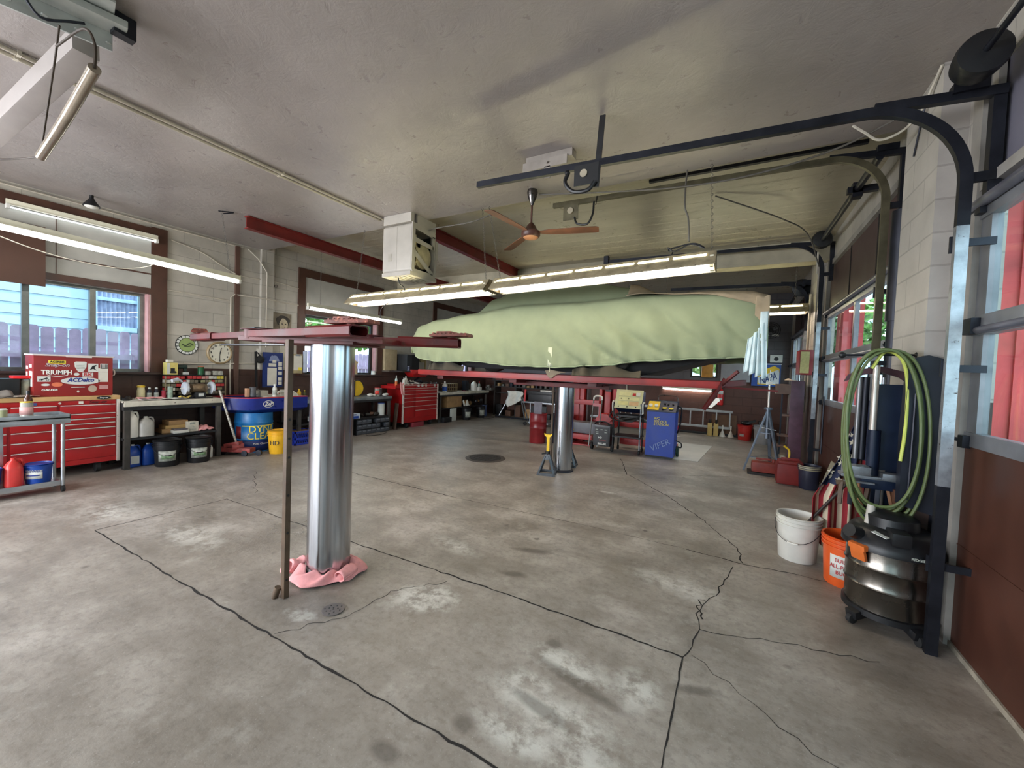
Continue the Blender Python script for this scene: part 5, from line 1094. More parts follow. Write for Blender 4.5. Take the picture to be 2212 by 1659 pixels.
m=MB(); m.ring_loft([R_(out,.884),R_(out,.90),R_(inn,.90),R_(inn,.884)],False,False); obj('rim',m,M('rim_red',(180,44,56),.4),P)
m=MB(); m.box(-7.46,-6.80,3.95,4.57,.886,.897); obj('cover_board',m,Mpap,P)
m=MB(); m.lathe((-7.05,3.86,0),[(.275,0),(.28,.01),(.275,.02),(.275,.2),(.283,.21),(.275,.22),(.275,.46),(.285,.475),(.275,.49),(.27,.64)],40); dr=obj('drum',m,Mteal,P)
arc_label(dr,-7.05,3.86,.02,.195,.2765,-2.2,1.2,M('drum_navy',(24,48,110),.4),'lower_band'); arc_label(dr,-7.05,3.86,.425,.438,.2765,-1.15,1.,Mlety,'stripe')
for tx,z,sz,w_ in (('DYNA',.375,.15,1),('CLEAN',.262,.15,1)): curved_text(dr,tx,sz,-7.05,3.86,z,.277,-.02,M('letter_yellow_bold',(240,220,70),.5,var=.03))
curved_text(dr,'Parts Cleaner',.042,-7.05,3.86,.14,.279,-.12,Mletw); arc_label(dr,-7.05,3.86,.22,.42,.2762,-1.6,-1.2,M('drum_maroon',(110,34,40),.4),'side_band')
m=MB(); m.lathe((-6.748,3.92,.79),[(.001,0),(.07,0),(.07,.003),(.001,.004)],36,axis=(1,0,0)); m.xf(Matrix.Translation((0,3.92,.79))@Matrix.Diagonal((1,1.25,.82,1))@Matrix.Translation((0,-3.92,-.79))); em=obj('emblem',m,Mletw,P)
m=MB(); m.lathe((-6.745,3.92,.79),[(.001,0),(.06,0),(.06,.003),(.001,.004)],36,axis=(1,0,0)); m.xf(Matrix.Translation((0,3.92,.79))@Matrix.Diagonal((1,1.25,.80,1))@Matrix.Translation((0,-3.92,-.79))); obj('emblem_field',m,Mnavy,em)
m=MB(); m.text('ZeP',.075,(-6.739,3.92,.79),(0,1,0),shear=.2,bold=.003); obj('lettering',m,Mletw,em)
t=thing('metal_pitcher','dented grey metal pitcher on the left of the parts washer','pitcher',(-7.0,3.80,.9)); m=MB(); m.lathe((-7.0,3.80,.9),[(.05,.001),(.055,.01),(.048,.15),(.055,.16)],18); obj('body',m,M('dull_zinc',(130,132,134),.5,.5,var=.3),t); m=MB(); m.tube(spline([(-7.0,3.85,1.03),(-7.0,3.9,1.01),(-7.0,3.9,.95),(-7.0,3.85,.92)],4),.007,6); obj('handle',m,M('dull_zinc',(130,132,134),.5,.5,var=.3),t)
carton(-7.03,-6.97,3.69,3.74,.901,1.04,M('peach_carton',(206,160,128),.6),'small_carton','narrow peach-coloured carton at the left end of the parts washer')
carton(-7.16,-7.0,3.93,4.06,.901,.995,M('grey_cream',(176,170,154),.5),'grey_box','low grey-cream box on the parts washer behind the white spray can')
bottle(-6.9,4.11,.898,.036,.21,M('can_white',(206,206,200),.35,var=.1,scale=20),Mlbl,'spray_can','white aerosol can standing on the front rim of the parts washer',lab=Mlblg,neck=.5,cat='can')
m=MB(); m.prism([(-7.06,.898),(-6.84,.898),(-6.84,.93),(-7.06,1.0)],'y',4.3,4.5); 
for i in range(3):
    for j in range(4): m.beam((-6.98+.04*i,4.34+.035*j,.985-.012*i),(-6.96+.04*i,4.34+.035*j,.978-.012*i),.02,.006)
single('desk_phone',m,M('phone_cream',(196,192,176),.5,var=.15),'cream push-button desk phone on the parts washer','telephone')
m=MB(); m.tube(spline([(-7.0,4.2,.94),(-6.97,4.26,.98),(-6.9,4.33,.965),(-6.84,4.33,.93)],4),.018,8); single('phone_handset',m,M('phone_white',(216,212,200),.4),'white handset leaning on the desk phone','handset')
# floor items by the washer
t,b=bucket(-6.52,3.96,.152,.37,M('yellow_bucket',(232,176,36),.4,var=.08),'yellow_bucket','orange-yellow plastic bucket with white lettering in front of the blue drum',open_=False)
curved_text(t,'LET\'S',.05,-6.52,3.96,.24,.147,.38,Mletw); curved_text(t,'DO',.075,-6.52,3.96,.18,.146,.38,Mletw); curved_text(t,'THIS',.045,-6.52,3.96,.115,.145,.38,Mletw); curved_text(t,'HD',.10,-6.52,3.96,.18,.146,-.95,Mletb)
t=thing('milk_crate','blue plastic milk crate beside the yellow bucket','crate',(-6.98,4.66,0)); m=MB(); x0,x1,y0,y1=-7.14,-6.84,4.45,4.86
for z in (.001,.1,.215): m.box(x0,x1,y0,y0+.012,z,z+.035); m.box(x0,x1,y1-.012,y1,z,z+.035); m.box(x0,x0+.012,y0,y1,z,z+.035); m.box(x1-.012,x1,y0,y1,z,z+.035)
for x in (x0,x1-.02):
    for y in (y0,y1-.02): m.box(x,x+.02,y,y+.02,0,.25)
for k in range(9): y=y0+.02+.042*k; m.beam((x1-.006,y,.03),(x1-.006,y+.04,.22),.008,.008); m.beam((x1-.006,y+.04,.03),(x1-.006,y,.22),.008,.008)
for k in range(7): x=x0+.02+.04*k; m.box(x,x+.008,y0,y0+.01,.03,.22)
obj('crate',m,M('crate_blue',(40,64,190),.4),t); m=MB(); m.box(x0+.02,x1-.02,y0+.02,y1-.02,.2,.235); obj('cardboard_insert',m,Mcard,t)
# wall pieces over the washer
def wallbox(y0,y1,z0,z1,d,mat,name,label,cat,par=False): m=MB(); m.box(XL+.001,XL+d,y0,y1,z0,z1,.002); return single(name,m,mat,label,cat)
t=thing('wall_clock','round white schoolhouse clock with a brown rim on the left wall','clock',(XL,3.56,1.45)); c=(XL+.03,3.575,1.605)
m=MB(); m.lathe((XL+.001,c[1],c[2]),[(.19,0),(.19,.03),(.175,.045),(.16,.035),(.16,.004)],40,axis=(1,0,0)); obj('rim',m,M('clock_rim',(150,130,96),.4),t); m=MB(); m.lathe((XL+.02,c[1],c[2]),[(.001,.008),(.162,.008),(.162,.012),(.001,.012)],40,axis=(1,0,0)); fc=obj('dial',m,M('dial_cream',(222,218,200),.5,var=.05),t)
m=MB()
for i in range(1,13): a=PI/2-i*PI/6; m.text(str(i),.045,(XL+.034,c[1]+.13*math.cos(a),c[2]+.13*math.sin(a)),(0,1,0),bold=.001)
obj('numerals',m,Mletb,t); m=MB(); m.beam((XL+.036,c[1]+.0,c[2]-.02),(XL+.036,c[1]+.02,c[2]+.085),.002,.012); obj('hour_hand',m,Mletb,t); m=MB(); m.beam((XL+.039,c[1],c[2]+.02),(XL+.039,c[1]-.01,c[2]-.125),.002,.008); obj('minute_hand',m,Mletb,t)
t=thing('round_sign','round green sign ringed with black and white segments on the left wall','sign',(XL,3.1,1.58)); c=(XL,3.12,1.705)
m=MB(); m.lathe((XL+.001,c[1],c[2]),[(.001,0),(.155,0),(.155,.01),(.001,.012)],40,axis=(1,0,0)); obj('disc',m,Mblack,t); m=MB()
for i in range(16): a=i*PI/8; m.beam((XL+.0135,c[1]+.112*math.cos(a),c[2]+.112*math.sin(a)),(XL+.0135,c[1]+.145*math.cos(a),c[2]+.145*math.sin(a)),.04,.003,up=(1,0,0))
obj('ring_segments',m,Mlbl,t); m=MB(); m.lathe((XL+.011,c[1],c[2]),[(.001,0),(.105,0),(.105,.004),(.001,.005)],36,axis=(1,0,0)); obj('green_field',m,M('sign_green',(150,172,104),.5,var=.1),t); m=MB(); m.tube(spline([(XL+.018,c[1]-.07,c[2]+.01),(XL+.018,c[1]-.02,c[2]-.01),(XL+.018,c[1]+.03,c[2]+.03),(XL+.018,c[1]+.08,c[2]+.0)],5),.008,6); m.tube(spline([(XL+.018,c[1]-.05,c[2]-.02),(XL+.018,c[1]+.0,c[2]-.025),(XL+.018,c[1]+.05,c[2]-.01)],5),.005,6); obj('car_outline',m,M('sign_dark',(70,80,60),.5),t)
t=thing('portrait_poster','brownish portrait poster of a dark-haired man with a moustache on the block wall','poster',(XL,4.48,1.9)); m=MB(); m.box(XL+.001,XL+.012,4.47,4.82,1.98,2.42); obj('sheet',m,M('sepia_paper',(128,116,98),.7,var=.35,scale=5),t)
fx=XL+.013
def blob2(cy,cz,ry,rz,mat,nm,dx=0,n=24): m=MB(); m.prism([(cy+ry*math.cos(a)*(1+.06*math.sin(5*a)),cz+rz*math.sin(a)*(1+.05*math.sin(4*a))) for a in [2*PI*i/n for i in range(n)]],'x',fx+dx,fx+dx+.002); obj(nm,m,mat,t)
Msh=M('sepia_dark',(52,46,40),.7,var=.3,scale=20); Mfl=M('sepia_face',(176,162,138),.7,var=.12,scale=14)
blob2(4.655,2.27,.135,.105,Msh,'hair',0,48); blob2(4.665,2.19,.082,.13,Mfl,'face',.003); blob2(4.675,2.115,.05,.017,Msh,'moustache',.006); blob2(4.635,2.215,.016,.01,Msh,'eye',.006,12); blob2(4.70,2.215,.016,.01,Msh,'eye',.006,12); blob2(4.685,2.15,.008,.025,M('sepia_mid',(140,126,104),.7),'nose',.006,12); blob2(4.67,2.0,.1,.03,Msh,'collar',.003)
t=thing('parts_calendar_board','dark blue key board with a cap-shaped emblem and pinned papers over the parts washer','notice board',(XL,4.45,1.1)); m=MB(); m.box(XL+.07,XL+.09,4.25,4.62,1.02,1.66,.003); obj('board',m,M('board_blue',(26,48,110),.45),t)
m=MB(); m.prism([(4.36,1.5),(4.38,1.58),(4.41,1.61),(4.44,1.6),(4.46,1.61),(4.5,1.6),(4.53,1.56),(4.55,1.5)],'x',XL+.091,XL+.093); obj('emblem',m,M('emblem_grey',(128,140,176),.5),t)
for (y0,y1,z0,z1) in ((4.33,4.5,1.05,1.38),(4.35,4.49,1.4,1.46),(4.42,4.49,1.47,1.52),(4.53,4.6,1.42,1.49),(4.53,4.6,1.34,1.40),(4.53,4.6,1.25,1.31),(4.53,4.6,1.14,1.20),(4.53,4.6,1.06,1.12)): m=MB(); m.box(XL+.093,XL+.096,y0,y1,z0,z1); obj('note',m,Mpap,t)
t=thing('wall_telephone','black wall bracket with a round black speaker beside the blue notice board','wall bracket',(XL,4.15,1.2)); m=MB(); m.beam((XL+.09,4.12,1.66),(XL+.09,4.14,1.02),.03,.03); m.tube(spline([(XL+.09,4.12,1.66),(XL+.1,4.17,1.62),(XL+.1,4.2,1.55)],4),.012,6); obj('arm',m,Mblack,t); m=MB(); m.lathe((XL+.06,4.2,1.52),[(.02,0),(.07,.01),(.065,.05),(.02,.06)],20,axis=(1,0,0)); obj('round_head',m,Mblack,t)
wallbox(4.60,4.83,1.38,1.93,.01,M('white_sheet',(190,184,168),.6),'wall_sheet','plain pale sheet pinned right of the blue notice board','sheet'); wallbox(4.18,4.3,1.36,1.72,.01,Mpap,'wall_card','narrow white card behind the black wall bracket','card')
t=thing('clipboard','clipboard holding a plastic-wrapped sheet with a yellow tag','clipboard',(XL,4.95,1.3)); m=MB(); m.box(XL+.045,XL+.055,4.84,5.04,1.28,1.66,.003); obj('board',m,M('tan_hardboard',(176,160,120),.6),t); m=MB(); m.box(XL+.056,XL+.058,4.855,5.025,1.34,1.63); obj('sheet',m,Mpap,t); m=MB(); m.box(XL+.058,XL+.06,4.95,5.03,1.34,1.40); obj('tag',m,Mlety,t); m=MB(); m.box(XL+.056,XL+.066,4.89,4.99,1.62,1.655); obj('clip',m,Mgal,t)
wallbox(5.06,5.13,1.3,1.72,.06,M('pale_blue_sheet',(196,208,232),.5),'hanging_sheet','pale blue sheet hanging just right of the clipboard','sheet')
# bench 2 things
for i,(x,y,r,h,mt,cp,lb) in enumerate(((-7.15,4.72,.035,.2,Myel,Myel,'yellow squeeze bottle at the left end of the zinc bench'),(-7.2,4.86,.032,.17,M('olive_bottle',(96,96,50),.3),Myel,'olive bottle with a yellow cap on the zinc bench'),(-7.15,4.98,.03,.15,Mlblg,Mwht,'pale can beside the olive bottle on the zinc bench'),(-7.1,5.08,.03,.17,Mdst,Mwht,'dark bottle by the steel ram on the zinc bench'))): bottle(x,y,.801,r,h,mt,cp,'bottle',lb,neck=.4)
t=thing('cord_reel','yellow cord reel standing at the back of the zinc bench','cord reel',(-7.3,6.1,.8)); m=MB(); m.lathe((-7.33,6.1,.985),[(.04,0),(.17,.003),(.17,.012),(.04,.015)],30,axis=(1,0,0)); m.lathe((-7.22,6.1,.985),[(.04,0),(.17,.003),(.17,.012),(.04,.015)],30,axis=(1,0,0)); obj('flange',m,Myel,t); m=MB(); m.lathe((-7.32,6.1,.985),[(.06,0),(.12,.0),(.12,.1),(.06,.1)],24,axis=(1,0,0)); obj('wound_cord',m,Mblack,t); m=MB(); m.tube([(-7.2,6.1+.17*math.cos(a),.985+.17*math.sin(a)) for a in [PI*.9-.13*i for i in range(22)]],.009,6); m.beam((-7.2,6.02,.81),(-7.2,6.02,1.14),.03,.02); obj('stand',m,Mdst,t)
t=can(-7.05,6.52,.801,.055,.19,Mclr,'plastic_jar','clear jar with a red lid and red label on the zinc bench',lidm=M('lid_red',(214,50,50),.4),cat='jar'); arc_label(t,-7.05,6.52,.84,.93,.058,-1.6,.2,M('label_red',(216,70,60),.5)); can(-7.12,6.66,.801,.05,.17,M('smoky_glass',(90,84,90),.15,var=.2),'glass_jar','smoky jar close behind the red-lidded jar',cat='jar')
m=MB(); m.box(XL+.09-.06,XL+.1,6.4,6.6,1.271,1.273); 
can(-7.55,6.85,1.271,.05,.09,Mlbl,'ceramic_pot','white round pot on the sill of the middle left window',cat='pot')
for i,(x,y,z,s_) in enumerate(((-7.0,6.28,.82,.055),(-7.02,6.4,.815,.04),(-7.0,6.7,.815,.05),(-7.05,6.8,.82,.045),(-7.0,5.7,.815,.045))):
    m=MB(); m.sph((x,y,z+s_*.25),(s_,s_*1.3,s_*.6),10,8)
    for v in m.b.verts: v.co+=Vector((rnd.uniform(-1,1),rnd.uniform(-1,1),rnd.uniform(0,1)))*s_*.16
    single('crumpled_towel',m,Mwclo,'crumpled white paper towel on the zinc bench','towel','crumpled towels on the zinc bench')
t=thing('sign_cutout','tan shaped card leaning in the middle left window','card',(-7.52,6.3,1.27)); m=MB(); m.prism([(6.2,1.272),(6.36,1.272),(6.35,1.5),(6.38,1.55),(6.33,1.57),(6.28,1.6),(6.23,1.57),(6.18,1.55),(6.21,1.5)],'x',-7.53,-7.52); obj('card',m,M('tan_card',(190,170,136),.7),t)
# shelf under bench 2
t=carton(-7.2,-6.9,5.35,5.72,.001,.325,M('white_carton',(206,208,208),.6,var=.05),'white_carton','white carton on the floor under the zinc bench'); t=carton(-7.15,-6.86,5.45,5.9,.37,.47,M('carton_blue_white',(196,206,222),.5),'parts_store_box','blue and white parts-shop box on the shelf edge under the zinc bench'); m=MB(); m.box(-6.859,-6.857,5.46,5.86,.375,.425); b_=obj('blue_band',m,Mblu,t); m=MB(); m.text('YOUR TEAM',.035,(-6.856,5.66,.45),(0,1,0),bold=.001,wid=.28); obj('lettering',m,Mletblue,t)
for i,(y0,y1,z0,z1,lb) in enumerate(((5.6,5.8,.48,.55,'lower yellowish carton on the blue and white box'),(5.62,5.74,.552,.6,'upper small pale carton on the yellowish carton'))): carton(-7.15,-6.98,y0,y1,z0,z1,M('pale_yellow_carton',(206,200,140),.6),'small_carton',lb,grp='yellowish cartons under the zinc bench')
bottle(-7.05,4.88,.361,.04,.22,Mblack,Mblack,'oil_bottle','black bottle with a white label, leftmost under the zinc bench',lab=Mlbl,neck=.4); bottle(-7.05,5.06,.361,.04,.24,Mblack,Mblack,'oil_bottle','black bottle with a white label beside the steel ram under the zinc bench',lab=Mlbl,neck=.4)
can(-7.1,6.7,.361,.075,.28,Mlbl,'plastic_tub','white and blue tub at the right end of the shelf under the zinc bench',cat='tub',lidm=Mblu)
q=random.Random(5)
for i in range(12):
    m=MB(); y=5.95+.065*i; m.sph((-7.1+q.uniform(-.1,.12),y,.385+q.uniform(0,.03)),(q.uniform(.03,.06),.05,q.uniform(.02,.04)),9,6)
    for v in m.b.verts: v.co+=Vector((q.uniform(-1,1),q.uniform(-1,1),q.uniform(-1,1)))*.012
    single('car_part',m,q.choice((M('oily_metal',(60,58,60),.35,.7),M('casting_grey',(110,106,100),.6,.4),M('rust_part',(100,70,54),.7))),'loose oily car part on the shelf under the zinc bench','car part','loose car parts under the zinc bench')
# drawer organiser of dark plastic bins
org=thing('bin_stack_frame','low dark frame filled with grey plastic parts bins under the zinc bench','bin rack',(-7.08,6.2,0)); m=MB()
for z in (.001,.11,.22,.325): m.box(-7.2,-6.93,5.88,6.78,z,z+.006)
m.box(-7.2,-6.93,5.87,5.88,0,.33); m.box(-7.2,-6.93,6.78,6.79,0,.33); obj('frame',m,Mblack,org)
bp=thing('plastic_bin','','bin',(0,0,0)); m=MB(); m.box(0,.16,-.062,.062,0,.09,.012); m.b.verts.ensure_lookup_table(); obj('bin',m,M('bin_grey',(72,76,84),.35,var=.1),bp); m=MB(); m.box(.158,.172,-.04,.04,.055,.075,.004); obj('label_lip',m,M('bin_lip',(118,122,130),.3),bp)
first=True
for r in range(3):
    for c_ in range(7):
        if (r,c_) in ((2,3),(1,5)): continue
        lb='grey plastic parts bin in the low rack under the zinc bench'; loc=(-7.08,5.95+.128*c_,.008+.11*r)
        if first: bp.location=loc; bp['label']=lb; bp['group']='grey parts bins under the zinc bench'; first=False
        else: dup(bp,loc,label=lb)
# toolbox 2
rows2=[1.04,.972,.914,.825,.736,.647,.525]
K3=roller_cab('tool_cabinet','second red roller cabinet with two drawer columns further along the left wall',-6.9,7.2,8.46,.13,1.06,[(7.22,7.62,rows2),(7.62,8.44,rows2+[.42,.24]),(7.22,7.62,[.525,.24])],None,.24,.55,0,[7.2,8.46])
m=MB()
for y,w_ in ((7.68,.07),(7.82,.07),(7.97,.05),(8.3,.06)): m.box(-6.895,-6.89,y,y+w_,1.045,1.055+.0) if False else m.box(-6.9,-6.896,y,y+w_,1.0,1.058)
obj('sticker',m,Mlbl,K3)
m=MB(); m.grid(lambda u,v:(-6.93+.05*v,7.1+.12*u,1.1-.28*v+.02*math.sin(7*u)),8,8); single('shop_towel',m,Mpink,'pink rag draped over the left corner of the second red cabinet','towel',solid=.006)
m=MB(); m.beam((-6.98,7.0,.0),(-6.96,7.05,.62),.16,.03); single('leaning_board',m,M('dark_walnut_board',(70,52,42),.6),'dark brown board leaning against the left side of the second red cabinet','board')
t=thing('side_tray','red side tray hooked on the left of the second red cabinet, piled with small items','tray',(-7.15,7.05,.95)); m=MB(); m.box(-7.4,-6.92,6.96,7.19,.96,.975); m.box(-6.93,-6.92,6.96,7.19,.96,1.05); m.box(-7.4,-6.92,6.95,6.965,.96,1.03); obj('tray',m,Mtool,t)
for i,(x,y,z,r,h,mt,cp,lb) in enumerate(((-7.0,7.05,.976,.03,.3,M('mint_white',(206,224,216),.35),Mlbl,'tall mint-white tube bottle with an orange collar in the side tray'),(-7.0,7.3,1.061,.035,.16,Mwht,Mwht,'white bottle at the front of the second red cabinet top'),(-7.05,7.42,1.061,.04,.19,Mwht,Mwht,'white bottle with a dark green mark on the second red cabinet'))): bottle(x,y,z,r,h,mt,cp,'bottle',lb,neck=.35,lab=M('orange_band',(214,110,50),.5) if i==0 else None)
q=random.Random(9); mm=[Mdst,Mblack,Mgal,Mpap,M('oily_metal',(60,58,60),.35,.7)]
for i in range(14):
    m=MB(); y=7.5+.066*i; x=-7.05+q.uniform(-.12,.1); a=q.uniform(0,PI); L=q.uniform(.08,.2); z=1.075+q.uniform(0,.05); d=Vector((math.cos(a)*L/2,math.sin(a)*L/2,0)); m.beam(Vector((x,y,z))-d,Vector((x,y,z))+d+Vector((0,0,q.uniform(0,.04))),.03,.025,bev=.006); m.cyl(Vector((x,y,z))+d,Vector((x,y,z))+d+Vector((0,0,.03)),.02,n=10)
    single('hand_tool',m,q.choice(mm),'loose hand tool in the heap on top of the second red cabinet','tool','tools heaped on the second red cabinet')
for i in range(3): m=MB(); m.grid(lambda u,v:(-7.02+.12*u,7.25+.3*i+.22*v,1.066+.012*math.sin(7*u+i)+.01*math.sin(9*v)),8,8); single('paper_sheet',m,Mpap,'white paper sheet on top of the second red cabinet','paper','papers on the second red cabinet',solid=.003)
t=thing('folding_funnel','open red sheet-metal tray with a cream cloth behind the second red cabinet','tray',(-7.2,8.1,1.25)); m=MB(); m.ring_loft([[(-7.35,7.8,1.24),(-7.15,7.8,1.24),(-7.15,8.25,1.24),(-7.35,8.25,1.24)],[(-7.4,7.65,1.42),(-7.1,7.65,1.42),(-7.1,8.45,1.42),(-7.4,8.45,1.42)]],cap1=False); obj('tray',m,Mtool,t,solid=.004); m=MB(); m.beam((-7.3,7.9,1.06),(-7.3,8.2,1.24),.05,.03); obj('leg',m,Mdst,t)
# wall boxes past the middle window
wallbox(7.16,7.56,1.38,1.9,.1,M('beige_panel_box',(176,160,128),.5),'breaker_box','beige electrical panel box right of the middle left window','electrical box')
t=thing('monitor_cabinet','black box monitor on a dark wall shelf right of the beige electrical box','monitor',(-7.35,7.95,1.38)); m=MB(); m.box(-7.59,-7.2,7.6,8.05,1.385,1.80,.01); obj('housing',m,M('monitor_dark',(40,42,46),.4),t); m=MB(); m.box(-7.2,-7.195,7.78,8.03,1.40,1.78); obj('screen',m,Mblack,t)
m=MB(); m.box(-7.59,-7.15,7.4,8.3,1.355,1.383); single('wall_shelf',m,M('dark_shelf',(48,40,38),.6),'dark wall shelf carrying the black monitor','shelf'); can(-7.16,7.62,1.384,.035,.12,M('slate_cup',(70,74,96),.4),'slate_cup','slate-coloured cup in front of the black monitor',cat='cup')
m=MB(); m.lathe((XL+.03,8.55,1.75),[(.02,0),(.13,.01),(.13,.04),(.02,.05)],24,axis=(1,0,0)); m.beam((XL+.08,8.65,1.35),(XL+.08,8.65,1.85),.03,.03); single('wall_fan',m,M('tan_fan',(170,156,110),.5),'small tan round fan with a post on the wall behind the covered car','fan')
# bench 3 things
t=bottle(-7.05,8.95,.821,.07,.3,Mwht,Mwht,'washer_fluid_jug','white jug with a broad blue label at the near end of the far bench',lab=Mblu,neck=.3,cat='jug')
t=thing('wire_rack','brown wire basket rack on the far bench','rack',(-7.2,9.35,.82)); m=MB()
for k in range(6): m.box(-7.1,-7.09,9.12+.09*k,9.14+.09*k,.821,1.06)
for z in (.84,.93,1.04): m.box(-7.3,-7.09,9.1,9.6,z,z+.012)
obj('basket',m,M('rack_tan',(150,128,92),.6),t)
t=thing('cord_reel','small yellow cord reel on the far bench','cord reel',(-7.2,10.0,.82)); m=MB(); m.lathe((-7.25,10.2,.97),[(.04,0),(.145,.003),(.145,.012),(.04,.015)],26,axis=(1,0,0)); obj('flange',m,Myel,t); m=MB(); m.lathe((-7.23,10.2,.97),[(.05,0),(.1,.0),(.1,.08),(.05,.08)],20,axis=(1,0,0)); obj('wound_cord',m,Mblack,t); m=MB(); m.box(-7.26,-7.12,10.05,10.2,.821,1.12); obj('stand',m,Mdst,t)
jug(-7.1,10.45,.821,.16,.18,.3,Mwht,Myel,'white_jug','white jug beside the small yellow reel on the far bench'); bottle(-7.1,10.75,.821,.04,.28,Mlblg,Mletr,'bottle','slim pale bottle with a red cap on the far bench')
m=MB(); m.box(-7.1,-6.96,10.55,10.7,.821,.93,.01); single('white_box',m,Mwht,'small white box near the far end of the far bench','box')
for i in range(3): m=MB(); m.lathe((-7.1+.04*i,9.75+.13*i,.821),[(.05,0),(.06,.01),(.03,.02)],12); single('clutter_dish',m,q.choice((Mcard,Mletr)),'little dish of small parts on the far bench','dish','little dishes on the far bench')
t=carton(-7.25,-7.0,9.0,9.7,.381,.70,Mcard,'cardboard_box','big open cardboard box on the shelf of the far bench')
m=MB(); m.grid(lambda u,v:(-7.0+.05*u,9.75+.3*v,.39+.18*(1-u)*abs(math.sin(5*v+1))),8,10); single('white_bag',m,Mwclo,'crumpled white bag on the shelf of the far bench','bag',solid=.01)
carton(-7.05,-6.85,8.72,9.05,.001,.14,Mblack,'black_case','flat black case on the floor at the near end of the far bench','case'); t=carton(-7.0,-6.97,9.15,9.42,.001,.36,Mlbl,'white_sign_board','white printed board leaning under the far bench','board',rz=0)
for i,y in enumerate((9.75,10.5)):
    t,b=bucket(-6.85,y,.135,.345,Mblack,'black_bucket','black lidded bucket with a pale label under the far bench','black buckets under the far bench',open_=False); arc_label(t,-6.85,y,.08,.24,.124,-1.2,.2,Mlblg,r1=.131)
carton(-7.12,-6.92,10.8,10.98,.001,.36,M('denim_blue',(80,96,140),.8),'blue_container','grey-blue container at the far end under the far bench')
for i in range(8):
    m=MB(); y=9.95+.12*i; m.sph((-7.15+q.uniform(-.05,.1),y,.43+q.uniform(0,.08)),(.06,.06,q.uniform(.03,.08)),9,6)
    for v in m.b.verts: v.co+=Vector((q.uniform(-1,1),q.uniform(-1,1),q.uniform(-1,1)))*.015
    single('car_part',m,q.choice((M('oily_metal',(60,58,60),.35,.7),M('casting_grey',(110,106,100),.6,.4),Mcard)),'loose part in the heap on the shelf of the far bench','car part','loose parts on the far bench shelf')
m=MB(); m.tube(spline([(-6.9,6.1,.006),(-6.7,6.0,.006),(-6.65,6.3,.006),(-6.8,6.6,.006),(-6.9,6.5,.006)],5),.005,5); single('extension_cord',m,Mblack,'thin black cord curling on the floor in front of the grey parts bins','cord')
m=MB(); m.tube(spline([(-6.9,10.7,.6),(-6.85,10.5,.006),(-6.6,10.3,.006),(-6.5,10.7,.006),(-6.7,11.,.006)],5),.005,5); single('extension_cord',m,Mblack,'thin black cord looping on the floor by the far bench','cord')
carton(-7.05,-6.9,7.55,7.95,.001,.11,M('toy_red_case',(140,50,60),.5),'small_tool_case','small maroon tool case on the floor under the second red cabinet','case')
# ================================================================ right side: vacuum, buckets, flag, hose, compressor stand
Mhose=M('green_hose',(96,110,66),.5,var=.12,scale=20); Mhosey=M('yellow_green_hose',(196,204,96),.45,var=.1)
V=thing('shop_vacuum','big shop vacuum with a ribbed stainless drum and black head near the door post','vacuum',(.96,3.3,0)); vx,vy=.915,3.38
m=MB(); m.lathe((vx,vy,.10),[(.2,0),(.212,.01),(.215,.14),(.222,.15),(.215,.16),(.217,.26),(.224,.27),(.217,.28),(.218,.385)],48); obj('drum',m,M('vac_stainless',(112,107,100),.25,.95,var=.12),V)
m=MB(); m.lathe((vx,vy,.47),[(.215,0),(.245,.01),(.245,.04),(.235,.06),(.2,.12),(.17,.14),(.001,.145)],44); m.lathe((vx,vy,.60),[(.13,0),(.125,.07),(.09,.09),(.001,.092)],30); m.box(vx-.06,vx+.03,vy-.24,vy-.1,.55,.63,.015); m.cyl((vx-.17,vy-.1,.55),(vx-.24,vy-.15,.58),.04); obj('head',m,Mblack,V)
m=MB(); m.lathe((vx,vy,.02),[(.19,.04),(.225,.05),(.225,.085),(.2,.09)],40); 
for a in (-2.5,-1.2,.3,1.6): m.beam((vx+.18*math.cos(a),vy+.18*math.sin(a),.07),(vx+.26*math.cos(a),vy+.26*math.sin(a),.055),.07,.05,bev=.01)
obj('wheel_base',m,Mblack,V)
for a in (-2.5,-1.2,.3,1.6): m=MB(); m.lathe((vx+.25*math.cos(a),vy+.25*math.sin(a),.03),[(.01,-.015),(.03,-.013),(.03,.013),(.01,.015)],16,axis=(-math.sin(a),math.cos(a),0)); obj('caster',m,Mrub,V)
for a,mt in ((-2.45,M('latch_orange',(206,104,44),.4)),): m=MB(); m.beam((vx+.2*math.cos(a),vy+.2*math.sin(a),.50),(vx+.27*math.cos(a),vy+.27*math.sin(a),.49),.1,.035,bev=.008); m.beam((vx+.262*math.cos(a),vy+.262*math.sin(a),.50),(vx+.235*math.cos(a),vy+.235*math.sin(a),.41),.085,.02,bev=.006); obj('latch',m,mt,V)
m=MB(); m.lathe((vx,vy,.535),[(.001,.075),(.001,.074)],8) ; m=MB(); m.grid(lambda u,v:(vx-.15+.09*u,vy-.17-.02*u,.592-.035*v+.0),2,2); m=MB(); m.beam((vx-.12,vy-.15,.60),(vx-.06,vy-.2,.585),.07,.003); obj('warning_sticker',m,Mlbl,V)
m=MB(); m.text('RIDGID',.02,(vx+.06,vy-.246,.50),(1,0,0),bold=.0005); obj('lettering',m,Mlblg,V); m=MB(); m.cyl((vx-.12,vy-.02,.6),(vx-.1,vy+.02,.72),.022); obj('tool_tube',m,Moff,V)
t,b=bucket(.80,3.84,.15,.36,M('orange_bucket',(222,92,36),.4,var=.08),'orange_bucket','orange five-gallon bucket with a white printed label, beside the shop vacuum'); arc_label(t,.80,3.84,.07,.235,.137,-2.5,-.9,Mlbl,r1=.1445)
for i,tx in enumerate(('BUILDERS','ALL-PURPOSE','BUCKET')): curved_text(t,tx,.04,.80,3.84,.2-.045*i,.145-.002*i,-1.75,Mletr,k=.85)
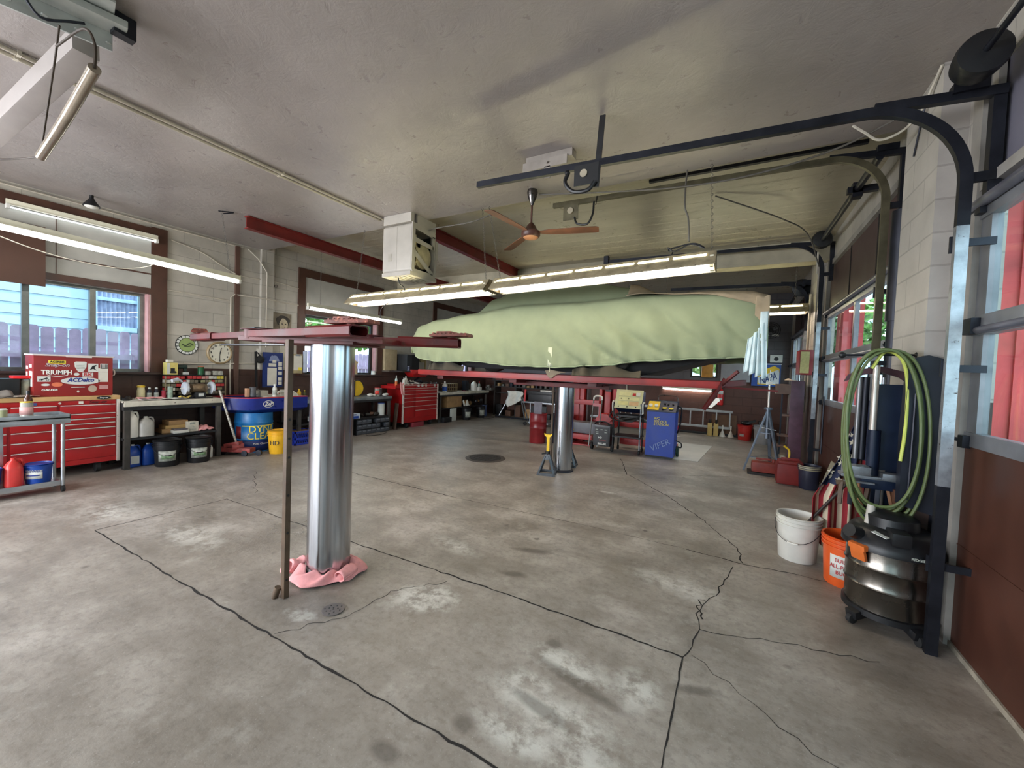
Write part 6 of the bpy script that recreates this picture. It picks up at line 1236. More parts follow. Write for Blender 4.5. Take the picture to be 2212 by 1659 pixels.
t,b=bucket(.535,4.16,.155,.37,M('white_bucket',(214,212,204),.35,var=.06),'white_bucket','white five-gallon bucket standing alone by the folded flag',bail=Mwht,ba=-1.9)
m=MB(); m.cyl((.60,4.20,.30),(.78,4.12,.62),.012); m.cyl((.78,4.12,.62),(.9,4.05,.85),.012); single('flag_stick',m,M('dark_stick',(48,38,34),.5),'dark stick slanting out of the white bucket','stick')
# flag on a pole
Mfr,Mfw,Mfb=M('flag_red',(150,40,48),.85,var=.15,bump=.2),M('flag_white',(206,192,166),.85,var=.1,bump=.2),M('flag_navy',(36,44,72),.85,var=.15,bump=.2)
F=thing('flag','furled American flag hanging from a slanted pole behind the green hose','flag',(.8,4.3,.1)); m=MB(); m.cyl((.99,4.32,.02),(.93,4.28,1.5),.012); obj('pole',m,M('dark_stick',(48,38,34),.5),F)
def flagpt(u,v):  # u across the gathered cloth, v down
    ph=u*5.2*PI; top=Vector((.92-.10*u*0,4.27,1.36)); w=.05+.30*min(1,v*1.7)**.9
    x=.965-w*u*.98+.0*math.sin(ph); y=4.28-.02+.05*math.sin(ph)*min(1,v*2)-.10*u*v; z=1.36-v*1.22-.30*u*(1-v)*min(1,3*v+.3)+.02*math.sin(ph*.5)
    return (x,y,z)
m=MB(); nu,nv=78,40
Vv=[[m.b.verts.new(flagpt(i/nu,j/nv)) for j in range(nv+1)] for i in range(nu+1)]
for i in range(nu):
    for j in range(nv):
        f=m.b.faces.new((Vv[i][j],Vv[i+1][j],Vv[i+1][j+1],Vv[i][j+1])); v=j/nv; u=i/nu
        f.material_index=2 if v<.5-.12*(1-u) else (0 if int(u*13)%2==0 else 1)
obj('cloth',m,[Mfr,Mfw,Mfb],F,smooth=75,solid=.004)
m=MB()
for i,(u,v) in enumerate(((.9,.12),(.7,.16),(.92,.24),(.78,.3),(.62,.3),(.95,.36),(.82,.42),(.66,.43),(.5,.18),(.4,.3),(.3,.12),(.25,.26))):
    c=Vector(flagpt(u,v))+Vector((0,-.012,0)); r=.028; P=[c+Vector((math.sin(k*PI/5)*(r if k%2==0 else r*.42),0,math.cos(k*PI/5)*(r if k%2==0 else r*.42))) for k in range(10)]
    m=MB(); m.ring_loft([P,[p+Vector((0,.004,0)) for p in P]]); obj('star',m,M('star_cream',(216,208,186),.8),F)
# strut compressor stand
C_=thing('spring_compressor_stand','dark blue spring compressor stand with chrome rod and ball-ended handle bar','compressor stand',(.93,3.68,0))
each('chrome_rod',C_,Mchr,[lambda m: m.cyl((.86,3.68,1.16),(.86,3.68,1.63),.019,n=20),lambda m: m.cyl((.93,3.72,.55),(.93,3.72,.9),.02)])
Mnb=M('machine_navy',(22,36,62),.4,.2,var=.15)
m=MB(); m.cyl((.87,3.68,.80),(.87,3.68,1.18),.036,n=24); m.cyl((.88,3.7,.3),(.88,3.7,.62),.036,n=20); m.box(.80,1.02,3.60,3.78,.78,.85,.01); obj('sleeve',m,Mnb,C_)
m=MB(); m.cyl((.655,3.62,1.695),(1.05,3.62,1.70),.007,n=10); obj('handle_bar',m,Mdst,C_)
for p in ((.655,3.62,1.695),(.885,3.55,1.72),(1.05,3.62,1.70)): m=MB(); m.sph(p,.022,14,10); obj('ball_knob',m,Mblack,C_)
m=MB(); m.cyl((.885,3.55,1.72),(.875,3.72,1.70),.007,n=8); m.box(.83,.9,3.64,3.72,1.63,1.66,.005); obj('cross_bar',m,Mdst,C_)
m=MB(); m.prism([(.72,1.56),(.70,1.51),(.80,1.56),(.9,1.585),(1.0,1.55),(1.06,1.5),(1.06,1.58),(.9,1.625),(.78,1.6)],'y',3.74,3.77); obj('top_cover_plate',m,M('plum_plate',(84,56,64),.45,.3),C_)
for x,r,mt in ((.80,.017,M('tube_grey',(120,120,122),.35,.6)),(.835,.02,Mdst),(.93,.012,Mgal)): m=MB(); m.cyl((x,3.80,.95),(x,3.80,1.55),r,n=14); obj('guide_tube',m,mt,C_)
m=MB(); m.box(.70,.84,3.56,3.68,.87,.93,.004); m.box(.69,1.05,3.6,3.72,.845,.865,.004); m.box(.9,1.02,3.56,3.66,.86,.90,.004); m.box(.70,.86,3.55,3.58,.82,.83); obj('jaw_tray',m,Mgal,C_)
q=random.Random(3)
for i in range(7): x=.70+.05*i; m=MB(); m.beam((x,3.64,.80),(x+q.uniform(-.02,.03),3.62,.60+q.uniform(0,.08)),.026,.02,bev=.005); m.beam((x-.03,3.64,.79),(x+.03,3.64,.8),.02,.03,bev=.004); obj('hook_tool',m,(Mbrn,Mdst,M('tan_leather',(150,106,74),.7))[i%3],C_)
m=MB(); m.beam((.98,3.6,.80),(.99,3.6,.62),.07,.03,bev=.006); obj('wooden_block',m,M('brown_block',(120,80,60),.6),C_)
m=MB(); m.beam((.82,3.62,.46),(1.08,3.7,.50),.12,.05,bev=.01); m.beam((.86,3.6,.40),(1.1,3.66,.36),.1,.04,bev=.01); obj('lower_arm',m,M('maroon_arm',(84,36,44),.5),C_); m=MB(); m.sph((.78,3.6,.47),.03,12,8); m.beam((.78,3.6,.47),(.88,3.66,.48),.03,.03); obj('pivot_nut',m,Mgal,C_)
m=MB(); m.box(.9,1.12,3.62,3.8,0,.42,.01); m.box(.88,1.16,3.72,3.8,.0,1.5,.005); obj('base_column',m,Mnb,C_)
# coiled green hose: several long loops hung from the bar
H=thing('air_hose','coil of green air hose hung in long loops over the ball-ended bar','hose',(.88,3.5,.5))
def loop(cx,cz,hw,hh,y,mt,nm,a0=-PI*1.5,a1=PI*.5,lean=0,ysp=.0): 
    P=[]
    for i in range(57):
        a=a0+(a1-a0)*i/56; s_,c_=math.sin(a),math.cos(a); px=math.copysign(abs(c_)**.8,c_)*hw; pz=math.copysign(abs(s_)**.95,s_)*hh
        P.append((cx+px+lean*(pz-hh)*-.12,y+ysp*i/56+.006*math.sin(3*a),cz+pz))
    m=MB(); m.tube(P,.0095,9); obj(nm,m,mt,H)
for k,(cx,cz,hw,hh,y) in enumerate(((.84,1.19,.19,.53,3.42),(.85,1.17,.205,.55,3.44),(.83,1.20,.18,.52,3.46),(.86,1.15,.20,.565,3.40),(.84,1.17,.195,.54,3.48),(.82,1.22,.18,.50,3.38))): loop(cx,cz,hw,hh,y,Mhose,'hose_loop',lean=.1+.1*(k%3))
m=MB(); m.tube(spline([(.78,3.44,1.60),(.84,3.43,1.71),(.92,3.43,1.66),(.955,3.43,1.5),(.955,3.42,1.2),(.94,3.41,1.02)],6),.010,9); obj('hose_tail',m,Mhosey,H)
# covered machine by the post
m=MB(); o=[(1.115,0),(1.165,0),(1.165,1.60),(1.12,1.665),(1.04,1.69),(.98,1.67),(.955,1.6),(.945,1.2),(.95,.74),(1.115,.70)]
m.ring_loft([[(a,y,b*(1 if i_ else 1)) for a,b in o] for i_,y in enumerate((3.52-.32+.3,3.40+.04))]) if False else m.ring_loft([[(a,y,b) for a,b in o] for y in (3.42,3.495)])
single('machine_tower',m,M('tower_navy_black',(16,22,36),.5,var=.2),'dark navy machine tower with a rounded top beside the green hose','machine')
m=MB(); m.tube(spline([(.985,3.41,.78),(.985,3.40,1.0),(.99,3.41,1.45)],5),.006,6); single('cable',m,Mdst,'thin dark cable running down the navy machine tower','cable')
# cardboard and wiper frame leaning by the door
m=MB(); m.beam((.93,5.9,.02),(1.08,5.9,.55),.5,.012,up=(1,0,0)); single('cardboard_sheet',m,M('grey_cardboard',(150,144,122),.7,var=.1),'grey-tan cardboard sheet leaning on the middle bay door','cardboard')
m=MB(); m.tube([(1.02+.03*math.cos(a)*0,5.1+.12*math.cos(a),.17+.16*math.sin(a)) for a in [2*PI*i/24 for i in range(24)]],.008,6,closed=True); single('wire_hoop',m,Mdst,'thin dark wire hoop leaning on the middle bay door','hoop')
# gas can, pail etc
t=thing('fuel_can','large dark red fuel can with a yellow spout on the floor','fuel can',(.76,7.15,0)); m=MB(); m.box(.60,.94,6.98,7.3,.0,.30,.05); m.box(.62,.92,7.0,7.28,.29,.33,.02); m.beam((.66,7.14,.35),(.88,7.14,.35),.05,.04,bev=.01); obj('body',m,M('fuel_red',(122,32,28),.5,var=.12),t); m=MB(); m.tube(spline([(.76,7.2,.33),(.76,7.2,.46),(.73,7.2,.5),(.69,7.2,.53)],4),.014,8); obj('spout',m,Myel,t)
t,b=bucket(.98,6.95,.13,.33,M('pail_dark',(40,42,60),.4),'dark_pail','dark pail with pale ribs behind the large fuel can',lip=3); arc_label(t,.98,6.95,.26,.33,.131,-3.,0.,M('pale_rib',(176,168,140),.5),'rim_band',r1=.137)
t=thing('small_fuel_can','low faded red fuel can on a plank between the tripod legs','fuel can',(.45,7.5,0)); m=MB(); m.box(.30,.66,7.42,7.66,.04,.2,.04); m.beam((.36,7.54,.24),(.56,7.54,.24),.04,.03,bev=.01); m.cyl((.6,7.54,.19),(.6,7.54,.25),.025); obj('body',m,M('fuel_red_faded',(132,50,40),.5,var=.15),t); m=MB(); m.box(.25,.68,7.4,7.7,0,.038); single('plank',m,M('dark_plank',(40,32,30),.7),'dark plank under the low faded red fuel can','plank')
carton(.66,.82,7.5,7.7,.001,.22,M('pale_carton',(170,160,130),.6),'pale_carton','small pale carton behind the large fuel can')
# tripod support stand
T=thing('tripod_stand','tall grey steel tripod stand with a chrome screw rod','tripod stand',(.48,7.75,0)); Mtg=M('tripod_grey',(112,120,132),.4,.5,var=.15)
top=Vector((.50,7.72,1.03))
for f in ((.20,7.72,0),(.70,7.55,0),(.60,8.1,0)): m=MB(); m.beam(top+(Vector(f)-top)*.04,f,.045,.03,bev=.003); obj('leg',m,Mtg,T)
for k in (.38,.78):
    P=[top.lerp(Vector(f),k) for f in ((.20,7.72,0),(.70,7.55,0),(.60,8.1,0))]
    for a,b in zip(P,P[1:]+P[:1]): m=MB(); m.beam(a,b,.02,.008); obj('brace',m,Mtg,T)
m=MB(); m.cyl((.5,7.72,.55),(.5,7.72,1.06),.03,n=16); m.lathe((.5,7.72,1.02),[(.06,0),(.06,.03),(.035,.04)],18); obj('collar',m,Mtg,T); m=MB(); m.cyl((.5,7.72,1.0),(.495,7.72,1.42),.016,n=14); m.cyl((.495,7.72,1.42),(.495,7.72,1.66),.006,n=8); m.box(.45,.54,7.70,7.74,1.42,1.47,.004); obj('screw_rod',m,Mchr,T)
m=MB(); m.cyl((.42,7.68,.73),(.62,7.64,.70),.006); obj('crank_pin',m,Mgal,T)
# brown lift post / shelf post
P=thing('shelf_post','tall plum-brown steel post with small shelves in front of the third bay door','post',(.88,7.95,0)); Mpl=M('plum_brown_steel',(92,62,76),.45,.2,var=.2)
m=MB(); m.box(.80,.98,7.85,8.05,0,1.50,.006); obj('post',m,Mpl,P)
for z,w_ in ((1.44,.2),(.95,.1),(.62,.14),(.45,.2)): m=MB(); m.box(.80-w_,.80,7.85,8.05,z-.03 if z<1.4 else z-.16,z,.004); obj('side_shelf',m,M('post_brown_bracket',(110,80,66),.5),P)
m=MB(); m.box(.68,.70,7.87,7.9,.3,1.3); obj('upright',m,Mdst,P)
m=MB(); m.grid(lambda u,v:(.72+.16*u,7.9+.1*v,1.505+.03*math.sin(5*u)*v),6,5); single('gloves',m,M('cream_gloves',(196,180,160),.8),'cream work gloves lying on top of the plum-brown post','gloves',solid=.01)
# red notice box and mirror-like fire box on the pier
t=thing('red_wall_box','red wall cabinet with a yellowed notice on its front','wall cabinet',(.95,7.7,1.6)); m=MB(); m.box(.86,1.035,7.6,7.98,1.60,1.98,.006); obj('cabinet',m,M('cabinet_red',(140,40,44),.4),t); m=MB(); m.box(.872,.985,7.595,7.6,1.625,1.955); obj('notice',m,M('yellowed_notice',(186,172,116),.6,var=.12,scale=30),t)
m=MB(); m.cyl((1.0,8.0,1.0),(1.0,8.0,2.9),.018); single('wall_conduit',m,Mcond,'pale conduit rising behind the red wall cabinet','conduit')
# loose springs tools against middle door jamb
m=MB(); m.cyl((1.07,4.25,0),(1.09,4.25,2.85),.05,n=14); m.cyl((1.09,4.25,2.0),(1.09,4.25,2.86),.07,n=14); single('spring_tube',m,Mtrk,'dark spring tube standing in the corner beside the middle door track','tube')
m=MB(); m.cyl((1.10,7.0,0.5),(1.10,7.0,1.3),.012,n=8); single('pull_bar',m,Mdst,'slim dark bar standing against the lower panel of the middle bay door','bar')

# ================================================================ rear area
Mw=YB
# AC service station
A=thing('ac_service_station','upright blue A/C service station cabinet with a yellow and navy sloping panel','service machine',(-1.14,7.9,0)); Mcab=M('cabinet_blue',(14,58,158),.45,var=.06)
m=MB(); m.ring_loft([[(-1.39,7.72,.04),(-.90,7.72,.04),(-.90,8.2,.04),(-1.39,8.2,.04)],[(-1.39,7.76,.84),(-.90,7.76,.84),(-.90,8.2,.84),(-1.39,8.2,.84)]]); obj('cabinet',m,Mcab,A)
m=MB(); m.ring_loft([[(-1.40,7.74,.845),(-.89,7.74,.845),(-.89,7.98,1.0),(-1.40,7.98,1.0)],[(-1.40,7.74,.86),(-.89,7.74,.86),(-.89,7.98,1.03),(-1.40,7.98,1.03)]]); m.box(-1.40,-.89,7.96,8.2,.84,1.03); obj('control_panel',m,M('panel_navy',(34,42,66),.4),A)
def onp(x,v): return (x,7.745+.235*v,.865+.168*v)
m=MB(); m.ring_loft([[onp(-1.39,.04),onp(-1.19,.04),onp(-1.19,.9),onp(-1.39,.9)],[tuple(Vector(p)+Vector((0,-.002,.005))) for p in (onp(-1.39,.04),onp(-1.19,.04),onp(-1.19,.9),onp(-1.39,.9))]]); yp=obj('gauge_plate',m,Myel,A)
for x in (-1.34,-1.24): m=MB(); c=Vector(onp(x,.42)); m.cyl(c,c+Vector((0,-.018,.025)),.033,n=18); obj('gauge',m,Mlbl,yp)
m=MB()
for x,v in ((-1.09,.3),(-.98,.25)): c=Vector(onp(x,v)); m.cyl(c,c+Vector((0,-.002,.008)),.04,n=14)
obj('dial_mark',m,Mlety,A); m=MB()
for x,v in ((-1.1,.65),(-1.04,.6),(-.96,.62),(-1.12,.12)): c=Vector(onp(x,v)); m.cyl(c,c+Vector((0,-.006,.02)),.016,n=10)
obj('knob',m,Mblack,A)
m=MB(); m.tube(spline([(-1.27,8.18,1.03),(-1.27,8.2,1.1),(-1.2,8.2,1.13),(-1.0,8.2,1.13),(-.93,8.2,1.1),(-.92,8.18,1.03)],4),.012,8); obj('push_handle',m,M('handle_brown',(90,76,72),.3,.6),A)
for i,s_ in enumerate(('A/C','SERVICE','STATION')): m=MB(); m.text(s_,.062,(-1.26,7.74,.72-.05*i-.003*i),(1,0,0),align='LEFT',bold=.0015); obj('lettering',m,M('letter_gold',(206,190,110),.5),A)
m=MB(); m.text('VIPER',.15,(-1.13,7.722,.24),(1,0,.55),(-.35,0,1),bold=.0); obj('lettering',m,M('letter_pale_blue',(130,150,200),.5),A)
for y in (8.1,): m=MB(); m.cyl((-.89,y,.1),(-.85,y,.1),.1,n=20); obj('wheel',m,M('green_wheel',(40,72,60),.6),A)
m=MB(); m.box(-1.38,-.92,7.74,8.18,0,.045); obj('base',m,Mblack,A); m=MB(); m.tube(spline([(-.89,8.0,.95),(-.82,8.0,.9),(-.84,8.0,.6),(-.88,8.0,.45)],5),.014,8); m.tube(spline([(-.89,7.95,.32),(-.80,7.95,.28),(-.80,7.95,.2),(-.88,7.95,.22)],5),.01,8); obj('hose',m,Mblack,A)
# analyser on cart
A=thing('analyser_cart','beige-faced engine analyser on a black wheeled tube cart left of the blue service station','analyser cart',(-1.7,7.9,0)); Mbe=M('panel_beige',(216,212,168),.4,var=.06)
m=MB(); m.ring_loft([[(x,7.72,.86),(x,8.05,.76),(x,8.15,1.16),(x,7.9,1.2)] for x in (-1.98,-1.5)]); obj('case',m,M('case_dark_blue',(40,60,100),.4),A)
def onq(x,v): return Vector((x,7.72+.18*v,.86+.34*v))
m=MB(); m.ring_loft([[onq(-1.99,0),onq(-1.49,0),onq(-1.49,1),onq(-1.99,1)],[p+Vector((0,-.02,.008)) for p in (onq(-1.99,0),onq(-1.49,0),onq(-1.49,1),onq(-1.99,1))]]); fp=obj('face_panel',m,Mbe,A)
def onr(x0,x1,v0,v1,mt,nm): m=MB(); P=[onq(x0,v0),onq(x1,v0),onq(x1,v1),onq(x0,v1)]; m.ring_loft([[p+Vector((0,-.021,.009)) for p in P],[p+Vector((0,-.026,.011)) for p in P]]); obj(nm,m,mt,fp)
onr(-1.93,-1.72,.66,.88,M('panel_cream2',(232,226,170),.4),'meter'); onr(-1.93,-1.55,.42,.6,M('panel_cream2',(232,226,170),.4),'meter'); onr(-1.93,-1.74,.16,.36,M('panel_cream3',(226,216,150),.4),'meter'); onr(-1.72,-1.55,.16,.36,M('panel_peach',(216,176,130),.4),'meter'); onr(-1.68,-1.62,.68,.82,Mletr,'knob'); onr(-1.61,-1.54,.66,.86,Mwht,'knob'); 
for k in range(3): onr(-1.92+.16*k,-1.90+.16*k,.05,.1,Mblack,'jack')
for k in range(2): onr(-1.89+.14*k,-1.87+.14*k,.48,.54,Mblack,'jack')
Mtb=M('black_tube',(36,36,38),.4,.3)
for x,y in ((-2.0,7.74),(-1.5,7.74),(-1.98,8.1),(-1.52,8.1)):
    m=MB(); m.cyl((x,y,.08),(x,y,.96 if y<7.8 else .8),.014,n=10); obj('leg',m,Mgal if (x,y)==(-1.5,7.74) else Mtb,A); m=MB(); m.lathe((x,y,.045),[(.01,-.015),(.045,-.013),(.045,.013),(.01,.015)],16,axis=(1,0,0)); obj('caster',m,Mrub,A)
m=MB(); m.box(-2.01,-1.49,7.72,8.12,.30,.33); obj('lower_tray',m,Mtb,A); m=MB(); m.box(-2.01,-1.49,7.74,8.12,.70,.73); m.tube(spline([(-2.0,7.7,.78),(-1.9,7.66,.66),(-1.75,7.66,.62),(-1.6,7.66,.64),(-1.5,7.7,.76)],6),.012,8); m.tube(spline([(-2.02,7.7,.8),(-2.05,7.68,.68),(-1.85,7.66,.62),(-1.55,7.66,.66)],6),.012,8); obj('cable_bundle',m,Mblack,A)
each('side_bracket',A,Mwht,[(lambda m,x=x: m.tube(spline([(x,7.74,.78),(x,7.7,.92),(x,7.74,.98),(x,7.86,.98)],4),.014,8)) for x in (-2.02,-1.46)])
# battery charger and its trolley handle
B=thing('battery_charger','black wheeled battery charger with white and red lettering beside the analyser cart','battery charger',(-2.2,7.9,0))
m=MB(); m.box(-2.38,-2.05,7.72,8.05,.09,.5,.012); obj('case',m,Mblk2,B); m=MB(); m.box(-2.35,-2.08,7.713,7.72,.14,.46); fp=obj('front_panel',m,M('panel_black',(30,28,30),.5),B)
for tx,x,z,s_,mt in (('HD',-2.24,.255,.05,Mletw),('POWER',-2.19,.205,.04,M('letter_maroon',(120,50,48),.5)),('SOLAR',-2.2,.135,.055,Mletw)): m=MB(); m.text(tx,s_,(x,7.711,z),(1,0,0),bold=.001); obj('lettering',m,mt,B)
m=MB()
for x,z in ((-2.3,.36),(-2.13,.36),(-2.3,.33),(-2.21,.41),(-2.13,.41),(-2.31,.41)): m.box(x-.025,x+.025,7.71,7.714,z-.008,z+.008)
obj('dials',m,Mlblg,fp)
each('handle_tube',B,M('tube_pewter',(128,124,118),.35,.6),[(lambda m,x=x: m.cyl((x,7.74,.06),(x+.0,7.95,.98),.013,n=10)) for x in (-2.47,-2.30)]); m=MB(); m.tube(spline([(-2.47,7.95,.97),(-2.46,7.96,1.03),(-2.39,7.97,1.05),(-2.31,7.96,1.03),(-2.30,7.95,.97)],4),.017,8); obj('grip',m,Mwht,B); m=MB(); m.box(-2.47,-2.30,7.9,7.92,.84,.9); obj('red_plate',m,Mtool,B)
for x in (-2.42,-2.02): m=MB(); m.lathe((x,7.8,.07),[(.01,-.02),(.07,-.018),(.07,.018),(.01,.02)],18,axis=(1,0,0)); obj('wheel',m,Mrub,B)
m=MB(); m.tube(spline([(-2.38,7.8,.5),(-2.3,7.7,.56),(-2.15,7.7,.57),(-2.04,7.72,.5),(-1.98,7.75,.3),(-2.0,7.8,.1)],6),.012,7); m.tube(spline([(-2.1,7.75,.52),(-1.98,7.7,.45),(-1.97,7.74,.25)],6),.01,7); obj('cable',m,Mblack,B)
# red two-post mid-rise lift behind
Lf=thing('two_post_lift','low red two-post lift with twin columns and cross beam behind the battery charger','vehicle lift',(-2.8,8.8,0)); Mlr=M('lift_bright_red',(160,30,30),.42,var=.15,scale=4)
m=MB(); m.box(-3.12,-2.86,8.5,8.75,0,1.34,.006); m.box(-3.02,-2.96,8.46,8.5,0,1.34); obj('column',m,Mlr,Lf); m=MB(); m.box(-2.83,-2.8,8.6,8.8,0,1.34); obj('chain_guard',m,M('guard_dark',(60,36,34),.5),Lf)
m=MB(); m.box(-2.54,-2.48,8.55,8.8,.35,1.34,.004); m.box(-2.24,-2.18,8.55,8.8,.35,1.34,.004); m.box(-2.48,-2.24,8.7,8.8,.35,1.34); m.box(-2.42,-2.3,8.56,8.62,.5,1.12,.01); obj('column',m,Mlr,Lf)
m=MB(); m.box(-2.42,-2.3,8.6,8.68,1.12,1.34); obj('chain_guard',m,Mblack,Lf); m=MB(); m.prism([(-2.52,.55),(-2.44,.66),(-2.28,.66),(-2.2,.55),(-2.22,.5),(-2.5,.5)],'y',8.3,8.54); obj('swing_arm',m,Mlr,Lf)
m=MB(); m.box(-3.1,-2.5,8.42,8.5,.82,.92,.004); obj('cross_beam',m,Mlr,Lf); m=MB(); m.box(-3.2,-.95,8.9,9.0,.36,.48,.004); obj('rear_beam',m,Mlr,Lf); m=MB(); m.box(-3.2,-2.5,8.0,8.1,.13,.23,.004); m.box(-3.2,-2.5,8.02,8.3,.0,.03); obj('front_beam',m,Mlr,Lf); m=MB(); m.box(-2.0,-.9,8.3,8.4,.08,.2,.004); obj('front_beam',m,Mlr,Lf)
m=MB(); m.box(-3.25,-2.5,8.12,8.5,.24,.46,.01); single('long_case',m,M('grey_long_case',(98,98,104),.45,var=.15),'long grey case lying on the red lift base left of the battery charger','case')
# ladder against the rear wall
Ld=thing('ladder','aluminium ladder lying on its side against the brown rear wall','ladder',(-1.6,11.7,.1)); Ma=M('aluminium',(176,178,180),.35,.6,var=.1)
each('side_rail',Ld,Ma,[(lambda m,z=z: m.beam((-4.3,11.72,z+.01),(.0,11.72,z),.02,.06,bev=.003)) for z in (.22,.64)])
for i in range(14): x=-4.1+.31*i; m=MB(); m.box(x,x+.03,11.70,11.74,.24,.63); obj('rung',m,Ma,Ld)
m=MB(); m.box(-4.3,.35,11.80,11.88,0,.06,.01); single('floor_hose_pipe',m,Mblack,'long black rubber pipe lying along the foot of the rear wall','pipe')
m=MB(); m.tube(spline([(-3.9,11.3,.10),(-3.2,11.2,.12),(-2.6,11.2,.28),(-2.2,11.25,.34),(-2.0,11.3,.12)],6),.06,10); single('exhaust_hose',m,Mblack,'thick black exhaust hose lying along the rear wall','hose')
m=MB(); m.box(-.83,-.2,7.85,9.9,.0012,.005) if False else m.ring_loft([[(-1.45,7.8,.001),(-.5,7.85,.001),(-.36,9.85,.001),(-1.3,9.85,.001)],[(-1.45,7.8,.006),(-.5,7.85,.006),(-.36,9.85,.006),(-1.3,9.85,.006)]]); single('floor_sheet',m,M('pale_board',(196,194,188),.5,var=.08,scale=2),'large pale sheet of board lying on the floor behind the blue service station','board')
# things along the rear wall
for x,lb in ((-.50,'left of the two tan bottles with dark necks by the rear wall'),(-.36,'right of the two tan bottles with dark necks by the rear wall')):
    t=thing('tan_bottle',lb,'bottle',(x,11.72,0)); m=MB(); m.box(x-.055,x+.055,11.62,11.78,.001,.32,.01); obj('body',m,M('tan_bottle',(196,170,104),.5),t); m=MB(); m.cyl((x,11.7,.32),(x,11.7,.42),.025); obj('neck',m,Mblack,t)
for x,lb in ((-.21,'left of two white conical funnel bottles by the rear wall'),(-.02,'right of two white conical funnel bottles by the rear wall')): m=MB(); m.lathe((x,11.70,.001),[(.075,0),(.07,.02),(.012,.17),(.02,.2),(.018,.29)],16); single('funnel_bottle',m,Mwht,lb,'funnel')
m=MB(); m.box(-.48,.1,11.80,11.86,.061,.55); single('cardboard_sheet',m,M('dull_brown_card',(104,76,58),.7),'dull brown cardboard standing behind the bottles at the rear wall','cardboard')
t,b=bucket(.28,11.45,.16,.38,M('red_bucket',(190,48,44),.4),'red_bucket','red bucket with a pale label at the rear wall'); arc_label(t,.28,11.45,.1,.28,.147,-2.4,-1.7,Mlbl); m=MB(); m.sph((.3,11.45,.42),(.12,.12,.06),12,8); m.beam((.3,11.4,.42),(.5,11.4,.5),.05,.05); single('black_funnel',m,Mblack,'black funnel resting in the rim of the red bucket','funnel')
t,b=bucket(.62,11.1,.17,.42,M('grey_bucket',(150,152,156),.45),'grey_bucket','grey bucket seen behind the tripod legs'); m=MB(); m.box(.56,.84,11.3,11.6,0,.5,.03); single('dark_bin',m,Mblack,'low dark bin in the rear right corner','bin')
# fire extinguisher
E_=thing('fire_extinguisher','red fire extinguisher with white labels on the rear wall','fire extinguisher',(-.3,YB-.08,.8)); m=MB(); m.lathe((-.3,11.8,.80),[(.06,0),(.07,.01),(.07,.36),(.04,.42),(.02,.43)],20); obj('cylinder',m,M('extinguisher_red',(200,36,34),.3),E_); m=MB(); m.box(-.33,-.27,11.78,11.82,1.23,1.29,.005); m.box(-.31,-.29,11.82,YB,1.1,1.14); obj('valve_head',m,Mblack,E_); arc_label(E_,-.3,11.8,1.08,1.17,.0715,-2.6,-.6,Mlbl); arc_label(E_,-.3,11.8,.93,.99,.0715,-2.3,-.9,Mlbl)
# signs on the rear wall
N=thing('napa_sign','blue wall sign with a yellow and white hexagon on the rear wall','sign',(.68,YB,1.35)); m=MB(); m.box(.37,.98,YB-.09,YB-.001,1.34,1.91,.008); obj('box',m,M('sign_blue',(32,78,160),.35),N)
y=YB-.091
def sp(pts,mt,nm,par,d=.0): m=MB(); m.prism(pts,'y',y-.002-d,y-d); return obj(nm,m,mt,par)
hx=sp([(.50,1.38),(.50,1.62),(.56,1.72),(.84,1.85),(.95,1.78),(.95,1.38)],M('sign_yellow',(244,200,40),.35),'yellow_hexagon',N); sp([(.53,1.40),(.50,1.56),(.93,1.76),(.95,1.66),(.95,1.40)],M('sign_white',(226,232,236),.4),'white_band',N,.002)
m=MB(); m.text('NAPA',.25,(.72,y-.005,1.53),(1,0,.42),(-.25,0,1),bold=.004,shear=.2,wid=.37); obj('lettering',m,M('sign_letter_blue',(24,60,120),.4),N)
m=MB(); m.box(.36,.99,YB-.095,YB-.09,1.88,1.90); obj('top_strip',m,Mwht,N)
t=thing('speaker_box','small white box with a dark round centre above the yellow and blue sign','speaker',(.84,YB,1.93)); m=MB(); m.box(.74,1.0,YB-.08,YB-.001,1.93,2.12,.006); obj('box',m,Mwht,t); m=MB(); m.cyl((.87,YB-.085,2.02),(.87,YB-.08,2.02),.05,n=18); obj('cone',m,Mblack,t)
m=MB(); m.box(-.32,.34,YB-.12,YB-.001,1.42,2.1,.004); single('wall_panel',m,M('panel_grey_white',(156,156,160),.5,var=.1,scale=2),'large grey-white flat panel on the rear wall left of the yellow and blue sign','panel')
m=MB(); m.box(-.1,.9,YB-.04,YB-.001,2.58,2.64); single('wall_rail',m,Mwht,'thin white rail high on the rear wall above the grey panel','rail')
t=thing('wall_fan','round black wall fan high on the rear wall beyond the car tail','fan',(.72,YB,2.7)); m=MB()
for r in (.06,.11,.16,.2): m.tube([(.72+r*math.cos(a),YB-.12+.02*(r<.1),2.72+r*math.sin(a)) for a in [2*PI*i/24 for i in range(24)]],.006,5,closed=True)
for k in range(12): a=k*PI/6; m.beam((.72,YB-.13,2.72),(.72+.2*math.cos(a),YB-.12,2.72+.2*math.sin(a)),.006,.006)
m.cyl((.72,YB-.14,2.72),(.72,YB,2.72),.05); obj('cage',m,Mblack,t); m=MB()
for k in range(3): a=k*2.09+.5; m.beam((.72,YB-.1,2.72),(.72+.16*math.cos(a),YB-.1,2.72+.16*math.sin(a)),.07,.01,up=(0,1,0))
obj('blades',m,M('fan_grey',(120,120,124),.5),t)
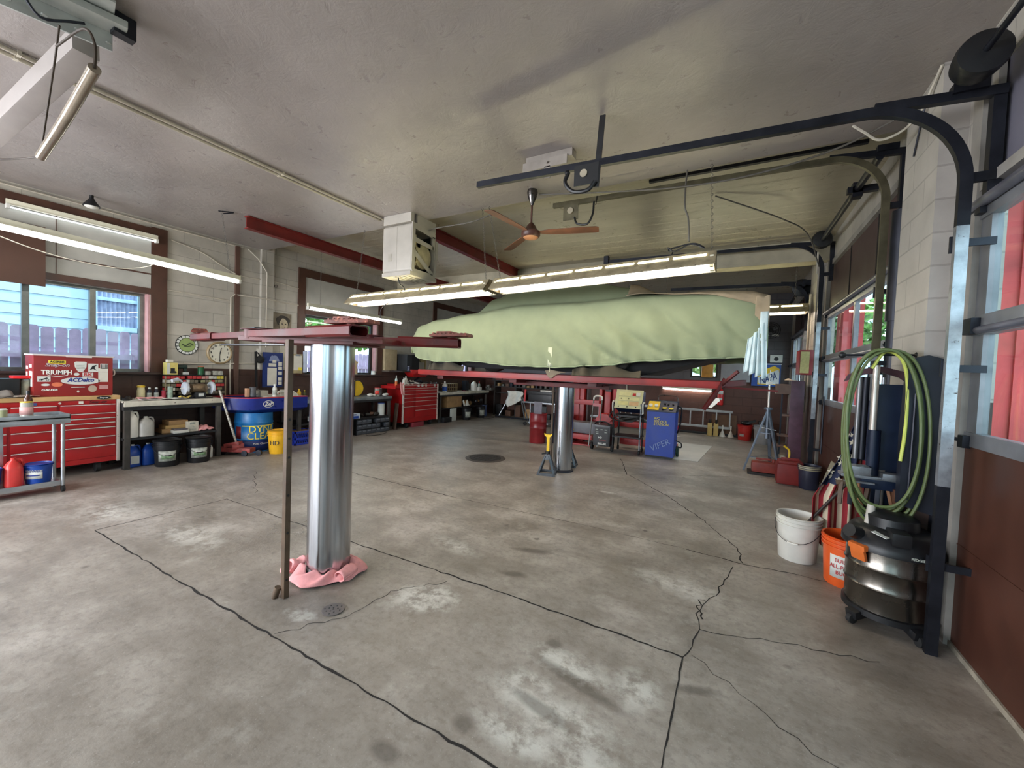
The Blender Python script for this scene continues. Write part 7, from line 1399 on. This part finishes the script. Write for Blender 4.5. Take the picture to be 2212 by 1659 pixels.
t=thing('yellow_lamp','orange-yellow plastic work lamp shell in the rear window','work lamp',(-.62,YB-.1,1.45)); m=MB(); m.box(-.78,-.5,YB-.12,YB+.03,1.502,2.05,.03); m.lathe((-.64,YB-.16,1.68),[(.02,-.03),(.09,-.02),(.09,.02),(.02,.03)],20,axis=(0,1,0)); obj('shell',m,M('amber_shell',(216,154,62),.35,trans=.2),t)
m=MB(); m.box(-3.0,-2.7,YB-.1,YB-.001,1.2,1.42,.004); single('switch_box',m,M('switch_grey',(86,92,98),.4,.3),'grey switch box on the rear wall between the red columns','electrical box') ; m=MB(); m.cyl((-2.72,11.85,.3),(-2.72,11.85,2.6),.018); single('wall_conduit',m,Mcond,'pale conduit on the rear wall beside the right red column','conduit')
# jack stands
def jack(x,y,rz,label):
    t=thing('jack_stand',label,'jack stand',(0,0,0),'jack stands by the rear ram'); m=MB(); Mj=M('stand_grey',(88,92,98),.4,.5)
    for sx,sy in ((1,1),(1,-1),(-1,1),(-1,-1)): m.beam((sx*.12,sy*.12,.0),(sx*.03,sy*.03,.27),.035,.01,up=(sx,sy,.3))
    for a,b in (((.12,.12),(-.12,.12)),((.12,-.12),(-.12,-.12)),((.12,.12),(.12,-.12)),((-.12,.12),(-.12,-.12))): m.beam((a[0],a[1],.02),(b[0],b[1],.02),.012,.04)
    m.ring_loft([[(s_*.055,c_*.055,.22) for s_,c_ in ((1,1),(-1,1),(-1,-1),(1,-1))],[(s_*.03,c_*.03,.30) for s_,c_ in ((1,1),(-1,1),(-1,-1),(1,-1))]]); obj('base',m,Mj,t)
    m=MB(); m.cyl((0,0,.28),(0,0,.34),.035,n=16); m.beam((0,-.02,.31),(-.08,-.05,.30),.015,.012); obj('ratchet_collar',m,Mblk2,t)
    m=MB(); m.box(-.018,.018,-.012,.012,.30,.56); m.prism([(-.06,.60),(-.055,.575),(-.018,.54),(.018,.54),(.055,.575),(.06,.60),(.03,.585),(-.03,.585)],'y',-.02,.02)
    for k in range(8): m.box(.016,.024,-.01,.01,.35+.025*k,.36+.025*k)
    obj('toothed_post',m,Myel,t); t.location=(x,y,0); t.rotation_euler=(0,0,rz); return t
jack(-2.34,5.42,.25,'grey jack stand with a raised yellow post just in front of the rear steel ram'); j=jack(-2.27,6.12,.2,'grey jack stand half hidden behind the rear steel ram')
# barrels
for x,y,mt,lb in ((-3.58,7.72,M('barrel_maroon',(128,30,34),.35,var=.15,scale=4,wear=((80,30,30),.64)),'maroon drum with ribbed sides left of the rear ram'),(-3.17,7.95,M('barrel_navy',(30,36,50),.4),'dark navy drum half hidden behind the rear ram')):
    t=thing('steel_drum',lb,'drum',(x,y,0)); m=MB(); m.lathe((x,y,0),[(.17,0),(.175,.01),(.175,.3),(.182,.31),(.175,.32),(.175,.44),(.182,.45),(.175,.46),(.175,.6),(.185,.605),(.185,.62),(.172,.62),(.168,.6),(.001,.6)],36); obj('shell',m,mt,t)
m=MB(); m.box(-3.68,-3.50,7.70,7.72,.605,.86,.003); single('grey_cloth_board',m,M('grey_board_cloth',(128,124,132),.8,var=.15),'grey board standing in the open top of the maroon drum','board')
# rear left: shelving, cart, cloth
Sh=thing('rear_shelf','long dark shelf unit with drawers along the rear wall left of the drums','shelf unit',(-5.7,11.7,0)); Mds=M('shelf_dark_steel',(56,52,50),.5)
m=MB()
for z in (.76,.96,1.16): m.box(-7.1,-4.4,11.5,11.88,z-.02,z)
obj('shelf_board',m,Mds,Sh)
for x in (-7.0,-6.2,-5.3,-4.45): m=MB(); m.box(x,x+.04,11.5,11.88,0,1.3); obj('upright',m,Mds,Sh)
for i in range(9):
    x=-6.95+.28*i; mt=M('drawer_wood',(176,146,100),.6) if i in(2,3,4) else M('drawer_red_brown',(120,56,48),.5); m=MB(); m.box(x,x+.26,11.48,11.85,1.165,1.30,.004); d=obj('drawer',m,mt,Sh); m=MB(); m.cyl((x+.13,11.46,1.23),(x+.13,11.48,1.23),.02,n=10); obj('drawer_knob',m,Mblack,d)
q=random.Random(21)
for i in range(16):
    x=-6.9+.155*i; m=MB(); m.box(x,x+q.uniform(.06,.13),11.55,11.8,.962,.962+q.uniform(.05,.13),.01); single('shelf_item',m,q.choice((Mdst,Mblack,Mcard,M('casting_grey',(110,106,100),.6,.4),M('rust_part',(100,70,54),.7))),'boxy part on the middle shelf of the rear shelf unit','part','parts on the rear shelf unit')
for i in range(7):
    x=-6.9+.36*i; m=MB(); m.box(x,x+q.uniform(.15,.28),11.5,11.8,.001,q.uniform(.15,.4),.02); single('floor_box',m,q.choice((Mdst,Mblack,Mcard,M('rust_part',(100,70,54),.7))),'dark box on the floor under the rear shelf unit','box','boxes under the rear shelf unit')
t=thing('engine_stand','folding stand draped with a big white cloth in the rear left corner','stand',(-5.9,11.0,0)); 
each('leg',t,Mgal,[(lambda m,a=a,b=b: m.beam(a,b,.03,.02)) for a,b in (((-6.1,11.1,.8),(-6.5,11.0,.02)),((-5.75,11.0,.8),(-5.5,10.9,.02)),((-5.75,11.1,.8),(-5.35,10.8,.02)))]); m=MB(); m.beam((-6.6,11.,.04),(-5.2,10.8,.04),.06,.04); obj('base_bar',m,Mdst,t)
m=MB(); m.grid(lambda u,v:(-6.2+.55*u+.04*math.sin(v*6),10.98-.05*math.sin(9*u),.86-v*(.5-.28*abs(u-.15))),20,14); single('white_cloth',m,Mwclo,'big white cloth draped over the folding stand in the rear left corner','cloth',solid=.006)
t=thing('tool_cart','dark wheeled cart with a black tool box and grey grille panel behind the maroon drum','tool cart',(-4.75,10.1,0)); m=MB(); m.box(-5.1,-4.1,9.9,10.3,.62,.66,.004); m.box(-4.9,-4.3,9.9,10.3,.08,.11); obj('tray',m,Mgal,t); each('leg',t,Mgal,[(lambda m,x=x,y=y: m.box(x-.015,x+.015,y-.015,y+.015,.05,.64)) for x in (-4.85,-4.15) for y in (9.92,10.28)]); m=MB(); m.box(-4.8,-4.35,9.86,9.9,.1,.56,.01); 
obj('grille_panel',m,M('grille_dark',(44,46,50),.6),t)
for x in (-5.0,-4.4): m=MB(); m.cyl((x,9.9,.05),(x,9.94,.05),.05); obj('wheel',m,Mrub,t)
m=MB(); m.box(-4.95,-4.25,9.95,10.25,.662,.92,.02); m.box(-4.97,-4.23,9.93,10.27,.86,.95,.02); single('black_tool_box',m,Mblk2,'long black tool box on the dark wheeled cart','tool box')
m=MB(); m.beam((-5.06,9.97,.663),(-5.04,9.97,.98),.03,.05); single('red_lever',m,Mletr,'short red upright bar at the left of the long black tool box','bar')
m=MB(); m.box(-4.6,-4.3,9.98,10.2,.952,.99,.004); single('white_box',m,Mwht,'flat white box lying on the long black tool box','box')
m=MB(); m.box(-4.3,-3.95,11.0,11.04,.75,1.3); single('grey_partition',m,M('partition_mauve',(96,84,92),.6),'mauve-grey hanging panel left of the rear ram','panel')
for i,(a,b) in enumerate((((-4.02,10.3,.95),(-4.0,10.1,.01)),((-3.95,10.0,1.0),(-4.0,9.6,.03)))): m=MB(); m.beam(a,b,.05 if i else .02,.02); single('leaning_bar',m,Mgal,('slim pale bar leaning at the right of the dark cart','broad pale plank leaning just left of the rear ram')[i],'bar')
# items hanging below the car on the rear wall height
t=thing('vise','grey vise on the far corner of the far bench','vise',(-7.0,11.2,.82)); m=MB(); m.box(-7.1,-6.9,11.15,11.4,.001+.82,.9,.01); m.box(-7.05,-6.95,11.1,11.2,.88,1.0,.01); m.cyl((-7.0,11.0,.92),(-7.0,11.2,.92),.02); obj('body',m,M('casting_grey',(110,106,100),.6,.4),t)
t['label']='grey vise at the rear end of the far bench'
# ================================================================ tell look-alikes apart by their place in the row
ORD='first second third fourth fifth sixth seventh eighth ninth tenth eleventh twelfth thirteenth fourteenth fifteenth sixteenth seventeenth eighteenth nineteenth twentieth'.split()
def members(g): return [o for o in S.objects if o.parent is None and o.get('group')==g]
def relabel(g,key,fn):
    L=sorted(members(g),key=key)
    for i,o in enumerate(L): o['label']=fn(i,o,len(L))
def col(o): return o.data.materials[0].name.split('_')[-1] if o.type=='MESH' else ''
yk=lambda o:o.location.y; xk=lambda o:o.location.x
relabel('black buckets under the far bench',yk,lambda i,o,n:('nearer','farther')[i]+' black lidded bucket with a pale label under the far bench')
WD={'metal':'oily dark','grey':'grey cast','part':'rusty','cardboard':'tan','steel':'dark','plastic':'black'}
adj=lambda o:WD.get(col(o),'worn')
relabel('loose car parts under the zinc bench',yk,lambda i,o,n:'%s loose car part, %s from the left on the shelf under the zinc bench'%(adj(o),ORD[i]))
relabel('loose parts on the far bench shelf',yk,lambda i,o,n:'%s loose part, %s from the left in the heap under the far bench'%(adj(o),ORD[i]))
relabel('twin ceiling conduits',xk,lambda i,o,n:('left','right')[i]+' pipe of the twin painted conduits on the ceiling leading to the white heater')
relabel('little dishes on the far bench',yk,lambda i,o,n:('near','middle','far')[i]+' little dish of small parts on the far bench')
relabel('crumpled towels on the zinc bench',yk,lambda i,o,n:'crumpled white paper towel, %s from the left on the zinc bench'%ORD[i])
relabel('boxes under the rear shelf unit',xk,lambda i,o,n:'%s box on the floor, %s from the left under the rear shelf unit'%(adj(o),ORD[i]))
relabel('parts on the rear shelf unit',xk,lambda i,o,n:'%s boxy part, %s from the left on the rear shelf unit'%(adj(o),ORD[i]))
relabel('tools heaped on the second red cabinet',yk,lambda i,o,n:'%s hand tool, %s from the left on top of the second red cabinet'%(adj(o),ORD[i]))
relabel('oily parts on the grinder bench',yk,lambda i,o,n:'small oily round part, %s from the left on the grinder bench'%ORD[i])
relabel('papers on the maple top',yk,lambda i,o,n:'loose paper sheet, %s from the left on the maple top'%ORD[i])
relabel('papers on the second red cabinet',yk,lambda i,o,n:('left','middle','right')[i]+' white paper sheet on top of the second red cabinet')
relabel('pale boxes on the rack top',yk,lambda i,o,n:('left','middle','right')[i]+' of three small pale boxes on the rack top')
TR=('bottom','second lowest','middle','second highest','top')
for g,zs,nm,txt in (('little boxes on the small-parts rack',(.94,1.0,1.06,1.12,1.18),TR,'%s little box, %s from the left on the %s tier of the small-parts rack'),('grey parts bins under the zinc bench',(.008,.118,.228),('bottom','middle','top'),'%s parts bin, %s from the left in the %s row under the zinc bench')):
    for z,n_ in zip(zs,nm):
        for i,o in enumerate(sorted([o for o in members(g) if abs(o.location.z-z)<.02],key=yk)): o['label']=txt%(col(o) or 'grey',ORD[min(i,19)],n_)
